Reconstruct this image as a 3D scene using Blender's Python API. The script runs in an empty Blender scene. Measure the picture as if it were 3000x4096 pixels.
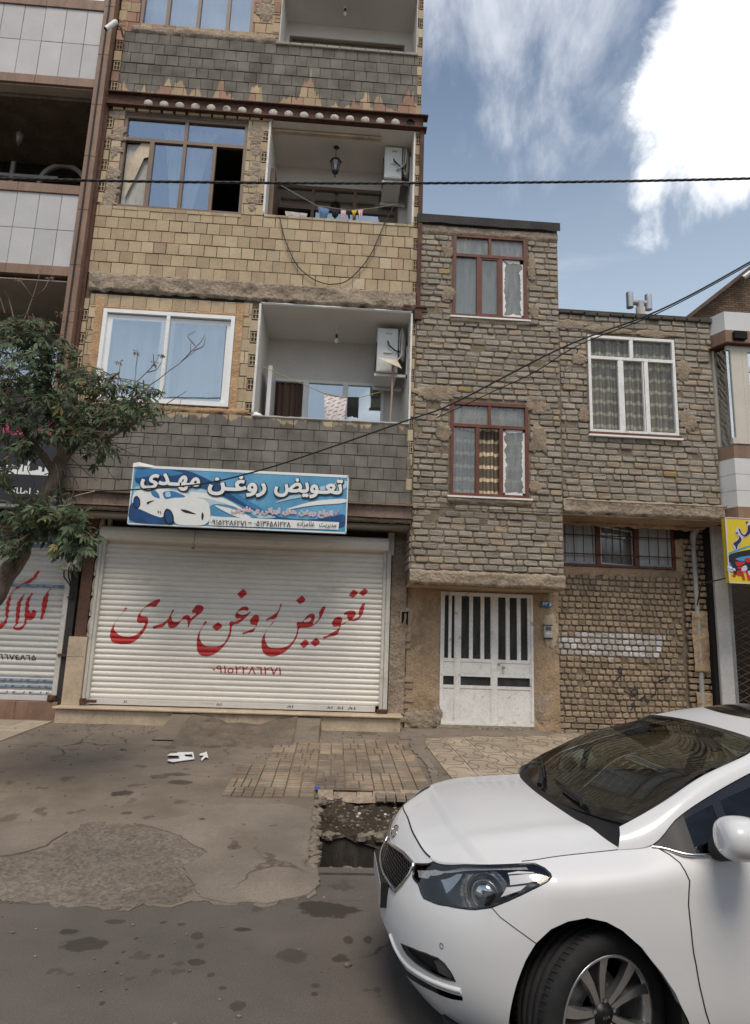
import bpy, bmesh, math, random
from mathutils import Vector, Matrix, noise, geometry
R = math.radians
random.seed(7)
S = bpy.context.scene
COL = bpy.context.collection

# ---------------------------------------------------------------- camera
F_PX, PITCH, ROLL, YAW, EYE = 2600.0, 0.190, 0.0352, 0.055, Vector((0.0, 0.0, 1.75))
fwd = Vector((math.sin(YAW)*math.cos(PITCH), math.cos(YAW)*math.cos(PITCH), math.sin(PITCH)))
_r = Vector((math.cos(YAW), -math.sin(YAW), 0)); _u = _r.cross(fwd)
RT = math.cos(ROLL)*_r + math.sin(ROLL)*_u
UP = -math.sin(ROLL)*_r + math.cos(ROLL)*_u
cam_d = bpy.data.cameras.new('camera'); cam = bpy.data.objects.new('camera', cam_d); COL.objects.link(cam)
cam_d.sensor_fit = 'VERTICAL'; cam_d.sensor_height = 36.0; cam_d.lens = 36.0*F_PX/4096.0
cam_d.clip_start = 0.05; cam_d.clip_end = 3000
mw = Matrix((RT, UP, -fwd)).transposed().to_4x4(); mw.translation = EYE
cam.matrix_world = mw
S.camera = cam

# ---------------------------------------------------------------- sky and sun
W = bpy.data.worlds.new('World'); S.world = W; W.use_nodes = True
SUN_EL, SUN_ROT = 62.0, 182.0          # soft sun behind thin cloud, high behind the photographer
def build_sky():
    nt = W.node_tree; nt.nodes.clear(); N = nt.nodes.new; L = nt.links.new
    out = N('ShaderNodeOutputWorld'); bg = N('ShaderNodeBackground'); bg.inputs['Strength'].default_value = 0.092
    sky = N('ShaderNodeTexSky'); sky.sky_type = 'NISHITA'; sky.sun_disc = False
    sky.sun_elevation = R(SUN_EL); sky.sun_rotation = R(SUN_ROT); sky.air_density = 1.0; sky.dust_density = 0.6; sky.ozone_density = 1.5
    tc = N('ShaderNodeTexCoord'); sep = N('ShaderNodeSeparateXYZ'); L(tc.outputs['Generated'], sep.inputs[0])
    # cloud plane coordinates: direction / (height + offset)
    den = N('ShaderNodeMath'); den.operation = 'ADD'; L(sep.outputs[2], den.inputs[0]); den.inputs[1].default_value = 0.22
    mx = N('ShaderNodeMath'); mx.operation = 'MAXIMUM'; L(den.outputs[0], mx.inputs[0]); mx.inputs[1].default_value = 0.05
    dv = N('ShaderNodeVectorMath'); dv.operation = 'DIVIDE'; L(tc.outputs['Generated'], dv.inputs[0])
    cmb = N('ShaderNodeCombineXYZ'); [L(mx.outputs[0], cmb.inputs[i]) for i in range(3)]
    L(cmb.outputs[0], dv.inputs[1])
    def noise_(vec, sc, det, rough, dist=0.0):
        n = N('ShaderNodeTexNoise'); n.inputs['Scale'].default_value = sc; n.inputs['Detail'].default_value = det
        n.inputs['Roughness'].default_value = rough; n.inputs['Distortion'].default_value = dist; L(vec, n.inputs['Vector']); return n
    def ramp(x, a, b, ca=0.0, cb=1.0):
        m = N('ShaderNodeMapRange'); m.interpolation_type = 'SMOOTHSTEP'; L(x, m.inputs[0]); m.inputs[1].default_value = a; m.inputs[2].default_value = b
        m.inputs[3].default_value = ca; m.inputs[4].default_value = cb; return m.outputs[0]
    def math_(op, a, b):
        m = N('ShaderNodeMath'); m.operation = op
        for i, v in enumerate((a, b)):
            if isinstance(v, (int, float)): m.inputs[i].default_value = v
            else: L(v, m.inputs[i])
        return m.outputs[0]
    # streaks: stretched
    mp = N('ShaderNodeMapping'); mp.inputs['Rotation'].default_value = (0, 0, R(-35)); mp.inputs['Scale'].default_value = (1.0, 2.6, 1.0); L(dv.outputs[0], mp.inputs[0])
    n1 = noise_(mp.outputs[0], 1.15, 9, 0.62, 0.3)
    wisps = ramp(n1.outputs[0], 0.52, 0.85, 0.0, 0.5)
    # cumulus bank centred on a direction
    cd = (fwd + RT*((3120-1500)/F_PX) - UP*((190-2048)/F_PX)).normalized()
    n2 = noise_(tc.outputs['Generated'], 7.0, 9, 0.58, 0.25)
    dist = N('ShaderNodeVectorMath'); dist.operation = 'DISTANCE'; L(tc.outputs['Generated'], dist.inputs[0]); dist.inputs[1].default_value = cd
    e = math_('ADD', dist.outputs['Value'], math_('MULTIPLY', math_('SUBTRACT', n2.outputs[0], 0.5), 0.34))
    bank = ramp(e, 0.185, 0.120)
    # thin high veil around the upper part
    cd2 = (fwd + RT*((2250-1500)/F_PX) - UP*((-250-2048)/F_PX)).normalized()
    dist2 = N('ShaderNodeVectorMath'); dist2.operation = 'DISTANCE'; L(tc.outputs['Generated'], dist2.inputs[0]); dist2.inputs[1].default_value = cd2
    mp2 = N('ShaderNodeMapping'); mp2.inputs['Rotation'].default_value = (0, R(25), R(20)); mp2.inputs['Scale'].default_value = (2.2, 1.0, 1.0); L(tc.outputs['Generated'], mp2.inputs[0])
    n3 = noise_(mp2.outputs[0], 4.5, 8, 0.6, 0.4)
    e2 = math_('ADD', dist2.outputs['Value'], math_('MULTIPLY', math_('SUBTRACT', n3.outputs[0], 0.5), 0.7))
    veil = ramp(e2, 0.25, -0.02, 0.0, 0.5)
    # other cloud banks round the rest of the sky (seen in the glass)
    n4 = noise_(dv.outputs[0], 0.85, 9, 0.55, 0.2)
    back = math_('MULTIPLY', ramp(n4.outputs[0], 0.50, 0.62), ramp(sep.outputs[1], 0.05, -0.25))
    cl = math_('MAXIMUM', math_('MAXIMUM', wisps, veil), math_('MAXIMUM', bank, back))
    # pale band near the horizon
    hz = ramp(sep.outputs[2], 0.85, 0.26, 0.04, 0.80)
    mixh = N('ShaderNodeMixRGB'); L(hz, mixh.inputs[0]); L(sky.outputs[0], mixh.inputs[1]); mixh.inputs[2].default_value = (5.6, 6.7, 7.7, 1)
    mixc = N('ShaderNodeMixRGB'); L(cl, mixc.inputs[0]); L(mixh.outputs[0], mixc.inputs[1]); mixc.inputs[2].default_value = (11.0, 11.2, 11.6, 1)
    L(mixc.outputs[0], bg.inputs['Color']); L(bg.outputs[0], out.inputs[0])
build_sky()
sl = bpy.data.lights.new('sun', 'SUN'); sl.energy = 2.2; sl.angle = R(26); sl.color = (1.0, 0.90, 0.76)
so = bpy.data.objects.new('sun', sl); COL.objects.link(so)
# direction TO the sun; the sky's rotation turns clockwise from +Y seen from above
sd = Vector((math.sin(R(SUN_ROT))*math.cos(R(SUN_EL)), math.cos(R(SUN_ROT))*math.cos(R(SUN_EL)), math.sin(R(SUN_EL))))
so.rotation_euler = sd.to_track_quat('Z', 'Y').to_euler(); so.location = (0, -5, 30)
S.view_settings.view_transform = 'Standard'; S.view_settings.look = 'None'; S.view_settings.gamma = 1.0
S.view_settings.exposure = 0.30

# ---------------------------------------------------------------- helpers
def at(x, y, Y):
    """point of the vertical plane at distance Y seen at photo pixel (x, y)"""
    d = fwd + RT*((x-1500)/F_PX) - UP*((y-2048)/F_PX)
    return EYE + d*(Y/d.y)
def atz(x, y, Z):
    d = fwd + RT*((x-1500)/F_PX) - UP*((y-2048)/F_PX)
    return EYE + d*((Z-EYE.z)/d.z)

OFF = {}
class MB:
    def __init__(s): s.v = []; s.f = []; s.c = None; s.cf = []; s.sm = []; s.mi = []; s.m = 0
    def add(s, vs, fs, col=None, smooth=False):
        b = len(s.v); s.v.extend([tuple(p) for p in vs])
        for f in fs:
            s.f.append([b+i for i in f]); s.cf.append(col); s.sm.append(smooth); s.mi.append(s.m)
    def quad(s, a, b, c, d, col=None): s.add([a, b, c, d], [(0, 1, 2, 3)], col)
    def box(s, x0, x1, y0, y1, z0, z1, col=None):
        s.add([(x0,y0,z0),(x1,y0,z0),(x1,y1,z0),(x0,y1,z0),(x0,y0,z1),(x1,y0,z1),(x1,y1,z1),(x0,y1,z1)],
              [(0,3,2,1),(4,5,6,7),(0,1,5,4),(1,2,6,5),(2,3,7,6),(3,0,4,7)], col)
    def bbox(s, x0, x1, y0, y1, z0, z1, b=0.006, col=None):
        """box with bevelled edges on the side that faces the street (-y)"""
        s.add([(x0,y1,z0),(x1,y1,z0),(x1,y1,z1),(x0,y1,z1),(x0,y0+b,z0),(x1,y0+b,z0),(x1,y0+b,z1),(x0,y0+b,z1),
               (x0+b,y0,z0+b),(x1-b,y0,z0+b),(x1-b,y0,z1-b),(x0+b,y0,z1-b)],
              [(0,3,2,1)[::-1] if 0 else (0,1,2,3)[::-1],(0,1,5,4),(1,2,6,5),(2,3,7,6),(3,0,4,7),(4,5,9,8),(5,6,10,9),(6,7,11,10),(7,4,8,11),(8,9,10,11)], col)
    def tube(s, pts, r, n=8, col=None, cap=True, smooth=True):
        pts = [Vector(p) for p in pts]; rs = r if isinstance(r, (list, tuple)) else [r]*len(pts)
        t0 = (pts[1]-pts[0]).normalized(); a = Vector((0,0,1)) if abs(t0.z) < .9 else Vector((1,0,0))
        nrm = t0.cross(a).normalized(); vs = []
        for i, p in enumerate(pts):
            t = (pts[min(i+1, len(pts)-1)]-pts[max(i-1, 0)]).normalized()
            nrm = (nrm - t*nrm.dot(t)).normalized(); bn = t.cross(nrm)
            for k in range(n):
                an = 2*math.pi*k/n; vs.append(p+(nrm*math.cos(an)+bn*math.sin(an))*rs[i])
        fs = [(i*n+k, i*n+(k+1) % n, (i+1)*n+(k+1) % n, (i+1)*n+k) for i in range(len(pts)-1) for k in range(n)]
        s.add(vs, fs, col, smooth)
        if cap: s.add(vs[:n], [tuple(range(n))[::-1]], col); s.add(vs[-n:], [tuple(range(n))], col)
    def lathe(s, prof, centre, axis='z', n=24, col=None, smooth=True):
        """prof: (radius, height) pairs"""
        c = Vector(centre); vs = []
        for (rr, h) in prof:
            for k in range(n):
                a = 2*math.pi*k/n; u, w = rr*math.cos(a), rr*math.sin(a)
                vs.append(c + (Vector((u, w, h)) if axis == 'z' else Vector((u, h, w)) if axis == 'y' else Vector((h, u, w))))
        fs = [(i*n+k, i*n+(k+1) % n, (i+1)*n+(k+1) % n, (i+1)*n+k) for i in range(len(prof)-1) for k in range(n)]
        s.add(vs, fs, col, smooth)
    def prism(s, poly, y0, y1, col=None):
        """poly of (x, z) extruded along y"""
        n = len(poly); s.add([(x, y0, z) for x, z in poly]+[(x, y1, z) for x, z in poly],
            [tuple(range(n)), tuple(range(2*n-1, n-1, -1))]+[(i, i+n, (i+1) % n+n, (i+1) % n) for i in range(n)], col)
    def sphere(s, c, r, nu=10, nv=6, col=None):
        c = Vector(c); rx, ry, rz = r if isinstance(r, (tuple, list)) else (r, r, r)
        prof = [(math.sin(math.pi*i/nv), -math.cos(math.pi*i/nv)) for i in range(nv+1)]
        vs = [c+Vector((rx*a*math.cos(2*math.pi*k/nu), ry*a*math.sin(2*math.pi*k/nu), rz*h)) for a, h in prof for k in range(nu)]
        s.add(vs, [(i*nu+k, i*nu+(k+1) % nu, (i+1)*nu+(k+1) % nu, (i+1)*nu+k) for i in range(nv) for k in range(nu)], col, True)
    def build(s, name, mat, parent=None, fixn=False):
        off = OFF.get(parent.name, Vector((0,0,0))) if parent is not None else Vector((0,0,0))
        me = bpy.data.meshes.new(name)
        me.from_pydata([(v[0]-off.x, v[1]-off.y, v[2]-off.z) for v in s.v], [], s.f)
        for m in (mat if isinstance(mat, (list, tuple)) else [mat]): me.materials.append(m)
        me.polygons.foreach_set('use_smooth', s.sm)
        if any(s.mi): me.polygons.foreach_set('material_index', s.mi)
        if any(c is not None for c in s.cf):
            ca = me.color_attributes.new('Col', 'FLOAT_COLOR', 'CORNER'); data = []
            for p, c in zip(me.polygons, s.cf):
                c = c or (1, 1, 1); data.extend([c[0], c[1], c[2], 1.0]*p.loop_total)
            ca.data.foreach_set('color', data)
        me.validate(); me.update()
        if fixn:
            bm = bmesh.new(); bm.from_mesh(me); bmesh.ops.recalc_face_normals(bm, faces=bm.faces); bm.to_mesh(me); bm.free()
        o = bpy.data.objects.new(name, me); COL.objects.link(o)
        if parent is not None: o.parent = parent; OFF[o.name] = off
        return o
def tag(o, label=None, cat=None, group=None, kind=None):
    for k, v in (('label', label), ('category', cat), ('group', group), ('kind', kind)):
        if v: o[k] = v
    return o
def thing(name, label, cat, loc=(0,0,0), group=None):
    o = bpy.data.objects.new(name, None); o.empty_display_size = .2; COL.objects.link(o); o.location = loc; OFF[o.name] = Vector(loc)
    return tag(o, label, cat, group)
def part(name, parent):
    """an Empty that carries sub-parts would hold no shape, so parts are always meshes; this returns a fresh builder"""
    return MB()
def dup(root, loc, label=None):
    r = root.copy(); COL.objects.link(r); r.location = loc
    if label: r['label'] = label
    for ch in list(root.children):
        c = ch.copy(); COL.objects.link(c); c.parent = r
        for g in list(ch.children):
            d = g.copy(); COL.objects.link(d); d.parent = c
    return r

# ---------------------------------------------------------------- materials
def mat(name, col, rough=.85, var=.18, scale=3.0, fine=40.0, fvar=.12, bump=.15, bdist=.01, metal=0.0, attr=False, spec=.4, coat=0.0,
        stain=None, stain_scale=1.2, stain_lo=.55, stain_hi=.75, stretch=(1,1,1), extra=None, sheen=0.0):
    m = bpy.data.materials.new(name); m.use_nodes = True; nt = m.node_tree; N = nt.nodes.new; L = nt.links.new
    p = nt.nodes['Principled BSDF']; p.inputs['Roughness'].default_value = rough; p.inputs['Metallic'].default_value = metal
    p.inputs['Specular IOR Level'].default_value = spec; p.inputs['Coat Weight'].default_value = coat
    tc = N('ShaderNodeTexCoord'); mp = N('ShaderNodeMapping'); mp.inputs['Scale'].default_value = stretch; L(tc.outputs['Object'], mp.inputs[0])
    def nz(sc, det=6, ro=.6):
        n = N('ShaderNodeTexNoise'); n.inputs['Scale'].default_value = sc; n.inputs['Detail'].default_value = det; n.inputs['Roughness'].default_value = ro
        L(mp.outputs[0], n.inputs['Vector']); return n
    def rng(x, a, b, c, d):
        q = N('ShaderNodeMapRange'); L(x, q.inputs[0]); q.inputs[1].default_value = a; q.inputs[2].default_value = b; q.inputs[3].default_value = c; q.inputs[4].default_value = d; return q.outputs[0]
    def mul(a, b):
        q = N('ShaderNodeMixRGB'); q.blend_type = 'MULTIPLY'; q.inputs[0].default_value = 1; L(a, q.inputs[1]); L(b, q.inputs[2]); return q.outputs[0]
    n1 = nz(scale); n2 = nz(fine, 4)
    c0 = N('ShaderNodeRGB'); c0.outputs[0].default_value = (*col, 1); c = c0.outputs[0]
    if attr:
        at_ = N('ShaderNodeAttribute'); at_.attribute_name = 'Col'; c = mul(c, at_.outputs['Color'])
    c = mul(c, rng(n1.outputs[0], .3, .7, 1-var, 1+var)); c = mul(c, rng(n2.outputs[0], .3, .7, 1-fvar, 1+fvar))
    if stain:
        n3 = nz(stain_scale, 8, .65); q = N('ShaderNodeMixRGB'); L(rng(n3.outputs[0], stain_lo, stain_hi, 0, 1), q.inputs[0]); L(c, q.inputs[1]); q.inputs[2].default_value = (*stain, 1); c = q.outputs[0]
    if extra: c = extra(nt, N, L, mp, c, p)
    L(c, p.inputs['Base Color'])
    if bump:
        b = N('ShaderNodeBump'); b.inputs['Strength'].default_value = bump; b.inputs['Distance'].default_value = bdist; L(n2.outputs[0], b.inputs['Height']); L(b.outputs[0], p.inputs['Normal'])
    return m
def glass(name, tint=(.75,.8,.85), refl=.45, rough=.02, dirt=0.0):
    """window pane: mirror-like coating over see-through glass"""
    m = bpy.data.materials.new(name); m.use_nodes = True; nt = m.node_tree; nt.nodes.clear(); N = nt.nodes.new; L = nt.links.new
    o = N('ShaderNodeOutputMaterial'); g = N('ShaderNodeBsdfGlossy'); g.inputs['Roughness'].default_value = rough; g.inputs['Color'].default_value = (*tint, 1)
    t = N('ShaderNodeBsdfTransparent'); t.inputs['Color'].default_value = (.82,.85,.86,1); x = N('ShaderNodeMixShader')
    fr = N('ShaderNodeLayerWeight'); fr.inputs[0].default_value = .5; pw = N('ShaderNodeMath'); pw.operation = 'POWER'; L(fr.outputs['Facing'], pw.inputs[0]); pw.inputs[1].default_value = 4.5
    a = N('ShaderNodeMath'); a.operation = 'MULTIPLY_ADD'; L(pw.outputs[0], a.inputs[0]); a.inputs[1].default_value = 1-refl; a.inputs[2].default_value = refl; a.use_clamp = True
    tc = N('ShaderNodeTexCoord'); n = N('ShaderNodeTexNoise'); n.inputs['Scale'].default_value = 1.3; L(tc.outputs['Object'], n.inputs['Vector'])
    b = N('ShaderNodeBump'); b.inputs['Strength'].default_value = .04; b.inputs['Distance'].default_value = .05; L(n.outputs[0], b.inputs['Height']); L(b.outputs[0], g.inputs['Normal'])
    L(a.outputs[0], x.inputs[0]); L(t.outputs[0], x.inputs[1]); L(g.outputs[0], x.inputs[2]); last = x.outputs[0]
    if dirt:
        d = N('ShaderNodeBsdfDiffuse'); d.inputs['Color'].default_value = (.42,.42,.40,1); n2 = N('ShaderNodeTexNoise'); n2.inputs['Scale'].default_value = 5; n2.inputs['Detail'].default_value = 8
        mp = N('ShaderNodeMapping'); mp.inputs['Scale'].default_value = (3,1,.7); L(tc.outputs['Object'], mp.inputs[0]); L(mp.outputs[0], n2.inputs['Vector'])
        q = N('ShaderNodeMapRange'); L(n2.outputs[0], q.inputs[0]); q.inputs[1].default_value = .35; q.inputs[2].default_value = .7; q.inputs[3].default_value = dirt*.4; q.inputs[4].default_value = dirt
        y = N('ShaderNodeMixShader'); L(q.outputs[0], y.inputs[0]); L(last, y.inputs[1]); L(d.outputs[0], y.inputs[2]); last = y.outputs[0]
    L(last, o.inputs[0]); return m

BR = mat('rough_brick', (1,1,1), .95, .16, 5, 60, .22, .5, .012, attr=True, spec=.15)
MORTAR = mat('mud_mortar', (.195,.155,.112), 1.0, .25, 3, 35, .3, .7, .02, spec=.1)
def ribbed(nt, N, L, mp, c, p):
    """fine horizontal combing and chips of the fired hollow blocks"""
    w = N('ShaderNodeTexWave'); w.wave_type = 'BANDS'; w.bands_direction = 'Z'; w.inputs['Scale'].default_value = 14; w.inputs['Distortion'].default_value = 1.5; L(mp.outputs[0], w.inputs[0])
    q = N('ShaderNodeMapRange'); L(w.outputs[0], q.inputs[0]); q.inputs[3].default_value = .86; q.inputs[4].default_value = 1.06
    m = N('ShaderNodeMixRGB'); m.blend_type = 'MULTIPLY'; m.inputs[0].default_value = 1; L(c, m.inputs[1]); L(q.outputs[0], m.inputs[2]); return m.outputs[0]
BLOCK = mat('hollow_block', (1,1,1), .95, .12, 4, 45, .12, .3, .008, attr=True, spec=.15, extra=ribbed)
JOINT = mat('block_joint', (.13,.105,.078), 1.0, .3, 3, 30, .3, .6, .015, spec=.1)
PLASTER = mat('mud_plaster', (.40,.29,.19), 1.0, .22, 2.2, 25, .2, .8, .025, spec=.1, stain=(.22,.17,.12), stain_scale=2.5)
CEMENT = mat('rough_cement', (.33,.265,.20), 1.0, .25, 3, 22, .25, 1.0, .03, spec=.1, stain=(.2,.16,.12), stain_scale=3)
WHITEWALL = mat('white_plaster', (.72,.69,.64), .9, .06, 1.5, 30, .04, .15, .006, spec=.2)
GREYPLAS = mat('grey_plaster', (.36,.34,.31), .95, .1, 1.5, 30, .08, .2, .006)
RUST = mat('rusty_steel', (.085,.04,.028), .8, .35, 5, 40, .3, .4, .006, spec=.3, stain=(.16,.08,.05), stain_scale=4)
RUSTL = mat('painted_beam', (.20,.14,.11), .75, .3, 4, 40, .25, .4, .006, stain=(.14,.07,.045), stain_scale=3, stretch=(1,1,.4))
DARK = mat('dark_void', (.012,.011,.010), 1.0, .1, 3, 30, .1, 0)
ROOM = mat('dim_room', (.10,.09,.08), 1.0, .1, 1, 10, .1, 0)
WPVC = mat('white_frame', (.80,.80,.79), .4, .05, 3, 30, .04, .05, .002, spec=.5)
WPAINT = mat('flaking_white_paint', (.76,.745,.71), .6, .1, 5, 40, .1, .25, .004, stain=(.33,.26,.2), stain_scale=7, stain_lo=.6, stain_hi=.72)
BFRAME = mat('brown_frame', (.155,.098,.066), .5, .12, 4, 40, .08, .05, .002, spec=.5)
RFRAME = mat('red_oxide_frame', (.135,.045,.029), .6, .2, 6, 40, .15, .15, .003, spec=.4, stain=(.10,.05,.035), stain_scale=5)
RGLASS = glass('mirror_glass', (.80,.88,.96), .36)
RGLASS2 = glass('pale_glass', (.88,.92,.95), .40)
DGLASS = glass('dusty_glass', (.7,.72,.72), .08, .15, .50)
MGLASS = glass('murky_glass', (.7,.75,.75), .09, .08, .22)
CURT = mat('white_curtain', (.70,.69,.67), .95, .06, 3, 30, .04, 0)
TAN = mat('marble_tan', (.50,.40,.29), .45, .2, 3, 25, .12, .05, .003, spec=.4, stain=(.30,.22,.15), stain_scale=2.5)
SHUT = mat('shutter_paint', (.73,.70,.64), .42, .08, 1.6, 35, .06, .06, .003, spec=.5, stain=(.58,.53,.45), stain_scale=1.6, stretch=(1,1,2.5))
SHUTW = mat('shutter_white', (.60,.59,.56), .45, .08, 1.6, 35, .07, .06, .003, spec=.5, stain=(.42,.38,.33), stain_scale=1.8, stretch=(1,1,4))
RAIL = mat('galvanised_rail', (.55,.53,.48), .5, .12, 3, 30, .1, .05, .003, spec=.5, stain=(.3,.26,.2), stain_scale=4)
REDP = mat('red_paint', (.48,.032,.033), .55, .14, 6, 30, .12, .05, .002, stretch=(1,1,6))
BLKP = mat('black_paint', (.02,.02,.025), .6, .2, 6, 30, .1, 0)
BLACK = mat('black_rubber', (.016,.016,.017), .6, .15, 5, 30, .1, .05, .002)
WIRE = mat('black_cable', (.014,.014,.016), .55, .2, 8, 40, .1, 0)
WHITEP = mat('matt_white', (.78,.77,.73), .6, .04, 4, 30, .03, 0)
ACW = mat('appliance_white', (.66,.66,.63), .45, .06, 3, 30, .04, .03, .002, spec=.45, stain=(.45,.43,.39), stain_scale=3)
BRONZE = mat('lantern_bronze', (.06,.04,.03), .5, .2, 6, 30, .1, .1, .003, metal=.5)
GREYM = mat('grey_metal', (.33,.33,.33), .45, .15, 4, 30, .08, .05, .002, metal=.6)
# ---------------------------------------------------------------- ground, road, pavement, gutter
def g(y):
    if y < 4.7: return 0.0
    if y < 7.0:
        t = (y-4.7)/2.3; return .2*(t*t*(3-2*t)*.5+t*.5)
    return .2+.18*min(1.0, (y-7.0)/3.3)
def onground(x, y, dz=0.0):
    z = .15
    for _ in range(12):
        p = atz(x, y, z); z = g(p.y)
    return Vector((p.x, p.y, z+dz))
STAINS = []
for (x_, y_, rx_, ry_, k_) in ((1450,1035,135,42,.85),(530,522,50,16,.8),(380,1185,105,30,.7),(310,1132,54,16,.75),(520,1085,48,12,.6),(1500,1245,48,26,.75),(1275,1230,85,30,.5),(1070,1122,42,9,.8),(790,475,66,9,.7),(800,440,74,8,.6),(1045,1462,42,28,.6),(860,1265,44,18,.7),(1535,1165,26,20,.7),(870,1150,26,15,.6),(720,1090,20,10,.6),(800,1098,24,9,.6),(1390,1368,26,14,.6),(1388,1405,16,10,.7),(600,1160,14,8,.7),(930,1322,16,10,.6),(710,1238,16,8,.6),(650,1235,20,9,.5),(545,1220,10,6,.7),(980,1380,20,8,.6),(450,1447,14,10,.7),(880,1195,20,14,.5),(1620,1165,20,16,.7),(560,610,34,9,.6),(890,640,14,4,.8),(380,830,40,16,.5),(1040,765,34,12,.4),(700,450,40,10,.5)):
    a_ = onground(x_*1500/1652, 2700+y_*1500/1652); b_ = onground((x_+rx_)*1500/1652, 2700+y_*1500/1652); c_ = onground(x_*1500/1652, 2700+(y_-ry_)*1500/1652); STAINS.append((a_.x, a_.y, abs(b_.x-a_.x), max(.02, abs(c_.y-a_.y)), k_))
def road_extra(nt, N, L, mp, c, p):
    """oil drips and damp spots, worn aggregate"""
    def vor(sc, lo, hi, w):
        wn = N('ShaderNodeTexNoise'); wn.inputs['Scale'].default_value = sc*1.7; wn.inputs['Detail'].default_value = 4; L(mp.outputs[0], wn.inputs['Vector'])
        ad = N('ShaderNodeMixRGB'); ad.inputs[0].default_value = w; L(mp.outputs[0], ad.inputs[1]); L(wn.outputs['Color'], ad.inputs[2])
        v = N('ShaderNodeTexVoronoi'); v.inputs['Scale'].default_value = sc; L(ad.outputs[0], v.inputs['Vector'])
        sp = N('ShaderNodeSeparateColor'); L(v.outputs['Color'], sp.inputs[0])
        s = N('ShaderNodeMath'); s.operation = 'MULTIPLY_ADD'; L(sp.outputs[0], s.inputs[0]); s.inputs[1].default_value = .30; L(v.outputs['Distance'], s.inputs[2])
        q = N('ShaderNodeMapRange'); q.interpolation_type = 'SMOOTHSTEP'; L(s.outputs[0], q.inputs[0]); q.inputs[1].default_value = lo; q.inputs[2].default_value = hi; q.inputs[3].default_value = 1; q.inputs[4].default_value = 0
        return q.outputs[0]
    # hairline cracks in a few places
    wn = N('ShaderNodeTexNoise'); wn.inputs['Scale'].default_value = 2.2; wn.inputs['Detail'].default_value = 6; L(mp.outputs[0], wn.inputs['Vector'])
    ad = N('ShaderNodeMixRGB'); ad.inputs[0].default_value = .30; L(mp.outputs[0], ad.inputs[1]); L(wn.outputs['Color'], ad.inputs[2])
    v = N('ShaderNodeTexVoronoi'); v.feature = 'DISTANCE_TO_EDGE'; v.inputs['Scale'].default_value = 1.1; L(ad.outputs[0], v.inputs['Vector'])
    q = N('ShaderNodeMapRange'); L(v.outputs['Distance'], q.inputs[0]); q.inputs[1].default_value = .003; q.inputs[2].default_value = .012; q.inputs[3].default_value = 1; q.inputs[4].default_value = 0
    n9 = N('ShaderNodeTexNoise'); n9.inputs['Scale'].default_value = .7; L(mp.outputs[0], n9.inputs['Vector']); q9 = N('ShaderNodeMapRange'); L(n9.outputs[0], q9.inputs[0]); q9.inputs[1].default_value = .50; q9.inputs[2].default_value = .62; q9.inputs[4].default_value = .8
    mm = N('ShaderNodeMath'); mm.operation = 'MULTIPLY'; L(q.outputs[0], mm.inputs[0]); L(q9.outputs[0], mm.inputs[1]); m = N('ShaderNodeMixRGB'); L(mm.outputs[0], m.inputs[0]); L(c, m.inputs[1]); m.inputs[2].default_value = (.05, .04, .03, 1); c = m.outputs[0]
    # soaked-in oil, each with its own place, size and ragged soft rim
    wn = N('ShaderNodeTexNoise'); wn.inputs['Scale'].default_value = 5; wn.inputs['Detail'].default_value = 6; wn.inputs['Roughness'].default_value = .62; L(mp.outputs[0], wn.inputs['Vector']); tot = None
    for (sx_, sy_, rx_, ry_, k_) in STAINS:
        a = N('ShaderNodeVectorMath'); a.operation = 'SUBTRACT'; L(mp.outputs[0], a.inputs[0]); a.inputs[1].default_value = (sx_, sy_, 0)
        b = N('ShaderNodeVectorMath'); b.operation = 'MULTIPLY'; L(a.outputs[0], b.inputs[0]); b.inputs[1].default_value = (1/rx_, 1/ry_, 0)
        l = N('ShaderNodeVectorMath'); l.operation = 'LENGTH'; L(b.outputs[0], l.inputs[0])
        d = N('ShaderNodeMath'); d.operation = 'MULTIPLY_ADD'; L(wn.outputs[0], d.inputs[0]); d.inputs[1].default_value = 2.6; L(l.outputs['Value'], d.inputs[2])
        q = N('ShaderNodeMapRange'); q.interpolation_type = 'SMOOTHSTEP'; L(d.outputs[0], q.inputs[0]); q.inputs[1].default_value = 2.32; q.inputs[2].default_value = 2.05; q.inputs[4].default_value = k_
        if tot is None: tot = q.outputs[0]
        else: mxn = N('ShaderNodeMath'); mxn.operation = 'MAXIMUM'; L(tot, mxn.inputs[0]); L(q.outputs[0], mxn.inputs[1]); tot = mxn.outputs[0]
    m = N('ShaderNodeMixRGB'); L(tot, m.inputs[0]); L(c, m.inputs[1]); m.inputs[2].default_value = (.04, .032, .026, 1); c = m.outputs[0]
    for sc, lo, hi, k in ((4.5, .20, .27, .30), (2.0, .17, .25, .25)):
        f = vor(sc, lo, hi, .25); mu = N('ShaderNodeMath'); mu.operation = 'MULTIPLY'; L(f, mu.inputs[0]); mu.inputs[1].default_value = .5
        m = N('ShaderNodeMixRGB'); L(mu.outputs[0], m.inputs[0]); L(c, m.inputs[1]); m.inputs[2].default_value = (.055, .045, .036, 1); c = m.outputs[0]
    return c
ASPH = mat('worn_asphalt', (.118, .104, .090), .9, .16, 1.1, 120, .28, .6, .008, spec=.25, stain=(.15, .13, .11), stain_scale=.8, stain_lo=.5, stain_hi=.8, extra=road_extra)
CONC = mat('trodden_concrete', (.20, .167, .134), .95, .2, 1.3, 70, .16, .5, .008, spec=.15, stain=(.13, .104, .08), stain_scale=.9, stain_lo=.48, stain_hi=.72, extra=road_extra)
SMOOTHC = mat('patched_cement', (.212, .18, .147), .92, .2, 1.4, 60, .16, .5, .008, spec=.15, stain=(.15, .122, .095), stain_scale=1.2, stain_lo=.45, stain_hi=.75, extra=road_extra)
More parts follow.
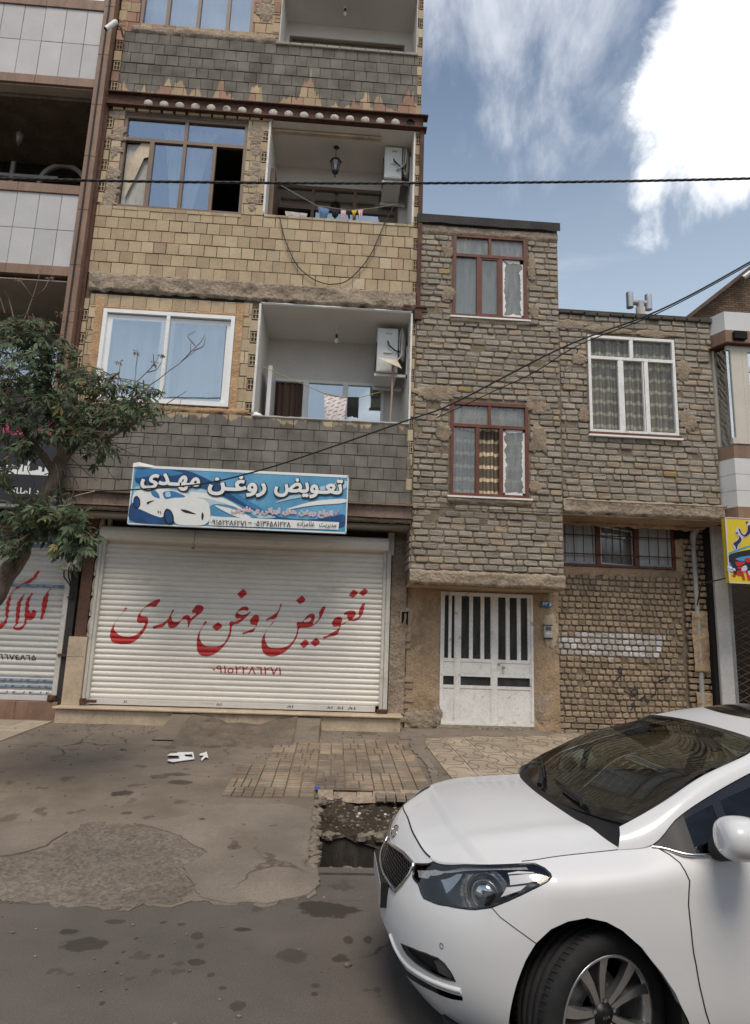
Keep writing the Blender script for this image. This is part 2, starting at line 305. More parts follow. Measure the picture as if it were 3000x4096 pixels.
def pebbles(nt, N, L, mp, c, p):
    v = N('ShaderNodeTexVoronoi'); v.inputs['Scale'].default_value = 42; L(mp.outputs[0], v.inputs['Vector'])
    sp = N('ShaderNodeSeparateColor'); L(v.outputs['Color'], sp.inputs[0])
    q = N('ShaderNodeMapRange'); L(sp.outputs[1], q.inputs[0]); q.inputs[3].default_value = .72; q.inputs[4].default_value = 1.18
    m = N('ShaderNodeMixRGB'); m.blend_type = 'MULTIPLY'; m.inputs[0].default_value = 1; L(c, m.inputs[1]); L(q.outputs[0], m.inputs[2]); return m.outputs[0]
COARSE = mat('coarse_concrete', (.19, .161, .134), .95, .2, 1.5, 45, .2, .9, .015, spec=.15, stain=(.15, .122, .095), stain_scale=1.1, stain_lo=.45, stain_hi=.75, extra=pebbles)
DIRT = mat('gutter_dirt', (.058, .045, .034), 1.0, .35, 3, 30, .35, 1.0, .03, spec=.1, stain=(.19, .155, .12), stain_scale=5, stain_lo=.55, stain_hi=.7)
GUTTER = mat('wet_gutter_wall', (.045, .038, .031), .7, .3, 2, 20, .3, .5, .015, spec=.3, stretch=(4, 4, .8), stain=(.10, .09, .075), stain_scale=2, stain_lo=.55, stain_hi=.8)

def sheet(name, x0, x1, y0, y1, nx, ny, m, zf, label=None):
    mb = MB(); vs = []
    for j in range(ny+1):
        for i in range(nx+1):
            x = x0+(x1-x0)*i/nx; y = y0+(y1-y0)*j/ny
            vs.append((x, y, zf(x, y)))
    mb.add(vs, [(j*(nx+1)+i, j*(nx+1)+i+1, (j+1)*(nx+1)+i+1, (j+1)*(nx+1)+i) for j in range(ny) for i in range(nx)], smooth=True)
    o = mb.build(name, m); tag(o, kind='structure'); return o
def bump2(x, y, a=.012): return a*noise.noise(Vector((x*.9, y*.9, 3.1)))+a*.5*noise.noise(Vector((x*2.7, y*2.7, 1.7)))
FARG = mat('dry_earth', (.22, .18, .13), 1, .2, .3, 8, .2, .2)
sheet('ground', -400, 400, -300, 400, 8, 8, FARG, lambda x, y: -.75)
sheet('road', -60, 60, -40, 5.0, 60, 60, ASPH, lambda x, y: min(0, 0)-max(0, (-y-2))*.001)
GX = -.12                                     # left end of the open gutter
# strip of road beside the gutter
sheet('road', GX-.6, 40, 4.8, 5.36, 90, 4, ASPH, lambda x, y: g(y)*.55-.002)
def pave(x, y): return g(y)+bump2(x, y)
# concrete apron left of the gutter, and footway behind it
sheet('pavement', -40, GX, 4.93, 7.05, 160, 24, CONC, pave)
sheet('pavement', -40, 40, 7.05, 10.9, 240, 30, CONC, pave)
mb = MB()
mb.box(GX, 40, 5.22, 5.36, -.72, g(5.3)*.55-.004)                 # near kerb of the gutter
mb.box(GX-.14, GX, 5.22, 7.05, -.72, .02)
mb.box(GX, 40, 6.3, 6.42, -.72, -.01)
mb.box(GX, 40, 5.36, 6.3, -.745, -.72)
tag(mb.build('gutter', GUTTER), kind='structure')
def dirtz(x, y):
    t = max(0, min(1, (y-6.28)/.74)); b = .01+.16*t
    return b+.07*noise.noise(Vector((x*3, y*4, 0)))+.04*noise.noise(Vector((x*9, y*9, 5)))+.02*noise.noise(Vector((x*25, y*25, 5)))-(.05 if t < .1 else 0)-.05*math.exp(-((x-.35)**2+(y-6.5)**2)/.06)
sheet('ground', GX+.0, 40, 6.28, 7.06, 400, 26, DIRT, dirtz)
# rough cement lip of the gutter, far side and left end
mb = MB(); rng = random.Random(3); x = -.1
while x < 3.5:
    w = .12+.2*rng.random(); h = .05+.05*rng.random()
    mb.add([(x, 6.92-.07*rng.random(), .13), (x+w, 6.92-.07*rng.random(), .13), (x+w, 7.07, .13), (x, 7.07, .13), (x+.01, 6.96, .15+h), (x+w-.01, 6.96, .15+h), (x+w-.01, 7.07, .16+h*.5), (x+.01, 7.07, .16+h*.5)],
           [(4,5,6,7),(0,1,5,4),(1,2,6,5),(3,0,4,7)]); x += w*.95
tag(mb.build('gutter', CEMENT), kind='structure')

def poly_sheet(name, pts, m, dz=.006, px=True, step=.12, jag=.02, kind='structure', zf=None, parent=None, th=0.004):
    """irregular slab with its outline from the photo, laid on the sloping ground"""
    from mathutils.geometry import delaunay_2d_cdt
    P = [onground(*p) for p in pts] if px else [Vector((p[0], p[1], 0)) for p in pts]
    out = []
    for i, a in enumerate(P):
        b = P[(i+1) % len(P)]; n = max(1, int((b-a).length/.035))
        for k in range(n):
            q = a.lerp(b, k/n); j = jag
            out.append(Vector((q.x+j*noise.noise(q*7)+j*.8*noise.noise(q*19), q.y+j*noise.noise(q*7+Vector((9,2,4)))+j*.8*noise.noise(q*19+Vector((3,1,7))))))
    xs = [p.x for p in out]; ys = [p.y for p in out]; grid = []
    yy = min(ys)
    while yy < max(ys):
        xx = min(xs)
        while xx < max(xs): grid.append(Vector((xx, yy))); xx += step
        yy += step
    n = len(out)
    r = delaunay_2d_cdt(out+grid, [], [list(range(n))], 1, 1e-5)
    zf = zf or (lambda x, y: pave(x, y))
    mb = MB(); vs = [(v.x, v.y, zf(v.x, v.y)+dz+th*.3) for v in r[0]]
    mb.add(vs, [tuple(f) for f in r[2]], smooth=True)
    rim = [(v.x, v.y) for v in out]
    for i in range(n):
        a, b = rim[i], rim[(i+1) % n]
        mb.quad((a[0], a[1], zf(*a)-.02), (b[0], b[1], zf(*b)-.02), (b[0], b[1], zf(*b)+dz+th*.3), (a[0], a[1], zf(*a)+dz+th*.3))
    o = mb.build(name, m, parent)
    if kind and not parent: tag(o, kind=kind)
    return o
k5 = 1500/1652
c5 = lambda x, y: (x*k5, 2700+y*k5)
poly_sheet('pavement', [c5(*p) for p in ((-600,1000),(-300,985),(100,1000),(420,1030),(700,1025),(900,1000),(1150,1012),(1330,990),(1400,930),(1300,900),(800,930),(300,950),(-300,930),(-600,940))], CONC, .002, jag=.09)
poly_sheet('pavement', [c5(*p) for p in ((590,660),(740,640),(1050,572),(1250,568),(1372,598),(1372,680),(1340,835),(1392,858),(1412,925),(1330,985),(1180,1008),(1010,1008),(880,985),(835,905),(812,850),(912,785),(800,712))], SMOOTHC, .008)
poly_sheet('pavement', [c5(*p) for p in ((-300,830),(0,812),(200,772),(380,652),(580,664),(790,716),(900,790),(800,852),(826,905),(846,940),(780,1012),(500,1026),(250,1000),(0,985),(-300,990))], COARSE, .004, jag=.05)
poly_sheet('pavement', [c5(*p) for p in ((-300,640),(0,655),(200,648),(285,664),(290,700),(200,758),(60,800),(-300,815))], SMOOTHC, .012)

# paving: small brick setts laid in basket squares, and square cement tiles with carved arcs
def setts(nt, N, L, mp, c, p):
    return c
SETT = mat('worn_setts', (1,1,1), .9, .15, 3, 60, .15, .4, .006, attr=True, spec=.2, stain=(.135,.108,.082), stain_scale=1.6, stain_lo=.45, stain_hi=.68)
TILE = mat('cement_tile', (1,1,1), .85, .12, 3, 60, .1, .25, .004, attr=True, spec=.25, stain=(.24,.20,.16), stain_scale=1.3, stain_lo=.55, stain_hi=.8)
def inside(poly, x, y):
    c = False; n = len(poly)
    for i in range(n):
        x0, y0 = poly[i]; x1, y1 = poly[(i+1) % n]
        if (y0 > y) != (y1 > y) and x < (x1-x0)*(y-y0)/(y1-y0)+x0: c = not c
    return c
P1 = [onground(*c5(*p)) for p in ((1165,540),(1040,530),(1090,430),(1180,320),(1330,300),(1660,290),(1830,300),(1900,430),(1960,560),(1900,575),(1650,530),(1420,520),(1300,560))]
P1 = [(p.x, p.y) for p in P1]
mb = MB(); rng = random.Random(11)
T = .30
for i in range(-8, 12):
    for j in range(0, 14):
        x0, y0 = i*T-.12, 6.75+j*T; v = 0 if rng.random() < .75 else 1
        if not inside(P1, x0+T/2, y0+T/2): continue
        style = rng.random(); base = .8+.35*rng.random(); red = rng.random()
        n, n2 = (4, 2) if style < .4 else (3, 3) if style < .65 else (3, 2) if style < .85 else (2, 2)
        for k in range(n):
            for m2 in range(n2):
                a0, a1 = k*T/n, (k+1)*T/n; b0, b1 = m2*T/n2, (m2+1)*T/n2
                q = (x0+a0, x0+a1, y0+b0, y0+b1) if v else (x0+b0, x0+b1, y0+a0, y0+a1)
                s = base*(.9+.2*rng.random()); col = ((.30, .23, .165) if red < .65 else (.25, .205, .155)); col = tuple(ch*s for ch in col)
                gp = .0045; zz = pave((q[0]+q[1])/2, (q[2]+q[3])/2)+.016+.004*rng.random(); z1 = zz-.03
                X0, X1, Y0, Y1 = q[0]+gp, q[1]-gp, q[2]+gp, q[3]-gp; dzy = .0545*(Y1-Y0)*.5
                mb.add([(X0,Y0,z1),(X1,Y0,z1),(X1,Y1,z1),(X0,Y1,z1),(X0+.004,Y0+.004,zz-dzy),(X1-.004,Y0+.004,zz-dzy),(X1-.004,Y1-.004,zz+dzy),(X0+.004,Y1-.004,zz+dzy)],
                       [(4,5,6,7),(0,1,5,4),(1,2,6,5),(2,3,7,6),(3,0,4,7)], col)
tag(mb.build('pavement', SETT), kind='structure')
def tiles(name, poly, T, ox, oy, rot, base, carve=True):
    """each tile is a slab with two carved lines; joints are real gaps"""
    mb = MB(); lines = MB(); rng = random.Random(5); ca, sa = math.cos(rot), math.sin(rot)
    def w(u, v, dz): x = ox+u*ca-v*sa; y = oy+u*sa+v*ca; return (x, y, pave(x, y)+dz)
    for i in range(-30, 60):
        for j in range(-20, 40):
            u0, v0 = i*T, j*T; cx, cy, _ = w(u0+T/2, v0+T/2, 0)
            if not inside(poly, cx, cy) or cy > 10.45: continue
            s = .86+.25*rng.random(); col = tuple(b*s for b in base); gp = .004; h = .012+.003*rng.random()
            mb.add([w(u0+gp,v0+gp,h), w(u0+T-gp,v0+gp,h), w(u0+T-gp,v0+T-gp,h), w(u0+gp,v0+T-gp,h), w(u0+gp,v0+gp,-.01), w(u0+T-gp,v0+gp,-.01), w(u0+T-gp,v0+T-gp,-.01), w(u0+gp,v0+T-gp,-.01)],
                   [(0,1,2,3),(4,5,1,0),(5,6,2,1),(6,7,3,2),(7,4,0,3)], col)
            if carve:
                for side in (0, 1):
                    pts = [(.12,.0),(.16,.22),(.38,.34),(.62,.34),(.84,.22),(.88,0)] if side == 0 else [(.12,1),(.16,.78),(.38,.66),(.62,.66),(.84,.78),(.88,1)]
                    if (i+j) % 2: pts = [(b, a) for a, b in pts]
                    for (a, b), (c, d) in zip(pts, pts[1:]):
                        dx, dy = c-a, d-b; l = math.hypot(dx, dy); nx, ny = -dy/l*.018, dx/l*.018
                        lines.quad(w(u0+(a-nx)*T, v0+(b-ny)*T, h+.002), w(u0+(c-nx)*T, v0+(d-ny)*T, h+.002), w(u0+(c+nx)*T, v0+(d+ny)*T, h+.002), w(u0+(a+nx)*T, v0+(b+ny)*T, h+.002))
    tag(mb.build(name, TILE), kind='structure')
    if carve: tag(lines.build(name, JOINT), kind='structure')
P2 = [onground(*p) for p in ((1715,2945),(1700,3000),(1760,3120),(1800,3200),(1800,3240),(3600,3340),(3600,3000),(2900,2950),(2300,2938))]
tiles('pavement', [(p.x, p.y) for p in P2], .333, 1.4, 6.6, R(2), (.35,.285,.215))
P3 = [onground(*p) for p in ((212,2893),(0,2992),(-600,3220),(-1500,3200),(-1500,2870),(-100,2868))]
tiles('pavement', [(p.x, p.y) for p in P3], .40, -9, 7.2, R(-3), (.34,.285,.22), carve=False)
# sloped cement border between setts and tiles
poly_sheet('pavement', [(1640,2945),(1700,2950),(1705,3010),(1760,3120),(1790,3200),(1740,3180),(1705,3060),(1640,3000)], SMOOTHC, .018, jag=.03)
poly_sheet('pavement', [(1600,2925),(1700,2918),(2140,2920),(2250,2945),(1760,2955),(1600,2960)], SMOOTHC, .014, jag=.03)
# ragged cement edge round the open gutter, loose grit and crumbs
mb = MB(); rng = random.Random(19)
def stone(mb, x, y, z, r, col=None):
    n = 6; vs = [(x, y, z+r*.55)]+[(x+r*(.7+.5*rng.random())*math.cos(2*math.pi*k/n), y+r*(.7+.5*rng.random())*math.sin(2*math.pi*k/n), z+r*.25*rng.random()) for k in range(n)]+[(x+r*.9*math.cos(2*math.pi*k/n), y+r*.9*math.sin(2*math.pi*k/n), z-r*.5) for k in range(n)]
    mb.add(vs, [(0, 1+k, 1+(k+1) % n) for k in range(n)]+[(1+k, 1+n+k, 1+n+(k+1) % n, 1+(k+1) % n) for k in range(n)], col)
for k in range(70):
    t = rng.random(); x, y = (GX+rng.gauss(.02, .03), 5.3+1.75*t); stone(mb, x, y, pave(x, y)-.025, rng.uniform(.025, .06))
for k in range(150): x = GX+3.6*rng.random(); stone(mb, x, 5.34+rng.gauss(0, .02), g(5.3)*.55-.03, rng.uniform(.03, .07))
for k in range(60): x = GX+3.6*rng.random(); stone(mb, x, 6.33+rng.gauss(0, .03), -.02, rng.uniform(.03, .08))
tag(mb.build('gutter', mat('broken_cement', (.20, .165, .13), 1, .3, 6, 40, .3, .8, .02, stain=(.10, .08, .06), stain_scale=4)), kind='structure')
mb = MB(); GRIT = mat('grit', (1, 1, 1), .95, .2, 8, 60, .2, .3, attr=True, spec=.15)
def gritc(): s_ = rng.uniform(.6, 1.4); return (.19*s_, .155*s_, .12*s_)
for k in range(900):
    r_ = rng.random(); x = rng.uniform(-5, 3.2); y = 10.05-abs(rng.gauss(0, .45)) if r_ < .35 else rng.uniform(4.9, 10) if r_ < .75 else rng.uniform(2.6, 5)
    if x > GX and 5.2 < y < 7.1: continue
    if x > .2 and y < 5: continue
    stone(mb, x, y, (pave(x, y) if y > 4.95 else 0)+.006, rng.uniform(.004, .013) if rng.random() < .93 else rng.uniform(.015, .03), gritc())
for k in range(420):
    x, y = rng.uniform(GX, 1.6), rng.uniform(6.32, 7.0); stone(mb, x, y, dirtz(x, y), rng.uniform(.005, .022), (.62, .60, .55) if rng.random() < .06 else gritc())
tag(mb.build('gravel', GRIT), kind='stuff')
# ---------------------------------------------------------------- wall building blocks
YF, YG = 9.8, 10.5          # street face of the upper storeys; recessed ground floor
def spans(x0, x1, cuts):
    """x0..x1 minus the given intervals"""
    out = [(x0, x1)]
    for a, b in cuts:
        nxt = []
        for p, q in out:
            if b <= p or a >= q: nxt.append((p, q)); continue
            if a > p: nxt.append((p, a))
            if b < q: nxt.append((b, q))
        out = nxt
    return out
def backing(mb, x0, x1, z0, z1, y0, y1, openings):
    """solid wall with rectangular openings, as boxes"""
    zs = sorted({z0, z1, *[min(max(v, z0), z1) for o in openings for v in (o[2], o[3])]})
    for a, b in zip(zs, zs[1:]):
        if b-a < 1e-4: continue
        cuts = [(o[0], o[1]) for o in openings if o[2] < (a+b)/2 < o[3]]
        for p, q in spans(x0, x1, cuts):
            if q-p > 1e-4: mb.box(p, q, y0, y1, a, b)
def rbrick(mb, x0, x1, z0, z1, y, d, rng, col, soft=.010, jit=.004):
    """hand-made brick: eight-sided outline, uneven, rounded towards the street"""
    w, h = x1-x0, z1-z0; cx, cz = (x0+x1)/2, (z0+z1)/2; c = min(w, h)*.2
    ring = [(x0+c, z0), (x1-c, z0), (x1, z0+c), (x1, z1-c), (x1-c, z1), (x0+c, z1), (x0, z1-c), (x0, z0+c)]
    t = rng.uniform(-.007, .007); j = lambda: rng.uniform(-jit, jit)
    vs = [(px+j(), y, pz+j()+t*(px-cx)/.2) for px, pz in ring]; vb = [(v[0], y+d, v[2]) for v in vs]
    vf = [(cx+(v[0]-cx)*(1-2*soft/w), y-d*.0-.006+rng.uniform(-.005, .005), cz+(v[2]-cz)*(1-2*soft/h)) for v in vs]
    mb.add(vb+vs+vf, [(i, i+8, (i+1) % 8+8, (i+1) % 8) [::-1] for i in range(8)]+[(i+8, i+16, (i+1) % 8+16, (i+1) % 8+8)[::-1] for i in range(8)]+[tuple(range(16, 24))], col)
def brick_field(mb, x0, x1, z0, z1, Y, bw, bh, jw, openings, rng, colf, drop=.03, depth=.035, skip=None):
    n = max(1, round((z1-z0)/bh)); bh = (z1-z0)/n
    for r in range(n):
        za = z0+r*bh; x = x0-rng.random()*bw
        while x < x1:
            w = bw*rng.choice((1, 1, 1, .97, 1.04, .9, .5 if rng.random() < .25 else 1)); a, b = max(x, x0), min(x+w-jw*.65, x1); x += w
            if b-a < .035: continue
            zc = za+bh/2
            for p, q in spans(a, b, [(o[0], o[1]) for o in openings if o[2]-bh*.3 < zc < o[3]+bh*.3]):
                if q-p < .04: continue
                if skip and skip((p+q)/2, zc): continue
                if rng.random() < drop: continue
                dy = rng.gauss(0, .007); sag = .014*noise.noise(Vector((p*.8, zc*1.3, 2)))
                rbrick(mb, p+rng.uniform(0, .004), q-rng.uniform(0, .006), za+jw*.5+sag, za+bh-jw*.5+sag-rng.uniform(0, .006), Y+dy, depth, rng, colf(rng, (p+q)/2, zc))
def block_field(mb, x0, x1, z0, z1, Y, bw, bh, openings, rng, colf, jw=.006, off=True):
    """machine-made hollow blocks: flat squares with narrow open joints"""
    n = max(1, round((z1-z0)/bh)); bh = (z1-z0)/n
    for r in range(n):
        za = z0+r*bh; x = x0-(bw*.5 if r % 2 and off else 0)-rng.random()*.06
        while x < x1:
            w = bw*rng.choice((1, 1, 1, 1.02, .98)); a, b = max(x, x0), min(x+w-jw-rng.choice((0, 0, .002, .006)), x1); x += w
            if b-a < .02: continue
            zc = za+bh/2
            for p, q in spans(a, b, [(o[0], o[1]) for o in openings if o[2]-.01 < zc < o[3]+.01]):
                if q-p < .02: continue
                dy = rng.gauss(0, .0022); zj = rng.uniform(-.003, .003)
                z_a, z_b = max(za+.004, z0)+zj, za+bh-.006-rng.choice((0, .002, .005))+zj
                mb.bbox(p, q, Y+dy, Y+.05, z_a, z_b, .003, colf(rng, (p+q)/2, zc))
def hollow_end(mb, dk, x0, x1, z0, z1, Y, cols=2, rows=2, col=(.42,.31,.19)):
    """end of a hollow block: a grid of webs round dark cells"""
    w, h = x1-x0, z1-z0; t = min(w, h)*.10
    for i in range(cols+1):
        xx = x0+(w-t)*i/cols; mb.box(xx, xx+t, Y-.004, Y+.06, z0, z1, col)
    for j in range(rows+1):
        zz = z0+(h-t)*j/rows; mb.box(x0+t*.5, x1-t*.5, Y-.001, Y+.06, zz, zz+t, col)
    dk.quad((x0, Y+.05, z0), (x1, Y+.05, z0), (x1, Y+.05, z1), (x0, Y+.05, z1))
def lump_strip(mb, x0, x1, z0, z1, Y, amp=.03, nx=None, nz=8, seed=0, edge=.03):
    """rough hand-thrown mortar: bulging sheet with ragged edges standing out of the wall"""
    nx = max(nx or 4, int((x1-x0)/.03)); nz = max(nz, int((z1-z0)/.03)); vs = []
    for j in range(nz+1):
        for i in range(nx+1):
            x = x0+(x1-x0)*i/nx; t = j/nz; z = z0+(z1-z0)*t
            nn = noise.noise(Vector((x*3+seed, z*4, seed)))+.5*noise.noise(Vector((x*9+seed, z*9, seed+3)))+.3*noise.noise(Vector((x*22, z*22, seed)))
            if j in (0, nz): z += edge*noise.noise(Vector((x*7, seed+j, 1)))
            y = Y-amp*.55*(1+1.1*nn+.5*noise.noise(Vector((x*40, z*40, seed)))) if 0 < j < nz else Y+.012
            vs.append((x, y, z))
    mb.add(vs, [(j*(nx+1)+i, j*(nx+1)+i+1, (j+1)*(nx+1)+i+1, (j+1)*(nx+1)+i) for j in range(nz) for i in range(nx)], smooth=True)
def patch(mb, cx, cz, rx, rz, Y, seed, amp=.02):
    """blob of plaster smeared over the bricks"""
    n = 44; rings = (1.0, .9, .5, .0); vs = []; amp *= .45
    for ri, q in enumerate(rings):
        for k in range(n):
            a = 2*math.pi*k/n; w = 1+.35*noise.noise(Vector((math.cos(a)*1.3+seed, math.sin(a)*1.3, seed)))+.38*noise.noise(Vector((math.cos(a)*4+seed, math.sin(a)*4, seed)))
            x, z = cx+rx*q*w*math.cos(a), cz+rz*q*w*math.sin(a)
            vs.append((x, Y+.012-amp*(0, .8, 1, 1)[ri]*(1+.5*noise.noise(Vector((x*8, z*8, seed)))), z))
    mb.add(vs, [(i*n+k, i*n+(k+1) % n, (i+1)*n+(k+1) % n, (i+1)*n+k) for i in range(3) for k in range(n)], smooth=True)
def frame_rect(mb, x0, x1, z0, z1, y0, y1, t):
    mb.box(x0, x0+t, y0, y1, z0, z1); mb.box(x1-t, x1, y0, y1, z0, z1)
    mb.box(x0+t, x1-t, y0+.002, y1, z1-t, z1); mb.box(x0+t, x1-t, y0+.002, y1, z0, z0+t)
def pane(mb, x0, x1, z0, z1, y): mb.box(x0, x1, y, y+.006, z0, z1)
def drape(mb, x0, x1, z0, z1, Y, amp=.03, freq=30, n=None, gather=None, seed=0):
    n = n or max(8, int((x1-x0)*60)); vs = []; m = 12
    for j in range(m+1):
        t = j/m
        for i in range(n+1):
            u = i/n; x = x0+(x1-x0)*u
            if gather: gx, gs = gather; x = gx+(x-gx)*(1-gs*math.sin(math.pi*min(1, t*1.0)*.5)**2)if True else x
            y = Y+amp*math.sin(freq*(x0+(x1-x0)*u)+.6*math.sin(7*u+seed))+amp*.3*math.sin(freq*2.3*u+seed)
            vs.append((x, y, z1-(z1-z0)*t))
    mb.add(vs, [(j*(n+1)+i, j*(n+1)+i+1, (j+1)*(n+1)+i+1, (j+1)*(n+1)+i) for j in range(m) for i in range(n)], smooth=True)
def cr(P, x):
    """Catmull-Rom through points P (first entry is the parameter)"""
    n = len(P)
    if x <= P[0][0]: i = 0
    elif x >= P[-1][0]: i = n-2
    else: i = max(k for k in range(n-1) if P[k][0] <= x)
    a, b = P[i], P[i+1]; h = b[0]-a[0]; t = max(0, min(1, (x-a[0])/h)) if P[0][0] <= x <= P[-1][0] else (x-a[0])/h; out = []
    for k in range(1, len(a)):
        m0 = (b[k]-P[i-1][k])/(b[0]-P[i-1][0])*h if i > 0 else b[k]-a[k]; m1 = (P[i+2][k]-a[k])/(P[i+2][0]-a[0])*h if i+2 < n else b[k]-a[k]
        t2, t3 = t*t, t*t*t; out.append((2*t3-3*t2+1)*a[k]+(t3-2*t2+t)*m0+(-2*t3+3*t2)*b[k]+(t3-t2)*m1)
    return out
# ---------------------------------------------------------------- tall unfinished block building
TB = thing('apartment_building', 'tall unfinished building of bare tan and grey hollow blocks above a lettered roller shutter', 'building', (-1.6, 9.8, .38))
OZ, OX = TB.location.z, TB.location.x
XL, XR = -4.24, 1.10
def wash(z0, amp, above, dens=1.0):
    """grey cement wash splashed over the blocks; its edge runs in ragged spikes"""
    def ex(nt, N, L, mp, c, p):
        c = ribbed(nt, N, L, mp, c, p)
        sep = N('ShaderNodeSeparateXYZ'); L(mp.outputs[0], sep.inputs[0])
        def m(op, a, b=None, cl=False):
            q = N('ShaderNodeMath'); q.operation = op; q.use_clamp = cl
            for i, v in enumerate((a, b)):
                if v is None: continue
                if isinstance(v, (int, float)): q.inputs[i].default_value = v
                else: L(v, q.inputs[i])
            return q.outputs[0]
        def n1(sx, off, det=2):
            cb = N('ShaderNodeCombineXYZ'); L(m('MULTIPLY', sep.outputs[0], sx), cb.inputs[0]); cb.inputs[1].default_value = off
            L(m('MULTIPLY', sep.outputs[2], .35), cb.inputs[2])
            n = N('ShaderNodeTexNoise'); n.inputs['Scale'].default_value = 1; n.inputs['Detail'].default_value = det; L(cb.outputs[0], n.inputs[0]); return n.outputs[0]
        big = m('POWER', m('MULTIPLY', m('SUBTRACT', n1(2.6*dens, 3.7), .36, True), 2.9, True), 1.4)
        fine = m('POWER', m('MULTIPLY', m('SUBTRACT', n1(19, 8.1, 3), .38, True), 2.6, True), 1.5)
        h = m('ADD', m('MULTIPLY', big, amp), m('MULTIPLY', m('MULTIPLY', fine, m('ADD', big, .25)), amp*.55))
        d = m('SUBTRACT', sep.outputs[2], m('ADD', h, z0-OZ)) if above else m('SUBTRACT', m('SUBTRACT', z0-OZ, h), sep.outputs[2])
        k = N('ShaderNodeMapRange'); L(d, k.inputs[0]); k.inputs[1].default_value = -.01; k.inputs[2].default_value = .012
        n2 = N('ShaderNodeTexNoise'); n2.inputs['Scale'].default_value = 3; n2.inputs['Detail'].default_value = 6; L(mp.outputs[0], n2.inputs[0])
        gr = N('ShaderNodeValToRGB'); L(n2.outputs[0], gr.inputs[0]); gr.color_ramp.elements[0].color = (.118, .108, .09, 1); gr.color_ramp.elements[1].color = (.235, .215, .182, 1)
        gr.color_ramp.elements[0].position = .3; gr.color_ramp.elements[1].position = .72
        at_ = N('ShaderNodeAttribute'); at_.attribute_name = 'Col'; bw = N('ShaderNodeRGBToBW'); L(at_.outputs['Color'], bw.inputs[0])
        gm = N('ShaderNodeMixRGB'); gm.blend_type = 'MULTIPLY'; gm.inputs[0].default_value = 1; L(gr.outputs[0], gm.inputs[1]); L(m('MULTIPLY_ADD', bw.outputs[0], 1.4), gm.inputs[2])
        q = [x for x in nt.nodes if x.type == 'MATH' and x.operation == 'MULTIPLY_ADD'][-1]; q.inputs[2].default_value = .52
        o = N('ShaderNodeMixRGB'); L(k.outputs[0], o.inputs[0]); L(c, o.inputs[1]); L(gm.outputs[0], o.inputs[2]); return o.outputs[0]
    return ex
BLOCKUP = mat('washed_block_upper', (1,1,1), .95, .12, 4, 45, .12, .3, .008, attr=True, spec=.15, extra=wash(10.72, .60, True, 1.5))
BLOCKLO = mat('washed_block_lower', (1,1,1), .95, .12, 4, 45, .12, .3, .008, attr=True, spec=.15, extra=wash(5.10, .12, False, 2.0))
def tanc(r, x, z):
    s = r.uniform(.86, 1.12); t = r.random()
    c = (.46, .36, .235) if t < .72 else (.42, .315, .21) if t < .92 else (.50, .405, .275)
    return tuple(v*s for v in c)
def pinkc(r, x, z):
    s = r.uniform(.85, 1.12); c = (.37, .225, .165) if r.random() < .4 else (.43, .325, .21)
    return tuple(v*s for v in c)
OPN = {'win1': (-3.88, -1.815, 5.195, 6.725), 'b1': (-1.43, 1.03, 5.085, 6.99), 'win2': (-3.935, -1.86, 8.56, 10.31),
       'b2': (-1.49, 1.0, 8.58, 10.40), 'win3': (-3.9, -1.93, 12.11, 14.0), 'b3': (-1.45, 1.0, 11.96, 13.3)}
ops = list(OPN.values())
mb = MB(); backing(mb, XL, XR, 3.5, 14.7, YF+.015, YF+.2, ops); WALLB = mb.build('wall', JOINT, TB)
# storey blocks: lower grey, first floor, yellow band, second floor, upper grey
rng = random.Random(21); mb = MB()
block_field(mb, XL+.02, XR-.03, 3.78, 5.085, YF, .205, .2, ops, rng, lambda r, x, z: tanc(r, x, z))
mb.build('grey_block_wall', BLOCKLO, TB)
mb = MB()
holes = [(-1.56, -1.43, 5.0, 7.0), (-4.24, -4.12, 5.1, 7.0), (-1.62, -1.49, 8.5, 10.4), (-4.24, -4.1, 8.5, 10.4), (XR-.075, XR, 3, 14), ]
block_field(mb, XL+.02, XR, 5.095, 6.99, YF+.004, .205, .2, ops+holes, rng, tanc)
block_field(mb, XL+.02, XR, 7.34, 8.565, YF, .205, .2, ops+holes[4:], rng, tanc)
block_field(mb, XL+.02, XR, 8.57, 10.40, YF+.004, .205, .2, ops+holes, rng, tanc)
mb.build('tan_block_wall', BLOCK, TB)
mb = MB()
block_field(mb, XL+.02, XR, 10.70, 11.95, YF, .205, .208, ops+holes[4:]+[(-4.24, -4.1, 10.7, 12)], rng, pinkc)
mb.build('upper_block_wall', BLOCKUP, TB)
mb = MB()
block_field(mb, XL+.02, XR, 11.96, 14.6, YF+.004, .205, .208, ops+holes[4:], rng, pinkc)
mb.build('top_block_wall', BLOCK, TB)
# hollow block ends showing on the corners and door jambs
mb, dk = MB(), MB(); rng = random.Random(4)
def ends(x0, x1, z0, z1, first=0, h=.2, c=tanc):
    z, k = z0, first
    while z+h <= z1+.01:
        if k % 2 == 0: hollow_end(mb, dk, x0, x1, z+.012, z+h-.018, YF, 2, 2, c(rng, 0, 0))
        else: mb.bbox(x0-.02, x1-.004, YF, YF+.05, z+.006, z+h-.01, .003, c(rng, 0, 0))
        z += h; k += 1
ends(-1.55, -1.437, 5.095, 6.98); ends(-4.235, -4.13, 5.1, 6.95, 1); ends(-1.61, -1.50, 8.57, 10.38, 1); ends(-4.225, -4.12, 8.6, 10.38, 1)
ends(XR-.07, XR, 4.0, 6.98, 1); ends(XR-.07, XR, 7.34, 14.5, 0); ends(-4.225, -4.115, 10.72, 12.9, 0, .208, pinkc); ends(-1.555, -1.455, 11.98, 14.4, 0, .208, pinkc)
mb.build('block_end', BLOCK, TB); dk.build('block_cell', DARK, TB)
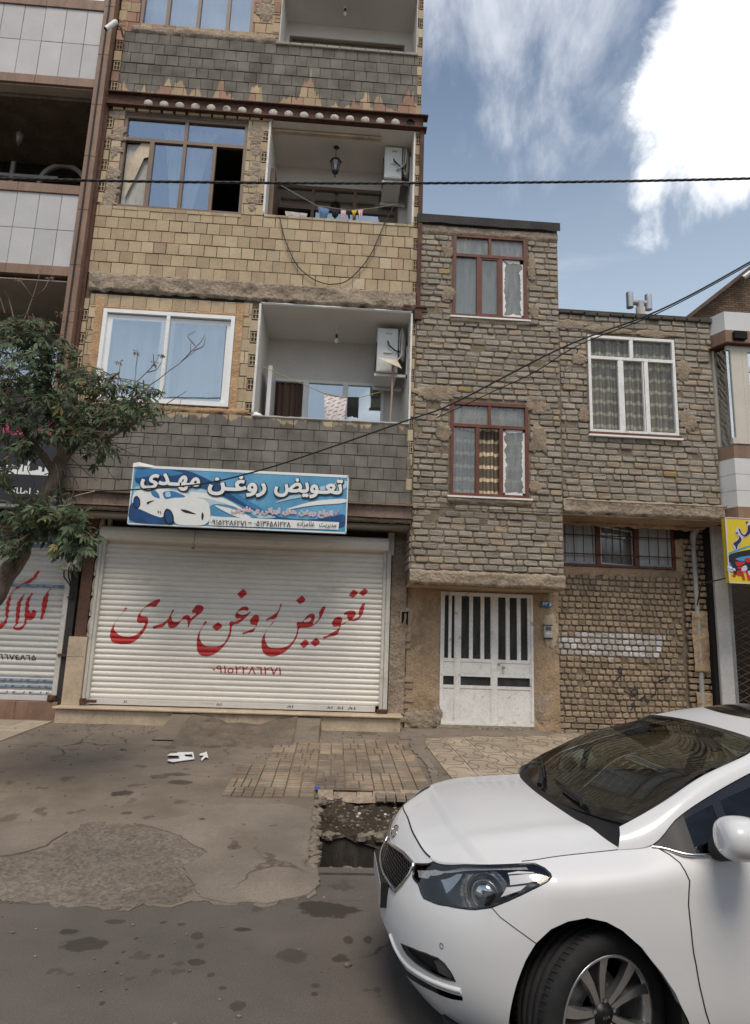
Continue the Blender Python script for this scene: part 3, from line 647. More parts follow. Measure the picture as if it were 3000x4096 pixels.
# plaster daubs round the windows
mb = MB(); MUD = mat('orange_mud', (.46, .295, .17), 1, .2, 3, 30, .2, .8, .02, spec=.1, stain=(.36, .25, .16), stain_scale=4)
lump_strip(mb, -4.02, -3.89, 5.15, 6.95, YF+.006, .024, 5, 30, 1); lump_strip(mb, -1.81, -1.69, 5.12, 6.98, YF+.006, .024, 4, 30, 2)
lump_strip(mb, -4.1, -1.5, 5.08, 5.19, YF+.004, .026, 60, 4, 3, .05); lump_strip(mb, -4.1, -1.6, 6.73, 6.79, YF+.004, .02, 50, 3, 5, .015)
mb.build('mud_rendering', MUD, TB)
mb = MB(); rng = random.Random(8)
for k in range(34):
    x = rng.choice((-4.05, -4.0, -1.74, -1.66, -1.7)); z = rng.uniform(8.55, 10.3); patch(mb, x+rng.uniform(-.05, .05), z, .07+.07*rng.random(), .05+.08*rng.random(), YF-.004, k*1.7, .022)
for k in range(16): patch(mb, rng.choice((-3.98, -1.8, -1.72)), rng.uniform(12.05, 13.6), .09+.06*rng.random(), .08+.08*rng.random(), YF-.004, k*2.1, .03)
lump_strip(mb, -4.0, -1.5, 11.95, 12.10, YF-.004, .03, 50, 4, 7, .03)
mb.build('mortar_daub', CEMENT, TB)
# rough slab band of the first ceiling, with dark gaps below
mb = MB(); lump_strip(mb, XL+.08, XR-.02, 7.02, 7.35, YF-.01, .07, 90, 8, 4, .05)
mb.build('slab_edge', CEMENT, TB)
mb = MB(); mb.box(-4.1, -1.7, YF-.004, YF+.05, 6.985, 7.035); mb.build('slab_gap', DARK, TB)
# sills
mb = MB(); rng = random.Random(6); x = -1.5
while x < 1.0:
    w = .2+.06*rng.random(); mb.bbox(x, min(x+w-.008, 1.02), YF-.03, YF+.16, 11.93, 11.985+.01*rng.random(), .01, (.34, .30, .25)); x += w
x = -1.48
while x < 1.0:
    w = .2; mb.bbox(x, min(x+w-.006, 1.02), YF-.012, YF+.18, 8.545, 8.592, .006, tanc(rng, 0, 0)); x += w
x = -3.95
while x < -1.86:
    mb.bbox(x, min(x+.194, -1.86), YF-.008, YF+.1, 8.50, 8.56, .006, tanc(rng, 0, 0)); x += .2
mb.build('sill', BLOCK, TB)
mb = MB(); lump_strip(mb, -1.43, 1.03, 5.05, 5.10, YF-.004, .025, 60, 3, 9, .012); mb.build('parapet_topping', GREYPLAS, TB)
mb = MB(); lump_strip(mb, -1.45, -1.415, 5.1, 7.0, YF-.004, .015, 3, 40, 11, .01); lump_strip(mb, 1.015, 1.045, 5.1, 7.0, YF-.004, .015, 3, 40, 12, .01)
lump_strip(mb, -1.43, 1.03, 6.975, 7.02, YF-.006, .02, 60, 3, 13, .012); lump_strip(mb, -1.51, -1.475, 8.6, 10.4, YF-.004, .015, 3, 40, 14, .01); lump_strip(mb, .985, 1.015, 8.6, 10.4, YF-.004, .015, 3, 40, 15, .01)
mb.build('jamb_plaster', WHITEWALL, TB)
# honeycomb steel beam over the second storey: flanges, web and six-sided cells plugged with plaster
mb = MB(); zb, zt = 10.425, 10.665
mb.box(XL, 1.22, YF-.10, YF+.06, zt-.018, zt); mb.box(XL, 1.20, YF-.10, YF+.06, zb-.018, zb)
cells = [(-3.56+.2635*k) for k in range(18)]; cx = XL
for c in cells:
    if c-.075 > cx: mb.box(cx, c-.075, YF-.035, YF-.02, zb, zt-.018)
    h, wd = .10, .075; zc = (zb+zt)/2-.008
    for s in (-1, 1):
        z0, z1 = (zb, zc) if s < 0 else (zc, zt-.018); ze = zb if s < 0 else zt-.018
        for q in (-1, 1):
            mb.prism([(c+q*wd, zc), (c+q*wd, ze), (c+q*wd*.45, ze), (c+q*wd*.45, zc+s*.068)][::(1 if q*s < 0 else -1)], YF-.035, YF-.02)
        mb.box(c-wd*.45, c+wd*.45, YF-.035, YF-.02, min(ze, zc+s*.068), max(ze, zc+s*.068))
    cx = c+.075
mb.box(cx, 1.14, YF-.035, YF-.02, zb, zt-.018); mb.build('honeycomb_beam', RUST, TB, fixn=True)
pl = MB(); rng = random.Random(15)
for c in cells[:-1]:
    zc = (zb+zt)/2-.02; pl.sphere((c, YF-.03, zc-.012), (.076+.004*rng.random(), .04, .072+.008*rng.random()), 12, 8)
pl.build('beam_plug', mat('lime_plug', (.56, .51, .44), 1, .35, 9, 40, .3, .6, .02, stain=(.22, .17, .13), stain_scale=9, stain_lo=.5, stain_hi=.65), TB)
mb = MB(); rng = random.Random(16); x = XL+.1
while x < 1.0:
    mb.bbox(x, x+.17+.04*rng.random(), YF-.05, YF+.02, 10.668, 10.71+.01*rng.random(), .005, tanc(rng, 0, 0))
    if x < -1.6: mb.bbox(x, x+.15+.04*rng.random(), YF-.03, YF+.02, 10.36, 10.405, .005, tanc(rng, 0, 0))
    x += .21
mb.build('brick_course', BLOCK, TB)
# rusty vertical corner sections
mb = MB(); mb.box(XR-.005, XR+.06, YF-.05, YF+.1, 7.1, 10.42); mb.box(XR-.22, XR+.18, YF-.07, YF+.08, 7.06, 7.09); mb.box(XR-.03, XR+.09, YF-.05, YF+.05, 6.86, 7.06)
mb.box(XL-.03, XL+.035, YF-.03, YF+.06, 5.3, 10.6); mb.build('corner_post', RUST, TB)
# lower steel beam above the shop
mb = MB(); mb.box(-4.1, XR+.02, YF-.075, YF+.075, 3.745, 3.765); mb.box(-4.1, XR+.02, YF-.075, YF+.075, 3.545, 3.565); mb.box(-4.1, XR, YF-.01, YF+.005, 3.565, 3.745)
mb.build('shop_beam', RUSTL, TB)
mb = MB(); lump_strip(mb, -4.1, XR, 3.47, 3.55, YF-.03, .03, 80, 4, 17, .02); mb.build('beam_mortar', MORTAR, TB)
# core of the building: floors, party walls, roof, dim rooms
mb = MB()
for z0, z1 in ((3.5, 3.78), (7.0, 7.33), (10.42, 10.69)): mb.box(XL+.01, XR-.01, YF+.2, 15.0, z0, z1)
mb.box(XL, XL+.12, YF+.2, 15, 3.5, 14.7); mb.box(XR-.05, XR, YF+.2, 15, 3.47, 14.7); mb.box(XR-.05, XR, YG+.3, 15, .3, 3.47); mb.box(XL, XL+.12, YG+.3, 15, .3, 3.5)
mb.box(XL, XR, 15.0, 15.2, .3, 14.7); mb.box(XL-.02, XR+.02, YF-.02, 15.2, 14.7, 14.9); mb.box(-1.75, -1.58, YF+.2, 15, 3.78, 14.7)
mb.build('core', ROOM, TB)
# balconies: plastered recesses
def balcony(key, yb, ceil=None):
    x0, x1, z0, z1 = OPN[key]; mb = MB(); e = .012
    z0i = z0-.9; y0 = YF+.0
    mb.box(x0+.002, x0+e, y0, yb, z0+.003, z1-.014); mb.box(x1-e, x1-.002, y0, yb, z0+.003, z1-.014); mb.box(x0+.002, x0+e, y0+.2, yb, z0i, z0+.003); mb.box(x1-e, x1-.002, y0+.2, yb, z0i, z0+.003); mb.box(x0+.002, x1-.002, y0, yb+.02, z1-.014, z1-.003); mb.box(x0, x1, y0+.2, yb, z0i-.02, z0i)
    return mb, x0, x1, z0, z1, z0i
def px(x, Y, y=1500): return at(x, y, Y).x
# first balcony
yb = 11.05; mb, x0, x1, z0, z1, zi = balcony('b1', yb)
wt = at(1280, 1522, yb).z; wl = at(1075, 1600, yb).x; wr = at(1533, 1650, yb).x
backing(mb, x0, x1, zi, z1, yb, yb+.1, [(wl, wr, zi, wt)])
mb.box(x0-.0, x0+.004, 10.45, 10.5, 6.05, 6.35); BALC1 = mb.build('balcony', WHITEWALL, TB)
f = MB(); frame_rect(f, wl, wr, zi+.01, wt-.01, yb-.03, yb+.05, .05)
mx = at(1222, 1600, yb).x; m2 = at(1380, 1600, yb).x; f.box(mx-.05, mx+.05, yb-.028, yb+.05, zi+.05, wt-.06); f.box(m2-.05, m2+.05, yb-.028, yb+.05, zi+.05, wt-.06)
f.build('balcony_door_frame', WPVC, BALC1)
p_ = MB(); pane(p_, mx+.05, m2-.05, zi+.06, wt-.06, yb+.01); pane(p_, m2+.05, wr-.05, zi+.06, wt-.06, yb+.01); p_.build('pane', RGLASS2, BALC1)
c_ = MB(); drape(c_, wl+.05, mx-.05, zi+.08, wt-.06, yb+.06, .03, 60)
BRC = mat('brown_striped_curtain', (.16, .10, .075), .9, .35, 2, 20, .1, 0, stretch=(22, 1, .05)); c_.build('curtain', BRC, BALC1)
d = MB(); dx = at(1082, 1560, 10.55).x; d.box(dx-.035, dx+.03, 10.35, yb-.04, zi+.02, at(1088, 1462, 10.35).z); d.build('door_leaf', WPVC, BALC1)
# second balcony
yb2 = 10.9; mb, x0, x1, z0, z1, zi = balcony('b2', yb2)
wt = at(1330, 752, yb2).z; wl = at(1098, 800, yb2).x; wr = at(1590, 850, yb2).x
backing(mb, x0, x1, zi, z1, yb2, yb2+.1, [(wl, wr, zi, wt)]); BALC2 = mb.build('balcony', WHITEWALL, TB)
f = MB(); frame_rect(f, wl, wr, zi+.01, wt-.01, yb2-.03, yb2+.05, .06); zt2 = at(1340, 842, yb2).z
for xx in (1252, 1420): q = at(xx, 800, yb2).x; f.box(q-.03, q+.03, yb2-.028, yb2+.05, zi+.05, wt-.06)
f.box(wl+.06, wr-.06, yb2-.026, yb2+.05, zt2-.03, zt2+.03); f.build('balcony_window_frame', BFRAME, BALC2)
p_ = MB(); pane(p_, wl+.06, wr-.06, zt2+.03, wt-.06, yb2+.01); pane(p_, at(1262, 850, yb2).x, wr-.06, zi+.06, zt2-.03, yb2+.012); p_.build('pane', RGLASS2, BALC2)
mb = MB(); mb.box(x0+.02, x0+.09, YF+.35, yb2-.02, zi, 9.75); mb.build('door_leaf', BFRAME, BALC2)
mb = MB(); b0 = at(1085, 500, 10.0); b1 = at(1525, 535, 10.0); mb.box(b0.x, b1.x, 9.95, 10.02, 10.33, 10.37); mb.build('blind_rail', TAN, BALC2)
# third balcony
yb3 = 10.6; mb, x0, x1, z0, z1, zi = balcony('b3', yb3)
a0 = at(1158, 160, yb3); a1 = at(1618, 190, yb3); backing(mb, x0, x1, zi, z1, yb3, yb3+.1, [(a0.x, a1.x, zi, (at(1158, 142, yb3).z+at(1618, 178, yb3).z)/2)])
mb.box(x0, x1, yb3+.1, yb3+.12, z1-.5, z1); BALC3 = mb.build('balcony', WHITEWALL, TB)
f = MB(); zz = (at(1158, 142, yb3).z+at(1618, 178, yb3).z)/2; frame_rect(f, a0.x, a1.x, zi, zz, yb3+.03, yb3+.08, .05); f.build('balcony_window_frame', BFRAME, BALC3)
p_ = MB(); pane(p_, a0.x+.05, a1.x-.05, zi+.05, zz-.05, yb3+.05); p_.build('pane', MGLASS, BALC3)
# windows
def window(parent, x0, x1, z0, z1, Y, t, fm, bars, panes, gm, name='window', d=.07, cell=None):
    f = MB(); frame_rect(f, x0, x1, z0, z1, Y, Y+d, t)
    for (a, b, c, e) in bars: f.box(a, b, Y+.004, Y+d-.004, c, e)
    o = f.build(name, fm, parent); q = MB()
    for (a, b, c, e) in panes: pane(q, a, b, c, e, Y+d*.55)
    q.build('pane', gm, o); return o
x0, x1, z0, z1 = OPN['win1']; c = -2.862
W1 = window(TB, x0, x1, z0, z1, YF-.03, .06, WPVC, [(c-.028, c+.028, z0+.06, z1-.06)], [(x0+.14, c-.03, z0+.1, z1-.15), (c+.03, x1-.14, z0+.1, z1-.15)], RGLASS2, d=.09)
f = MB(); frame_rect(f, x0+.06, c-.028, z0+.05, z1-.075, YF+.02, YF+.06, .085); frame_rect(f, c+.03, x1-.06, z0+.05, z1-.075, YF+.03, YF+.07, .07); f.build('sash', WPVC, W1)
mb = MB(); mb.box(c-.02, c+.022, YF-.033, YF-.028, z0+.07, z1-.09); mb.build('mullion_tape', WPAINT, W1)
mb = MB(); drape(mb, x0+.1, c+.1, z0+.05, z1-.1, YF+.17, .045, 24, seed=2); drape(mb, c-.1, x1-.1, z0+.05, z1-.1, YF+.19, .05, 27, seed=5); mb.build('curtain', CURT, W1)
x0, x1, z0, z1 = OPN['win2']; tz = 9.855; c = -2.898; l = -3.43; r_ = -2.395
W2 = window(TB, x0, x1, z0, z1, YF+.02, .055, BFRAME, [(x0+.055, x1-.055, tz-.03, tz+.03), (c-.028, c+.028, z0+.055, tz-.03), (c-.028, c+.028, tz+.03, z1-.055), (l-.045, l+.028, z0+.055, tz-.03), (r_-.03, r_+.03, z0+.055, tz-.03)],
   [(x0+.05, c-.02, tz+.02, z1-.05), (c+.02, x1-.05, tz+.02, z1-.05), (l+.02, c-.02, z0+.05, tz-.02), (c+.02, r_-.02, z0+.05, tz-.02)], RGLASS)
mb = MB(); drape(mb, x0+.06, l-.045, z0+.06, tz-.04, YF+.11, .006, 9, seed=3); W2s = mb.build('insect_screen', mat('torn_screen', (.42, .41, .38), .9, .2, 2, 20, .1, .1, stretch=(2, 1, .6)), W2)
mb = MB(); xa = x0+.08; mb.add([(xa+.38, YF+.06, tz-.04), (xa+.22, YF+.07, tz-.03), (xa+.03, YF+.05, tz-.45), (xa+.01, YF+.09, tz-.62), (xa+.14, YF+.05, tz-.42), (xa+.30, YF+.05, tz-.33), (xa+.37, YF+.06, tz-.30), (xa+.18, YF+.05, tz-.75), (xa+.05, YF+.06, tz-1.1)],
    [(0,1,2,4,5,6), (2,3,4), (4,7,5), (4,3,8,7)], smooth=True); mb.build('torn_curtain', mat('loose_gauze', (.50, .42, .31), .95, .2, 3, 20, .1, 0), W2)
mb = MB()
for (a, b, gx) in ((l+.1, c+.05, .72), (c-.02, r_-.02, .1)):
    vs = []; m, n = 14, 26
    for j in range(m+1):
        t = j/m
        for i in range(n+1):
            u = i/n; w = (b-a)*(1-.72*t**.8); xx = a+(b-a)*gx*(1-(1-.72*t**.8))+w*u
            vs.append((xx, YF+.2+.03*math.sin(26*u)+.01*math.sin(61*u), z1-.1-(z1-z0-.12)*t))
    mb.add(vs, [(j*(n+1)+i, j*(n+1)+i+1, (j+1)*(n+1)+i+1, (j+1)*(n+1)+i) for j in range(m) for i in range(n)], smooth=True)
mb.build('curtain', CURT, W2)
x0, x1, z0, z1 = OPN['win3']; xs = [x0, px(664, YF, 100), px(787, YF, 115), px(905, YF, 130), x1]
W3 = window(TB, x0, x1, z0, z1, YF+.03, .06, BFRAME, [(q-.03, q+.03, z0+.06, z1-.06) for q in xs[1:4]], [(a+.03, b-.03, z0+.06, z1-.06) for a, b in zip(xs, xs[1:])], RGLASS)
mb = MB(); drape(mb, x0+.05, x1-.05, z0+.03, z1-.05, YF+.2, .03, 26, seed=8); mb.build('curtain', CURT, W3)

# ---------------------------------------------------------------- shop front of the tall building
mb = MB(); mb.box(-4.12, XR, YF+.08, YG+.3, 3.44, 3.47); mb.build('soffit', GREYPLAS, TB)
mb = MB(); mb.box(-4.12, XR, YG+.02, YG+.3, 3.0, 3.44); mb.box(-3.74, .9, YG+.1, YG+.14, .5, 3.1); mb.build('shop_lintel', RUST, TB)
SX0, SX1, SZ0, SZ1, SY = -3.645, .742, .70, 3.13, 10.40; SP = .0822
def slat_y(z):
    t = ((z-SZ0)/SP) % 1.0
    return SY+.012-.016*math.sin(math.pi*min(1, t/.82))**.6 if t < .82 else SY+.012+.006*math.sin(math.pi*(t-.82)/.18)
def slats(mb, x0, x1, z0, z1, yf, sp, steps=9, nx=1):
    n = round((z1-z0)/sp)*steps; vs = []
    for j in range(n+1):
        z = z0+(z1-z0)*j/n
        vs += [(x0, yf(z), z), (x1, yf(z), z)]
    mb.add(vs, [(2*j, 2*j+1, 2*j+3, 2*j+2) for j in range(n)])
mb = MB(); slats(mb, SX0, SX1, SZ0, SZ1, slat_y, SP); SHUTTER = mb.build('roller_shutter', SHUT, TB)
mb = MB()
for (a, b) in ((-3.735, -3.685), (-3.68, -3.635), (.735, .785), (.79, .86)): mb.bbox(a, b, 10.34, 10.46, .60, 3.12, .006)
mb.bbox(.80, .90, 10.36, 10.46, 3.05, 3.42, .004); mb.bbox(-3.66, -3.60, 10.38, 10.46, 3.25, 3.44, .004); mb.build('guide_rail', RAIL, SHUTTER)
mb = MB(); prof = [(10.40, 3.12), (10.30, 3.10), (10.235, 3.12), (10.205, 3.18), (10.205, 3.235), (10.235, 3.29), (10.30, 3.315), (10.42, 3.315)]
vs = [(x, y, z) for x in (-3.70, .80) for y, z in prof]; n = len(prof)
mb.add(vs, [(i, i+1, n+i+1, n+i) for i in range(n-1)]+[tuple(range(n))[::-1], tuple(range(n, 2*n))], smooth=False); mb.build('shutter_housing', SHUT, SHUTTER, fixn=True)
mb = MB(); mb.bbox(SX0, SX1-.06, SY-.018, SY+.02, .615, .70, .004); mb.build('bottom_bar', SHUTW, SHUTTER)
mb = MB()
for c, wd in ((-3.1, .05), (-1.7, .08), (-.62, .09), (-.02, .09), (.14, .10), (.32, .12)):
    for k in range(5): mb.box(c-wd*.5+wd*k*.2+.003, c-wd*.5+wd*k*.2+wd*.15, SY-.022, SY-.018, .645+.01*(k % 2), .66+.012*((k*2) % 3))
mb.build('stuck_label', BLKP, SHUTTER)
mb = MB(); mb.tube([(-3.72, 10.30, .665), (-3.50, 10.30, .665)], .022, 8); mb.box(-3.74, -3.66, 10.28, 10.36, .63, .70); mb.box(.70, .86, 10.3, 10.4, .60, .665); mb.build('padlock_bolt', RUST, SHUTTER)
# marble-capped step
mb = MB(); mb.bbox(-4.0, 1.05, 10.10, 10.52, .25, .565, .008); STEP = mb.build('shop_step', TAN, TB)
mb = MB(); mb.bbox(-4.03, 1.08, 10.05, 10.5, .568, .600, .008); mb.build('step_cap', TAN, STEP)
# left pier: tan stone cladding, rusted post and a strip of moulded plaster
mb = MB(); a = at(275, 2551, 10.3); b = at(363, 2551, 10.3); mb.bbox(a.x, -3.74, 10.3, 10.6, .60, 1.30, .004); mb.bbox(a.x, -3.74, 10.3, 10.6, 1.304, a.z+.02, .004); mb.build('stone_pier', TAN, TB)
mb = MB(); mb.box(a.x+.05, a.x+.22, 10.37, 10.45, a.z+.02, 3.44); mb.build('pier_post', mat('brown_steel', (.105, .055, .035), .6, .25, 3, 25, .2, .1, .003), TB)
mb = MB(); zz = a.z+.06
while zz < 3.2: mb.sphere((a.x+.27, 10.40, zz+.13), (.05, .05, .15)); mb.box(a.x+.23, a.x+.32, 10.38, 10.5, zz-.03, zz+.03); zz += .31
mb.build('plaster_moulding', mat('dirty_stucco', (.42, .37, .31), .95, .25, 4, 30, .2, .4, .01, stain=(.2, .16, .12)), TB)
# right pier of the shop
mb = MB(); mb.box(.9, 1.12, YG-.02, YG+.3, .3, 3.45); lump_strip(mb, .88, 1.13, .55, 3.4, YG-.03, .05, 4, 60, 22, .02); mb.build('shop_pier', CEMENT, TB)

# concrete run-up ramps in front of the step
def ramp_block(name, label, xa, xb, ya, yb, za, zb, m, seed, rough=.0):
    mb = MB(); nx, ny = 8, 14; vs = []
    for j in range(ny+1):
        v = j/ny
        for i in range(nx+1):
            u = i/nx; x = xa+(xb-xa)*u+(.03*noise.noise(Vector((v*4, seed, u)))); y = yb+(ya-yb)*v
            vs.append((x, y, zb+(za-zb)*v+rough*noise.noise(Vector((x*6, y*6, seed)))-(.008 if (j % 2 and not rough) else 0)))
    mb.add(vs, [(j*(nx+1)+i, j*(nx+1)+i+1, (j+1)*(nx+1)+i+1, (j+1)*(nx+1)+i) for j in range(ny) for i in range(nx)], smooth=bool(rough))
    for i, s in ((0, 1), (nx, -1)):
        for j in range(ny):
            a, b = vs[j*(nx+1)+i], vs[(j+1)*(nx+1)+i]; q = [a, b, (b[0]-s*.03, b[1], g(b[1])-.03), (a[0]-s*.03, a[1], g(a[1])-.03)]; mb.quad(*(q if s > 0 else q[::-1]))
    return tag(mb.build(name, m), label, 'ramp', 'run-up ramps at the shop step')
RAMPC = mat('worn_ramp_cement', (.20, .165, .13), .95, .2, 2, 60, .15, .4, .008, spec=.15, stain=(.11, .088, .068), stain_scale=2)
r0, r1 = onground(610, 2962), onground(708, 2962); r2, r3 = onground(1165, 2975), onground(1272, 2975)
ramp_block('ramp', 'cement run-up strip nearer the tree, rising to the shop step', r0.x, r1.x+.05, 10.1, r0.y, .55, g(r0.y)+.012, RAMPC, 1)
ramp_block('ramp', 'cement run-up strip nearer the white door, rising to the shop step', r2.x-.02, r3.x, 10.1, r2.y, .55, g(r2.y)+.012, RAMPC, 2)
mb = MB(); nx, ny = 40, 26; vs = []
for j in range(ny+1):
    for i in range(nx+1):
        u, v = i/nx, j/ny; x = r1.x-.02+(r2.x-r1.x+.04)*u; y = 8.75+1.36*v
        side = max(0, 1-abs(u)/.33)**.6+max(0, 1-abs(1-u)/.33)**.6; base = g(y)+.005
        h = (.56-base)*max(0, min(1, (v-.12)/.88))*(.35+.65*min(1, side))+.05*noise.noise(Vector((x*5, y*5, 7)))*min(1, v*3)*(1-v*.6)
        vs.append((x, y, base+h-.02*(1-min(1, v*6))))
mb.add(vs, [(j*(nx+1)+i, j*(nx+1)+i+1, (j+1)*(nx+1)+i+1, (j+1)*(nx+1)+i) for j in range(ny) for i in range(nx)], smooth=True)
tag(mb.build('rubble_fill', mat('rubble_concrete', (.17, .14, .11), 1, .25, 3, 45, .25, .9, .02, spec=.1, stain=(.085, .068, .052), stain_scale=3.5)), 'lumpy concrete fill between the two run-up strips', 'rubble')
# ---------------------------------------------------------------- narrow brick house with the white door
MUDP = mat('dull_mud', (.30,.235,.17), 1.0, .25, 3, 25, .25, .9, .025, spec=.1, stain=(.20,.165,.125), stain_scale=4)
HB = thing('brick_house', 'narrow rough brick house with red framed windows jutting out over a white metal door', 'building', (2.3, 9.8, .4))
HX0, HX1, HZ0, HZ1 = 1.105, 3.485, 2.58, 8.74
AX1, AZ0, AZ1 = 6.08, 3.77, 7.19
def bcol(r, x, z):
    s = r.uniform(.78, 1.1); t = r.random()
    c = (.325, .285, .232) if t < .74 else (.35, .28, .205) if t < .9 else (.275, .245, .205) if t < .996 else (.36, .27, .13)
    return tuple(v*s for v in c)
def bcol2(r, x, z):
    s = r.uniform(.8, 1.08); c = (.315, .245, .172) if r.random() < .8 else (.23, .185, .135)
    return tuple(v*s for v in c)
hw = [(1.70, 2.944, 6.972, 8.477), (1.695, 2.945, 3.955, 5.503)]
mb = MB(); backing(mb, HX0, HX1, HZ0, HZ1-.02, YF+.012, YF+.2, hw)
mb.box(HX0, HX0+.12, YF+.2, 15, HZ0, HZ1-.02); mb.box(HX1-.12, HX1, YF+.2, 15, HZ0, HZ1-.02); mb.box(HX0, HX1, 15, 15.2, HZ0, HZ1-.02); mb.box(HX0, HX1, YF+.2, 15, 5.7, 5.9)
HW = mb.build('wall', MORTAR, HB)
rng = random.Random(31); mb = MB(); dz = [(a-.03, b+.03, c-.03, d+.02) for a, b, c, d in hw]
brick_field(mb, HX0+.01, HX1-.005, HZ0+.21, HZ1-.30, YF, .228, .1035, .02, dz, rng, bcol, .02)
y = HZ0+.22                                     # bricks of the left return that overhangs the shop front
while y < 3.55:
    for k in range(3):
        c = bcol(rng, 0, 0); mb.box(HX0-.012-rng.random()*.01, HX0+.03, YF+.02+k*.23, YF+.23+k*.23-.02, y, y+.075, c)
    y += .1035
mb.build('brick_facing', BR, HB)
mb = MB(); lump_strip(mb, HX0-.01, HX1+.01, HZ0-.02, HZ0+.20, YF-.02, .05, 60, 8, 31, .03)
lump_strip(mb, HX0, HX1, HZ1-.29, HZ1-.12, YF-.004, .03, 60, 5, 33, .03); mb.build('rough_lintel', CEMENT, HB)
mb = MB()
for (x, z, rx, rz) in ((1.60,8.15,.10,.13),(1.62,7.35,.10,.13),(3.03,7.95,.07,.22),(3.06,7.15,.08,.14),(1.58,4.98,.13,.15),(3.10,4.95,.15,.24),(3.05,4.15,.09,.11),(1.45,5.62,.32,.13),(3.1,5.5,.2,.15)): patch(mb, x, z, rx, rz, YF-.022, x*7+z, .022)
lump_strip(mb, 1.66, 2.98, 6.86, 6.965, YF-.012, .03, 30, 4, 36, .03); lump_strip(mb, 1.66, 2.98, 3.84, 3.95, YF-.012, .03, 30, 4, 37, .03)
mb.build('mud_patch', MUDP, HB)
mb = MB(); mb.box(HX0-.03, HX1+.03, YF-.06, 15.3, HZ1-.02, HZ1+.03)
vs = []
for i in range(31):
    x = HX0-.03+(HX1-HX0+.06)*i/30; vs += [(x, YF-.065-.02*noise.noise(Vector((x*4, 0, 0))), HZ1-.12+.02*noise.noise(Vector((x*3, 5, 0)))), (x, YF-.07, HZ1+.03)]
mb.add(vs, [(2*i, 2*i+2, 2*i+3, 2*i+1) for i in range(30)]); mb.build('roof', mat('tar_felt', (.045, .042, .04), .9, .25, 4, 30, .2, .3, .01), HB)
mb = MB(); mb.box(HX0, HX1, YF+.03, YG+.4, HZ0-.03, HZ0-.002); mb.build('soffit', PLASTER, HB)
def bands(period, lo, hi, c2, soft=.02):
    def ex(nt, N, L, mp, c, p):
        sep = N('ShaderNodeSeparateXYZ'); L(mp.outputs[0], sep.inputs[0])
        n = N('ShaderNodeTexNoise'); n.inputs['Scale'].default_value = 14; L(mp.outputs[0], n.inputs[0])
        a = N('ShaderNodeMath'); a.operation = 'MULTIPLY_ADD'; L(n.outputs[0], a.inputs[0]); a.inputs[1].default_value = .05; L(sep.outputs[2], a.inputs[2])
        f = N('ShaderNodeMath'); f.operation = 'PINGPONG'; L(a.outputs[0], f.inputs[0]); f.inputs[1].default_value = period/2
        q = N('ShaderNodeMapRange'); L(f.outputs[0], q.inputs[0]); q.inputs[1].default_value = lo; q.inputs[2].default_value = hi
        m = N('ShaderNodeMixRGB'); L(q.outputs[0], m.inputs[0]); L(c, m.inputs[1]); m.inputs[2].default_value = (*c2, 1)
        w = N('ShaderNodeTexWave'); w.bands_direction = 'X'; w.inputs['Scale'].default_value = 5; w.inputs['Distortion'].default_value = 2; L(mp.outputs[0], w.inputs[0])
        q2 = N('ShaderNodeMapRange'); L(w.outputs[0], q2.inputs[0]); q2.inputs[3].default_value = .55; q2.inputs[4].default_value = 1.25
        k = N('ShaderNodeMixRGB'); k.blend_type = 'MULTIPLY'; k.inputs[0].default_value = 1; L(m.outputs[0], k.inputs[1]); L(q2.outputs[0], k.inputs[2]); return k.outputs[0]
    return ex
STRIPE = mat('banded_curtain', (.17, .135, .10), .95, .1, 3, 30, .05, 0, extra=bands(.21, .072, .08, (.78, .62, .42)))
STRIPE2 = mat('faded_banded_curtain', (.36, .27, .18), .95, .1, 3, 30, .05, 0, extra=bands(.21, .072, .08, (.82, .70, .52)))
LINEN = mat('grey_blind', (.34, .34, .34), .95, .1, 2, 30, .05, 0)
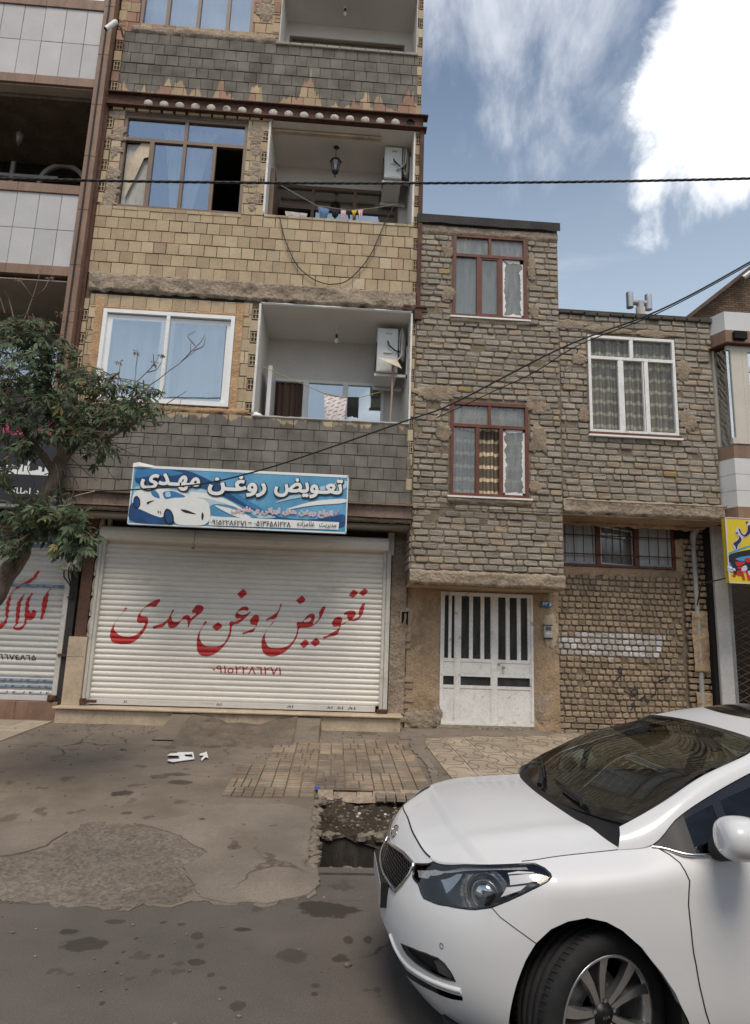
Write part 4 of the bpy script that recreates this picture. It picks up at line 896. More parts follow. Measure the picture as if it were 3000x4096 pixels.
def red_window(Z0, Z1, curtain, mid_open, dirtyg, parent, X0=1.70, X1=2.944):
    tz = Z1-.255*(Z1-Z0); w = X1-X0; c = X0+.5*w; a = X0+.345*w; b = X0+.65*w; t = .05
    f = MB(); frame_rect(f, X0, X1, Z0, Z1, YF-.012, YF+.06, t); f.box(X0+t, X1-t, YF-.008, YF+.056, tz-.025, tz+.025); f.box(c-.022, c+.022, YF-.006, YF+.054, tz+.025, Z1-t)
    f.box(a-.03, a+.03, YF-.006, YF+.054, Z0+t, tz-.025); f.box(b-.03, b+.03, YF-.006, YF+.054, Z0+t, tz-.025)
    o = f.build('window', RFRAME, parent)
    q = MB(); pane(q, X0+t, c-.02, tz+.02, Z1-t, YF+.03); pane(q, c+.02, X1-t, tz+.02, Z1-t, YF+.03); q.build('top_pane', dirtyg, o)
    q = MB(); pane(q, X0+t, a-.03, Z0+t, tz-.02, YF+.03); q.build('side_pane', MGLASS, o)
    if not mid_open:
        q = MB(); frame_rect(q, a+.03, b-.03, Z0+t, tz-.025, YF+.0, YF+.04, .03); q.build('casement', RFRAME, o)
        q = MB(); pane(q, a+.05, b-.05, Z0+t+.02, tz-.05, YF+.02); q.build('mid_pane', MGLASS, o)
    q = MB(); pane(q, b+.03, X1-t, Z0+t, tz-.02, YF+.028); q.build('dusty_pane', dirtyg, o)
    # splashes of white paint round the dusty pane
    q = MB(); x0_, x1_, z0_, z1_ = b+.03, X1-t, Z0+t, tz-.025; n = 44; rr = random.Random(int(Z0*10))
    for (xa, za, xb, zb, nx, nz) in ((x0_, z0_, x0_, z1_, 1, 0), (x1_, z0_, x1_, z1_, -1, 0), (x0_, z0_, x1_, z0_, 0, 1), (x0_, z1_, x1_, z1_, 0, -1)):
        vs = []
        for i in range(n+1):
            u = i/n; x = xa+(xb-xa)*u; z = za+(zb-za)*u; h = max(.008, .035+.045*noise.noise(Vector((x*9, z*9, 1)))+.02*rr.random())
            vs += [(x, YF+.025, z), (x+nx*h, YF+.025, z+nz*h)]
        q.add(vs, [(2*i, 2*i+2, 2*i+3, 2*i+1) for i in range(n)])
    q.build('paint_smear', WPAINT, o)
    q = MB(); drape(q, X0+.02, X1-.02, Z0+.02, Z1-.03, YF+.12, .025, 44, seed=Z0); q.build('curtain', curtain, o)
    q = MB(); q.box(X0-.04, X1+.05, YF-.05, YF+.03, Z0-.03, Z0-.003); q.build('sill', WPAINT, o)
    return o
red_window(hw[0][2], hw[0][3], LINEN, False, DGLASS, HB); red_window(hw[1][2], hw[1][3], STRIPE, True, DGLASS, HB, 1.695, 2.945)
# recessed ground floor: mud plastered piers and the door
mb = MB(); backing(mb, 1.10, 3.62, .2, HZ0, YG+.02, YG+.3, [(1.685, 3.20, .43, 2.515)])
lump_strip(mb, 1.15, 1.70, .34, 2.58, YG, .03, 12, 60, 41, .01); lump_strip(mb, 3.19, 3.62, .34, 2.58, YG, .03, 10, 60, 42, .02); lump_strip(mb, 1.68, 3.21, 2.515, 2.6, YG, .02, 20, 3, 43, .01)
mb.build('door_wall', PLASTER, HB)
rng = random.Random(41); mb = MB()
brick_field(mb, 1.06, 1.34, .45, 2.5, YG-.03, .2, .1, .02, [(1.16, 1.3, 1.8, 2.2)], rng, bcol2, .22, .05, skip=lambda x, z: x > 1.22+.12*noise.noise(Vector((x*3, z*3, 0))))
mb.build('bare_brick', BR, HB)
mb = MB(); a = at(1618, 2475, YG-.03); patch(mb, a.x, a.z, .13, .2, YG-.045, 3, .02); b_ = at(2203, 2520, YG-.03); patch(mb, b_.x, b_.z, .12, .27, YG-.035, 8, .02); mb.build('lime_patch', mat('pale_lime', (.50, .41, .30), 1, .2, 5, 30, .2, .6, .015, stain=(.33, .25, .17), stain_scale=5), HB)
mb = MB(); patch(mb, 1.42, .5, .3, .16, YG-.03, 19, .05); patch(mb, 1.66, .6, .08, .16, YG-.04, 21, .05); patch(mb, 3.35, .7, .14, .3, YG-.02, 23, .03); mb.build('loose_plaster', CEMENT, HB)
mb = MB(); mb.box(a.x-.055, a.x+.055, YG-.06, YG-.052, a.z-.10, a.z+.11); mb.build('meter_niche', DARK, HB)
mb = MB(); frame_rect(mb, a.x-.075, a.x+.075, a.z-.12, a.z+.13, YG-.085, YG-.04, .022); mb.tube([(a.x-.02, YG-.075, a.z-.1), (a.x+.01, YG-.08, a.z+.01), (a.x+.005, YG-.075, a.z+.08)], .018, 6); mb.build('niche_rim', CEMENT, HB)
# white two-leaf metal door with a side light
DX0, DX1, DZ0, DZ1 = 1.692, 3.196, .452, 2.512; W_, H_ = DX1-DX0, DZ1-DZ0
u = lambda v: DX0+W_*(v-530)/768; zf = lambda v: DZ1-H_*(v-960)/1098
DY = YG-.01
mb = MB(); frame_rect(mb, DX0, DX1, DZ0, DZ1, DY-.02, DY+.06, .035)
for a, b in ((655, 690), (955, 992)): mb.box(u(a), u(b), DY-.012, DY+.05, DZ0+.01, DZ1-.03)
DOOR = mb.build('door', WPAINT, HB)
def door_leaf(xa, xb, glass_x, name):
    m = MB(); m.box(xa, xb, DY+.006, DY+.03, zf(2045), zf(1762)); m.box(xa, xb, DY+.006, DY+.03, zf(1643), zf(1545))
    for z0_, z1_ in ((1762, 1738), (1665, 1643), (1545, 1518), (2062, 2043), (990, 958)): m.box(xa, xb, DY-.008, DY+.04, zf(z0_), zf(z1_))
    m.box(xa, xa+.018, DY-.006, DY+.04, zf(2045), zf(990)); m.box(xb-.018, xb, DY-.006, DY+.04, zf(2045), zf(990))
    edges = [xa+.018]+[e for gx in glass_x for e in gx]+[xb-.018]
    for p, q in zip(edges[::2], edges[1::2]):
        if q-p > .002: m.box(p, q, DY-.004, DY+.034, zf(1518), zf(990))
    for p in (xa+.03, ): m.box(p, xb-.03, DY+.0, DY+.02, zf(1640), zf(1550)); m.box(p, xb-.03, DY+.0, DY+.02, zf(2035), zf(1772))
    o = m.build(name, WPAINT, DOOR)
    q = MB()
    for p, r in glass_x: pane(q, p, r, zf(1518), zf(990), DY+.02)
    pane(q, xa+.018, xb-.018, zf(1738), zf(1665), DY+.02); o2 = q.build('door_pane', glass('door_glass', (.45,.47,.48), .05, .15, .10), DOOR); return o
door_leaf(DX0+.036, u(655), [(u(563), u(597)), (u(622), u(652))], 'side_light')
door_leaf(u(690), u(955), [(u(702), u(768)), (u(798), u(862)), (u(892), u(952))], 'door_panel')
door_leaf(u(992), DX1-.036, [(u(1008), u(1072)), (u(1104), u(1166)), (u(1196), u(1254))], 'door_panel')
mb = MB(); c = (u(1045), DY-.03, zf(1580)); mb.lathe([(.0, -.045), (.018, -.045), (.028, -.03), (.024, -.012), (.012, -.006), (.012, .03)], c, 'y', 16); mb.box(u(1005), u(1022), DY-.014, DY+.0, zf(1565), zf(1552)); mb.build('door_knob', GREYM, DOOR)
mb = MB(); mb.box(1.65, 3.25, YG-.06, YG+.2, .2, .445); mb.build('threshold', CEMENT, HB)
mb = MB(); mb.box(1.7, 3.2, YG+.25, YG+.3, .3, 2.6); mb.build('hall', DARK, HB)

# ---------------------------------------------------------------- lower brick annex
AN = thing('brick_annex', 'lower rough brick wing with a white framed window, a barred window and a whitewashed patch', 'building', (4.8, 9.8, .35))
aw = (3.96, 5.43, 5.116, 6.79)
mb = MB(); backing(mb, HX1, AX1, AZ0, AZ1, YF+.03, YF+.22, [aw]); mb.box(HX1+.01, AX1, 14.8, 15, AZ0, AZ1); mb.box(AX1-.12, AX1, YF+.22, 15, AZ0, AZ1); mb.box(HX1, AX1, YF+.22, 15, AZ0, AZ0+.02); mb.build('wall', MORTAR, AN)
rng = random.Random(33); mb = MB()
brick_field(mb, HX1+.01, AX1-.005, AZ0+.24, AZ1-.03, YF+.018, .228, .106, .02, [(aw[0]-.02, aw[1]+.02, aw[2]-.03, aw[3]+.03)], rng, bcol, .02); mb.build('brick_facing', BR, AN)
mb = MB()
for (x, z, rx, rz) in ((3.82,6.35,.12,.11),(3.87,5.4,.10,.12),(5.58,6.25,.13,.18),(5.60,5.4,.14,.22),(3.66,6.95,.26,.09),(4.3,6.90,.35,.07),(5.1,6.88,.4,.07)): patch(mb, x, z, rx, rz, YF-.004, x*5+z, .022)
mb.build('mud_patch', MUDP, AN)
mb = MB(); lump_strip(mb, HX1+.01, AX1+.02, AZ0-.01, AZ0+.24, YF+.01, .05, 70, 8, 52, .05); mb.build('rough_lintel', CEMENT, AN)
mb = MB(); mb.box(HX1, AX1+.03, YF-.01, 15, AZ1, AZ1+.035); x = HX1; rr = random.Random(2)
while x < AX1-.1:
    mb.bbox(x, x+.2, YF-.02, YF+.1, AZ1-.05+rr.uniform(-.01, .012), AZ1+.0, .01); x += .22
AROOF = mb.build('roof', mat('dark_roof_edge', (.075, .065, .055), .95, .25, 4, 30, .2, .4, .01), AN)
mb = MB(); mb.box(HX1, AX1+.1, YF+.03, YG+.3, AZ0-.03, AZ0-.004); lump_strip(mb, HX1, AX1, 3.68, 3.79, YG-.12, .08, 60, 4, 57, .05); mb.build('soffit', PLASTER, AN)
# white window
X0, X1, Z0, Z1 = aw; w = X1-X0; tz = 6.40; c = X0+.5*w; a = X0+.36*w; b = X0+.66*w; t = .045
f = MB(); frame_rect(f, X0, X1, Z0, Z1, YF-.01, YF+.07, t); f.box(X0+t, X1-t, YF-.006, YF+.066, tz-.025, tz+.025); f.box(c-.03, c+.03, YF-.004, YF+.06, tz+.025, Z1-t)
for q in (a, b): f.box(q-.033, q+.033, YF-.004, YF+.06, Z0+t, tz-.025)
f.box(a+.034, a+.06, YF+.0, YF+.05, Z0+t+.01, tz-.03); f.box(b-.06, b-.045, YF+.0, YF+.05, Z0+t+.01, tz-.03)
AWIN = f.build('window', WPAINT, AN)
q = MB(); pane(q, X0+t, c-.03, tz+.02, Z1-t, YF+.035); pane(q, c+.03, X1-t, tz+.02, Z1-t, YF+.035); pane(q, X0+t, a-.03, Z0+t, tz-.02, YF+.035); pane(q, a+.05, b-.05, Z0+t, tz-.02, YF+.045); pane(q, b+.03, X1-t, Z0+t, tz-.02, YF+.035); q.build('pane', glass('streaked_glass', (.75,.78,.8), .02, .05, .12), AWIN)
q = MB(); drape(q, X0+.02, X1-.02, Z0+.02, Z1-.02, YF+.12, .03, 40, seed=1); q.build('curtain', STRIPE2, AWIN)
q = MB(); q.box(X0-.03, X1+.05, YF-.04, YF+.03, Z0-.075, Z0-.045); q.build('sill', WHITEP, AWIN); q = MB(); q.box(X0-.01, X1+.03, YF-.03, YF+.03, Z0-.043, Z0-.002); q.build('sill_rail', RFRAME, AWIN)
# ground floor: wall of header bricks, whitewashed patch, high barred window
bw_ = (3.30, 5.62, 3.02, 3.755)
mb = MB(); backing(mb, 3.6, 6.2, .2, AZ0, YG+.02, YG+.3, [bw_]); mb.build('lower_wall', MORTAR, AN)
rng = random.Random(35); wx0, wz1 = at(2240, 2535, YG).x, at(2300, 2527, YG).z; wx1, wz0 = at(2650, 2600, YG).x, at(2500, 2632, YG).z
def lowcol(r, x, z):
    e = .16*noise.noise(Vector((x*5, z*7, 4)))+.08*noise.noise(Vector((x*14, z*14, 9)))
    if wx0-.05+e < x < wx1+e*1.2 and wz0+e*.5 < z < wz1+e*.6: s = r.uniform(.62, 1.05); k = min(1, max(0, r.gauss(.85, .25))); return tuple(q*s*k+p*(1-k) for q, p in zip((.56, .55, .545), (.31, .245, .18)))
    return bcol2(r, x, z)
mb = MB(); brick_field(mb, 3.56, 5.70, .62, 2.90, YG, .115, .0955, .020, [], rng, lowcol, .015, .04); 
brick_field(mb, 3.3, 6.1, .34, .62, YG-.01, .225, .10, .02, [], rng, bcol2, .02, .04)
brick_field(mb, 5.74, 6.17, .4, 3.75, YG-.04, .21, .098, .026, [], rng, bcol2, .05, .05); mb.build('header_brick_facing', BR, AN)
mb = MB(); lump_strip(mb, 3.45, 5.72, 2.87, 3.02, YG-.005, .03, 60, 4, 61, .03); lump_strip(mb, 5.63, 5.78, 2.9, 3.76, YG-.005, .03, 4, 20, 62, .02); mb.build('window_plaster', PLASTER, AN)
f = MB(); frame_rect(f, bw_[0], bw_[1], bw_[2], bw_[3], YG-.02, YG+.05, .04)
v1, v2 = at(2392, 2180, YG).x, at(2545, 2180, YG).x
for q in (v1, v2): f.box(q-.04, q+.04, YG-.016, YG+.046, bw_[2]+.04, bw_[3]-.04)
BWIN = f.build('barred_window', RFRAME, AN)
q = MB(); pane(q, bw_[0]+.04, v1-.04, bw_[2]+.04, bw_[3]-.04, YG+.02); pane(q, v2+.04, bw_[1]-.04, bw_[2]+.04, bw_[3]-.04, YG+.02); q.build('frosted_pane', mat('frosted_film', (.38, .40, .40), .35, .15, 2, 20, .08, .05, stretch=(4, 1, .5)), BWIN)
q = MB(); q.add([(v1+.05, YG+.0, bw_[2]+.07), (v1+.62, YG+.10, bw_[2]+.05), (v1+.62, YG+.10, bw_[3]-.10), (v1+.05, YG+.0, bw_[3]-.06)], [(0,1,2,3)]); q.build('ajar_pane', MGLASS, BWIN)
q = MB(); 
for (a_, b_) in (((v1+.04, YG-.004, bw_[2]+.06), (v1+.04, YG-.004, bw_[3]-.05)), ((v1+.63, YG+.1, bw_[2]+.05), (v1+.63, YG+.1, bw_[3]-.1)), ((v1+.04, YG-.004, bw_[3]-.05), (v1+.63, YG+.1, bw_[3]-.1)), ((v1+.04, YG-.004, bw_[2]+.06), (v1+.63, YG+.1, bw_[2]+.05))): q.tube([a_, b_], .014, 4)
q.build('ajar_frame', WPAINT, BWIN)
q = MB(); drape(q, v1, v2, bw_[2], bw_[3], YG+.18, .02, 40, seed=4); q.build('curtain', LINEN, BWIN)
q = MB()
for z in (bw_[2]+.20, bw_[3]-.22): q.tube([(HX1-.2, YG-.05, z), (5.70, YG-.05, z)], .011, 6)
x = 3.42
while x < 5.6:
    if abs(x-v1) > .05 and abs(x-v2) > .05: q.tube([(x, YG-.06, bw_[2]+.07), (x+rng.uniform(-.02, .02), YG-.06, bw_[3]-.06)], .008, 5)
    x += .158
q.build('window_bar', RUST, BWIN)
# grey drain pipe half buried in mud
p0 = at(2788, 2110, YG-.1); q = MB(); q.tube([(p0.x+.02, YG+.1, p0.z+.2), (p0.x+.02, YG-.06, p0.z+.16), (p0.x+.02, YG-.09, p0.z+.05), (p0.x-.02, YG-.09, p0.z-.05), (p0.x-.05, YG-.07, p0.z-.10), (p0.x-.06, YG-.05, p0.z-.2)], .055, 10)
q.tube([(p0.x-.05, YG-.05, p0.z-.15), (p0.x-.05, YG-.045, .45)], .038, 10); q.build('drain_pipe', mat('grey_pvc', (.36, .36, .35), .55, .2, 4, 20, .1, .1), AN)
q = MB(); lump_strip(q, p0.x-.17, p0.x+.10, 1.36, 2.35, YG-.045, .055, 8, 40, 71, .05); lump_strip(q, p0.x-.16, p0.x+.10, .82, 1.06, YG-.045, .055, 8, 14, 72, .03); q.build('pipe_mud', PLASTER, AN)
q = MB(); q.box(p0.x-.36, p0.x-.08, YG-.055, YG+.1, 3.55, 3.68); q.build('pipe_hole', DARK, AN)
# scrawled black graffiti on the bricks
def ribbon(mb, pts, w, Y, lift=0.0):
    P = [Vector((x, 0, z)) for x, z in pts]
    vs = []
    for i, p in enumerate(P):
        t = (P[min(i+1, len(P)-1)]-P[max(i-1, 0)]); t.normalize(); n = Vector((-t.z, 0, t.x)); ww = w*(.5+.5*math.sin(math.pi*(i+.6)/(len(P)+.2)))
        vs += [(p.x+n.x*ww, Y, p.z+n.z*ww), (p.x-n.x*ww, Y, p.z-n.z*ww)]
    mb.add(vs, [(2*i, 2*i+1, 2*i+3, 2*i+2) for i in range(len(P)-1)])
kc = 900/1652; cg = lambda x, y: (lambda p: (p.x, p.z))(at(2100+x*kc, 1950+y*kc, YG-.02))
q = MB()
for st in (((715,1365),(690,1360),(685,1335),(700,1318),(712,1335),(705,1370),(680,1405),(645,1440)), ((688,1545),(690,1505),(715,1490),(755,1510),(790,1535),(820,1520),(828,1495),(805,1480),(780,1495),(790,1520),(820,1545)), ((960,1455),(962,1490),(955,1520),(930,1535),(885,1528),(850,1555),(810,1590),(775,1640)), ((1020,1370),(975,1395),(955,1430)), ((1062,1388),(1010,1410),(958,1437)), ((780,1590),(790,1600),(800,1590),(790,1580))):
    P = [cg(*p) for p in st]; ribbon(q, P, .012, YG-.0165)
q.build('graffiti', BLKP, AN)
# roof vent cowl
def cowl():
    c = at(2562, 1245, 11.0); q = MB(); q.tube([(c.x, 11, AZ1-.02), (c.x, 11, c.z+.06)], .085, 14); q.build('chimney_stack', mat('pale_pipe', (.50, .46, .40), .7, .15, 4, 20, .1, .1), AROOF)
    z = c.z+.12; q = MB(); q.tube([(c.x, 11, z-.08), (c.x, 11, z+.07)], .075, 14); q.tube([(c.x-.17, 11, z+.05), (c.x+.15, 11, z+.05)], .05, 12)
    q.tube([(c.x-.20, 11, z-.06), (c.x-.20, 11, z+.24)], .066, 14); q.tube([(c.x+.16, 11, z-.08), (c.x+.16, 11, z+.22)], .066, 14); q.build('chimney_cowl', mat('zinc_sheet', (.42, .42, .42), .35, .15, 3, 20, .1, .05, metal=.7), AROOF)
cowl()
# small things fixed to the door piers
tp = at(2185, 2416, YG-.05); NP = thing('number_plate', 'small blue enamel house number plate beside the white door', 'plate', (tp.x, YG-.05, tp.z))
q = MB(); q.bbox(tp.x-.083, tp.x+.083, YG-.052, YG-.035, tp.z-.05, tp.z+.05, .003); q.build('plate', mat('blue_enamel', (.03, .13, .27), .35, .1, 4, 20, .05, 0), NP)
q = MB(); q.box(tp.x+.055, tp.x+.059, YG-.055, YG-.052, tp.z-.045, tp.z+.045); q.box(tp.x+.064, tp.x+.078, YG-.055, YG-.052, tp.z-.03, tp.z+.005); q.box(tp.x+.066, tp.x+.076, YG-.055, YG-.052, tp.z+.012, tp.z+.03); q.build('plate_mark', WHITEP, NP)
ti = at(2192, 2526, YG-.05); IC = thing('intercom', 'silver door intercom panel with a dark nameplate strip on the plaster pier', 'intercom', (ti.x, YG-.05, ti.z))
q = MB(); q.bbox(ti.x-.067, ti.x+.067, YG-.072, YG-.03, ti.z-.10, ti.z+.09, .006); q.build('housing', mat('silver_plastic', (.50, .49, .45), .4, .08, 3, 20, .04, .03, metal=.2), IC)
q = MB(); q.box(ti.x-.07, ti.x+.07, YG-.074, YG-.03, ti.z+.092, ti.z+.106); q.box(ti.x-.07, ti.x+.07, YG-.074, YG-.03, ti.z-.116, ti.z-.102); q.build('end_cap', BLACK, IC)
q = MB()
for k in range(6): q.box(ti.x-.048, ti.x+.048, YG-.076, YG-.072, ti.z+.014+.011*k, ti.z+.021+.011*k)
q.build('speaker_grille', mat('teal_grille', (.05, .13, .15), .5, .2, 4, 20, .1, 0), IC)
q = MB(); q.box(ti.x-.035, ti.x+.015, YG-.075, YG-.072, ti.z-.045, ti.z-.02); q.lathe([(0, -.004), (.008, -.004), (.008, .004)], (ti.x+.04, YG-.073, ti.z-.032), 'y', 10); q.build('call_button', WPVC, IC)
# ---------------------------------------------------------------- left neighbour: tiled balconies, brown trim, shop with a white shutter
LB = thing('tiled_building', 'neighbouring building with pale tiled balcony fronts framed in brown', 'building', (-7.0, 9.7, .3))
YL = 9.7; LX0, LX1 = -11.0, -4.43
BTRIM = mat('brown_cladding', (.235, .145, .10), .6, .22, 2, 30, .15, .08, .003, stretch=(3, 1, .6), stain=(.16, .10, .07), stain_scale=3)
GTILE = mat('pale_facade_tile', (1,1,1), .5, .08, 2, 40, .06, .04, .002, attr=True, spec=.4)
mb = MB(); rng = random.Random(51)
for z0, z1 in ((10.82, 12.20), (7.345, 8.63)):
    xs = LX1; k = 0; h = (z1-z0)/2
    edges = [-4.43, -4.73]
    while edges[-1] > LX0: edges.append(edges[-1]-.352)
    for a, b in zip(edges, edges[1:]):
        for r in range(2):
            s = rng.uniform(.93, 1.05); mb.bbox(b+.004, a-.004, YL+rng.gauss(0, .001), YL+.03, z0+r*h+.004, z0+(r+1)*h-.004, .003, (.47*s, .455*s, .45*s))
mb.build('balcony_tiles', GTILE, LB)
mb = MB()
for z0, z1 in ((10.82, 12.2), (7.345, 8.63)): mb.box(LX0, LX1, YL+.012, YL+.2, z0, z1)
for z0, z1 in ((10.56, 10.82), (7.12, 7.345)): mb.box(LX0, LX1, YL+.2, 13, z0, z1+.2)
mb.box(LX1-.02, -4.26, YL+.3, 15, 3.3, 14.6); mb.box(LX0, LX1, 14.8, 15, .3, 14.6); mb.box(LX0-.1, LX0, YL+.2, 15, .3, 14.6); mb.box(LX0, -4.26, YL, 15, 14.4, 14.6); mb.box(LX0, LX1, YL+.2, 15, 3.2, 3.6)
mb.build('wall', JOINT, LB)
mb = MB()
for z0, z1 in ((10.655, 10.82), (12.2, 12.40), (8.63, 8.79), (7.18, 7.345)):
    x = LX1
    while x > LX0: mb.bbox(max(x-1.0, LX0)+.002, x-.002, YL-.025, YL+.2, z0, z1, .004); x -= 1.0
z = 3.45
while z < 14.4:
    z1 = min(z+.98, 14.4); mb.bbox(-4.445, -4.27, YL-.05, YL+.3, z+.002, z1-.002, .004); z += .98
mb.build('brown_trim', BTRIM, LB)
mb = MB()
for z0 in (8.79, 12.4, 5.2): mb.box(LX0, LX1, 11.6, 11.7, z0-1.4, z0+2.1)
mb.box(LX0, LX1, YL+.02, 11.6, 10.635, 10.65); mb.box(LX0, LX1, YL+.02, 11.6, 7.10, 7.115); mb.build('balcony_recess', mat('recess_plaster', (.42, .37, .31), .95, .1, 1.5, 20, .08, .15, .005), LB)
mb = MB(); mb.tube([(-4.36, YL-.07, 3.5), (-4.36, YL-.07, 14)], .012, 6); mb.build('riser_cable', BLACK, LB)
# arched window at the back of the upper recess
YA = 11.55; P = lambda x, y: at(x, y, YA)
f = MB(); zt, zb = P(170, 622).z, P(150, 735).z; xa, xb = -10.8, P(350, 640).x
f.box(xa, xb, YA-.04, YA+.04, zt-.03, zt+.05); f.box(xa, xb-.5, YA-.04, YA+.04, P(80, 706).z-.03, P(80, 706).z+.03)
for q in (55, 254): f.box(P(q, 660).x-.035, P(q, 660).x+.035, YA-.036, YA+.036, zb-.7 if q < 100 else P(254, 665).z, zt-.03)
ca = P(248, 742); rad = P(338, 742).x-ca.x
for k in range(14):
    a0, a1 = math.pi*k/14, math.pi*(k+1)/14; q = lambda r, a: (ca.x+r*math.cos(a), ca.z+r*math.sin(a))
    f.prism([q(rad-.03, a0), q(rad+.045, a0), q(rad+.045, a1), q(rad-.03, a1)][::-1], YA-.038, YA+.036)
f.box(ca.x-rad-.04, ca.x-rad+.03, YA-.036, YA+.034, zb-.8, ca.z); f.box(ca.x+rad-.03, ca.x+rad+.04, YA-.036, YA+.034, zb-.8, ca.z)
AW = f.build('arched_window', mat('off_white_frame', (.58, .57, .54), .5, .06, 3, 30, .04, .05), LB, fixn=True)
f = MB(); pane(f, xa, xb, zb-.8, zt, YA+.005); f.build('pane', glass('dark_glass', (.5,.5,.5), .14, .05), AW)
f = MB(); drape(f, xa, xb, zb-.8, zt, YA+.03, .008, 30); f.build('curtain', mat('brown_net', (.085, .065, .045), .95, .2, 3, 20, .1, 0), AW)
# window at the top of the frame, glazed strip in the lower recess
f = MB(); xr = at(414, 15, YL).x; frame_rect(f, xr-2.6, xr, 12.42, 13.9, YL+.02, YL+.1, .06); BW2 = f.build('window', WPVC, LB)
f = MB(); pane(f, xr-2.54, xr-.06, 12.48, 13.84, YL+.06); f.build('pane', MGLASS, BW2); f = MB(); drape(f, xr-2.5, xr-.06, 12.45, 13.86, YL+.16, .03, 34); f.build('curtain', CURT, BW2)
f = MB(); YB = 10.9; z_ = at(200, 1372, YB).z; frame_rect(f, LX0+.1, LX1, 4.2, z_, YB, YB+.06, .05); BW3 = f.build('balcony_window', BFRAME, LB)
f = MB(); pane(f, LX0+.15, LX1-.05, 4.25, z_-.05, YB+.03); f.build('pane', RGLASS2, BW3)
# shop: shutter, rails, base
LS0, LS1, LY = -8.6, -4.20, 10.40; LZ0, LZ1, LP = .715, 3.3, .0885
def lslat_y(z):
    t = ((z-LZ0)/LP) % 1.0
    return LY+.012-.02*math.sin(math.pi*min(1, t/.8))**.7 if t < .8 else LY+.012+.006*math.sin(math.pi*(t-.8)/.2)
mb = MB(); lx1 = (at(268, 2290, LY).x+at(214, 2790, LY).x)/2; slats(mb, LS0, lx1, LZ0, LZ0+29*LP, lslat_y, LP); LSH = mb.build('roller_shutter', SHUTW, LB)
mb = MB(); FILM = mat('blue_packing_film', (.235, .28, .34), .4, .15, 4, 30, .1, .05, .002, stretch=(1, 1, 3))
for k in (1, 2)+tuple(range(18, 29)):
    z0 = LZ0+k*LP; n = 8; vs = []
    if k in (19, 20, 21, 22, 23, 24): continue
    for j in range(n+1):
        z = z0+LP*(.12+.62*j/n); vs += [(LS0, lslat_y(z)-.002, z), (lx1-.005, lslat_y(z)-.002, z)]
    mb.add(vs, [(2*j, 2*j+1, 2*j+3, 2*j+2) for j in range(n)])
BLUEI = mat('blue_print', (.04, .13, .33), .5, .1, 3, 20, .1, 0); rr = random.Random(12); mb.m = 1
for k in (0, 1, 2, 18, 25, 26, 27, 28):
    z0 = LZ0+k*LP+LP*.18; h = LP*.46; x = lx1-.10-(k % 3)*.03
    yy = LY-.0125
    while x > LS0+.3:
        mb.prism([(x, z0+h*.1), (x+.012, z0+h*.1), (x+.016, z0+h), (x+.004, z0+h)], yy-.001, yy); mb.prism([(x+.012, z0+h*.5), (x+.055, z0+h*.95), (x+.042, z0+h), (x+.008, z0+h*.62)], yy-.001, yy)
        mb.prism([(x+.014, z0+h*.55), (x+.02, z0+h*.4), (x+.06, z0+h*.05), (x+.05, z0)], yy-.001, yy); mb.prism([(x+.05, z0+h*.02), (x+.15, z0+h*.06), (x+.15, z0+h*.22), (x+.052, z0+h*.16)], yy-.001, yy); mb.prism([(x+.15, z0+h*.06), (x+.162, z0+h*.06), (x+.185, z0+h), (x+.17, z0+h)], yy-.001, yy)
        x -= .245
mb.build('packing_film', [FILM, BLUEI], LSH)
mb = MB(); mb.bbox(LS0, lx1, LY-.02, LY+.02, LZ0-.075, LZ0, .004); mb.build('bottom_bar', SHUTW, LSH)
mb = MB(); mb.bbox(lx1, lx1+.075, LY-.06, LY+.05, .63, 3.3, .005); mb.build('guide_rail', RAIL, LSH)
mb = MB(); mb.box(lx1-.04, lx1+.08, LY-.09, LY-.05, .63, .73); mb.sphere((lx1+.02, LY-.09, .68), (.05, .04, .05)); mb.box(lx1+.03, lx1+.16, LY-.08, LY-.06, 1.30, 1.34); mb.box(lx1+.06, lx1+.14, LY-.08, LY-.06, 2.18, 2.2); mb.build('padlock', RUST, LSH)
mb = MB(); mb.box(lx1+.08, -4.0, LY-.04, LY+.2, .4, 3.4); mb.build('dark_post', mat('soot_steel', (.035, .032, .03), .7, .3, 4, 30, .2, .1), LB)
mb = MB(); x = lx1+.12
while x > LS0: mb.bbox(x-.6, x-.004, LY-.10, LY+.1, .28, .635, .004); x -= .6
mb.build('base_tile', BTRIM, LB)
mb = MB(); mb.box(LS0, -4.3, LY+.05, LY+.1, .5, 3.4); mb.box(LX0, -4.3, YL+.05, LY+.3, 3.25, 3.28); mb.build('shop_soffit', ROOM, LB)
# ---------------------------------------------------------------- right neighbour: white bay with brown bands, motorcycle shop behind a lattice gate
RB = thing('bay_building', 'building with a white and brown tiled bay window over a lattice gated shop', 'building', (7.5, 9.6, .3))
bz = lambda y: at(2897, y, 9.6).z; kk = 800/1504; by = lambda y: bz(1000+y*kk)
BX0, BX1 = 6.095, 6.205; YB9, YB0 = 9.86, 9.6
WT = mat('white_bay_tile', (.60, .595, .58), .5, .06, 2, 40, .05, .05, .002)
def bay(mb, z0, z1, out=0.0):
    mb.add([(BX0-out, YB9, z0), (BX1-out*.4, YB0-out, z0), (12, YB0-out, z0), (12, 12, z0), (BX0-out, 12, z0), (BX0-out, YB9, z1), (BX1-out*.4, YB0-out, z1), (12, YB0-out, z1), (12, 12, z1), (BX0-out, 12, z1)],
           [(0,1,6,5),(1,2,7,6),(4,3,2,1,0),(5,6,7,8,9),(4,0,5,9),(2,3,8,7)])
ZT, Zb1, Zov, Zw1, Zw0, Zb2, Zb3, Zb4 = by(462), by(600), by(708), by(735), by(1450), by(1466), by(1556), by(1925)
Zbt = by(2012)
mb = MB(); bay(mb, Zb1+.004, ZT); n = 3
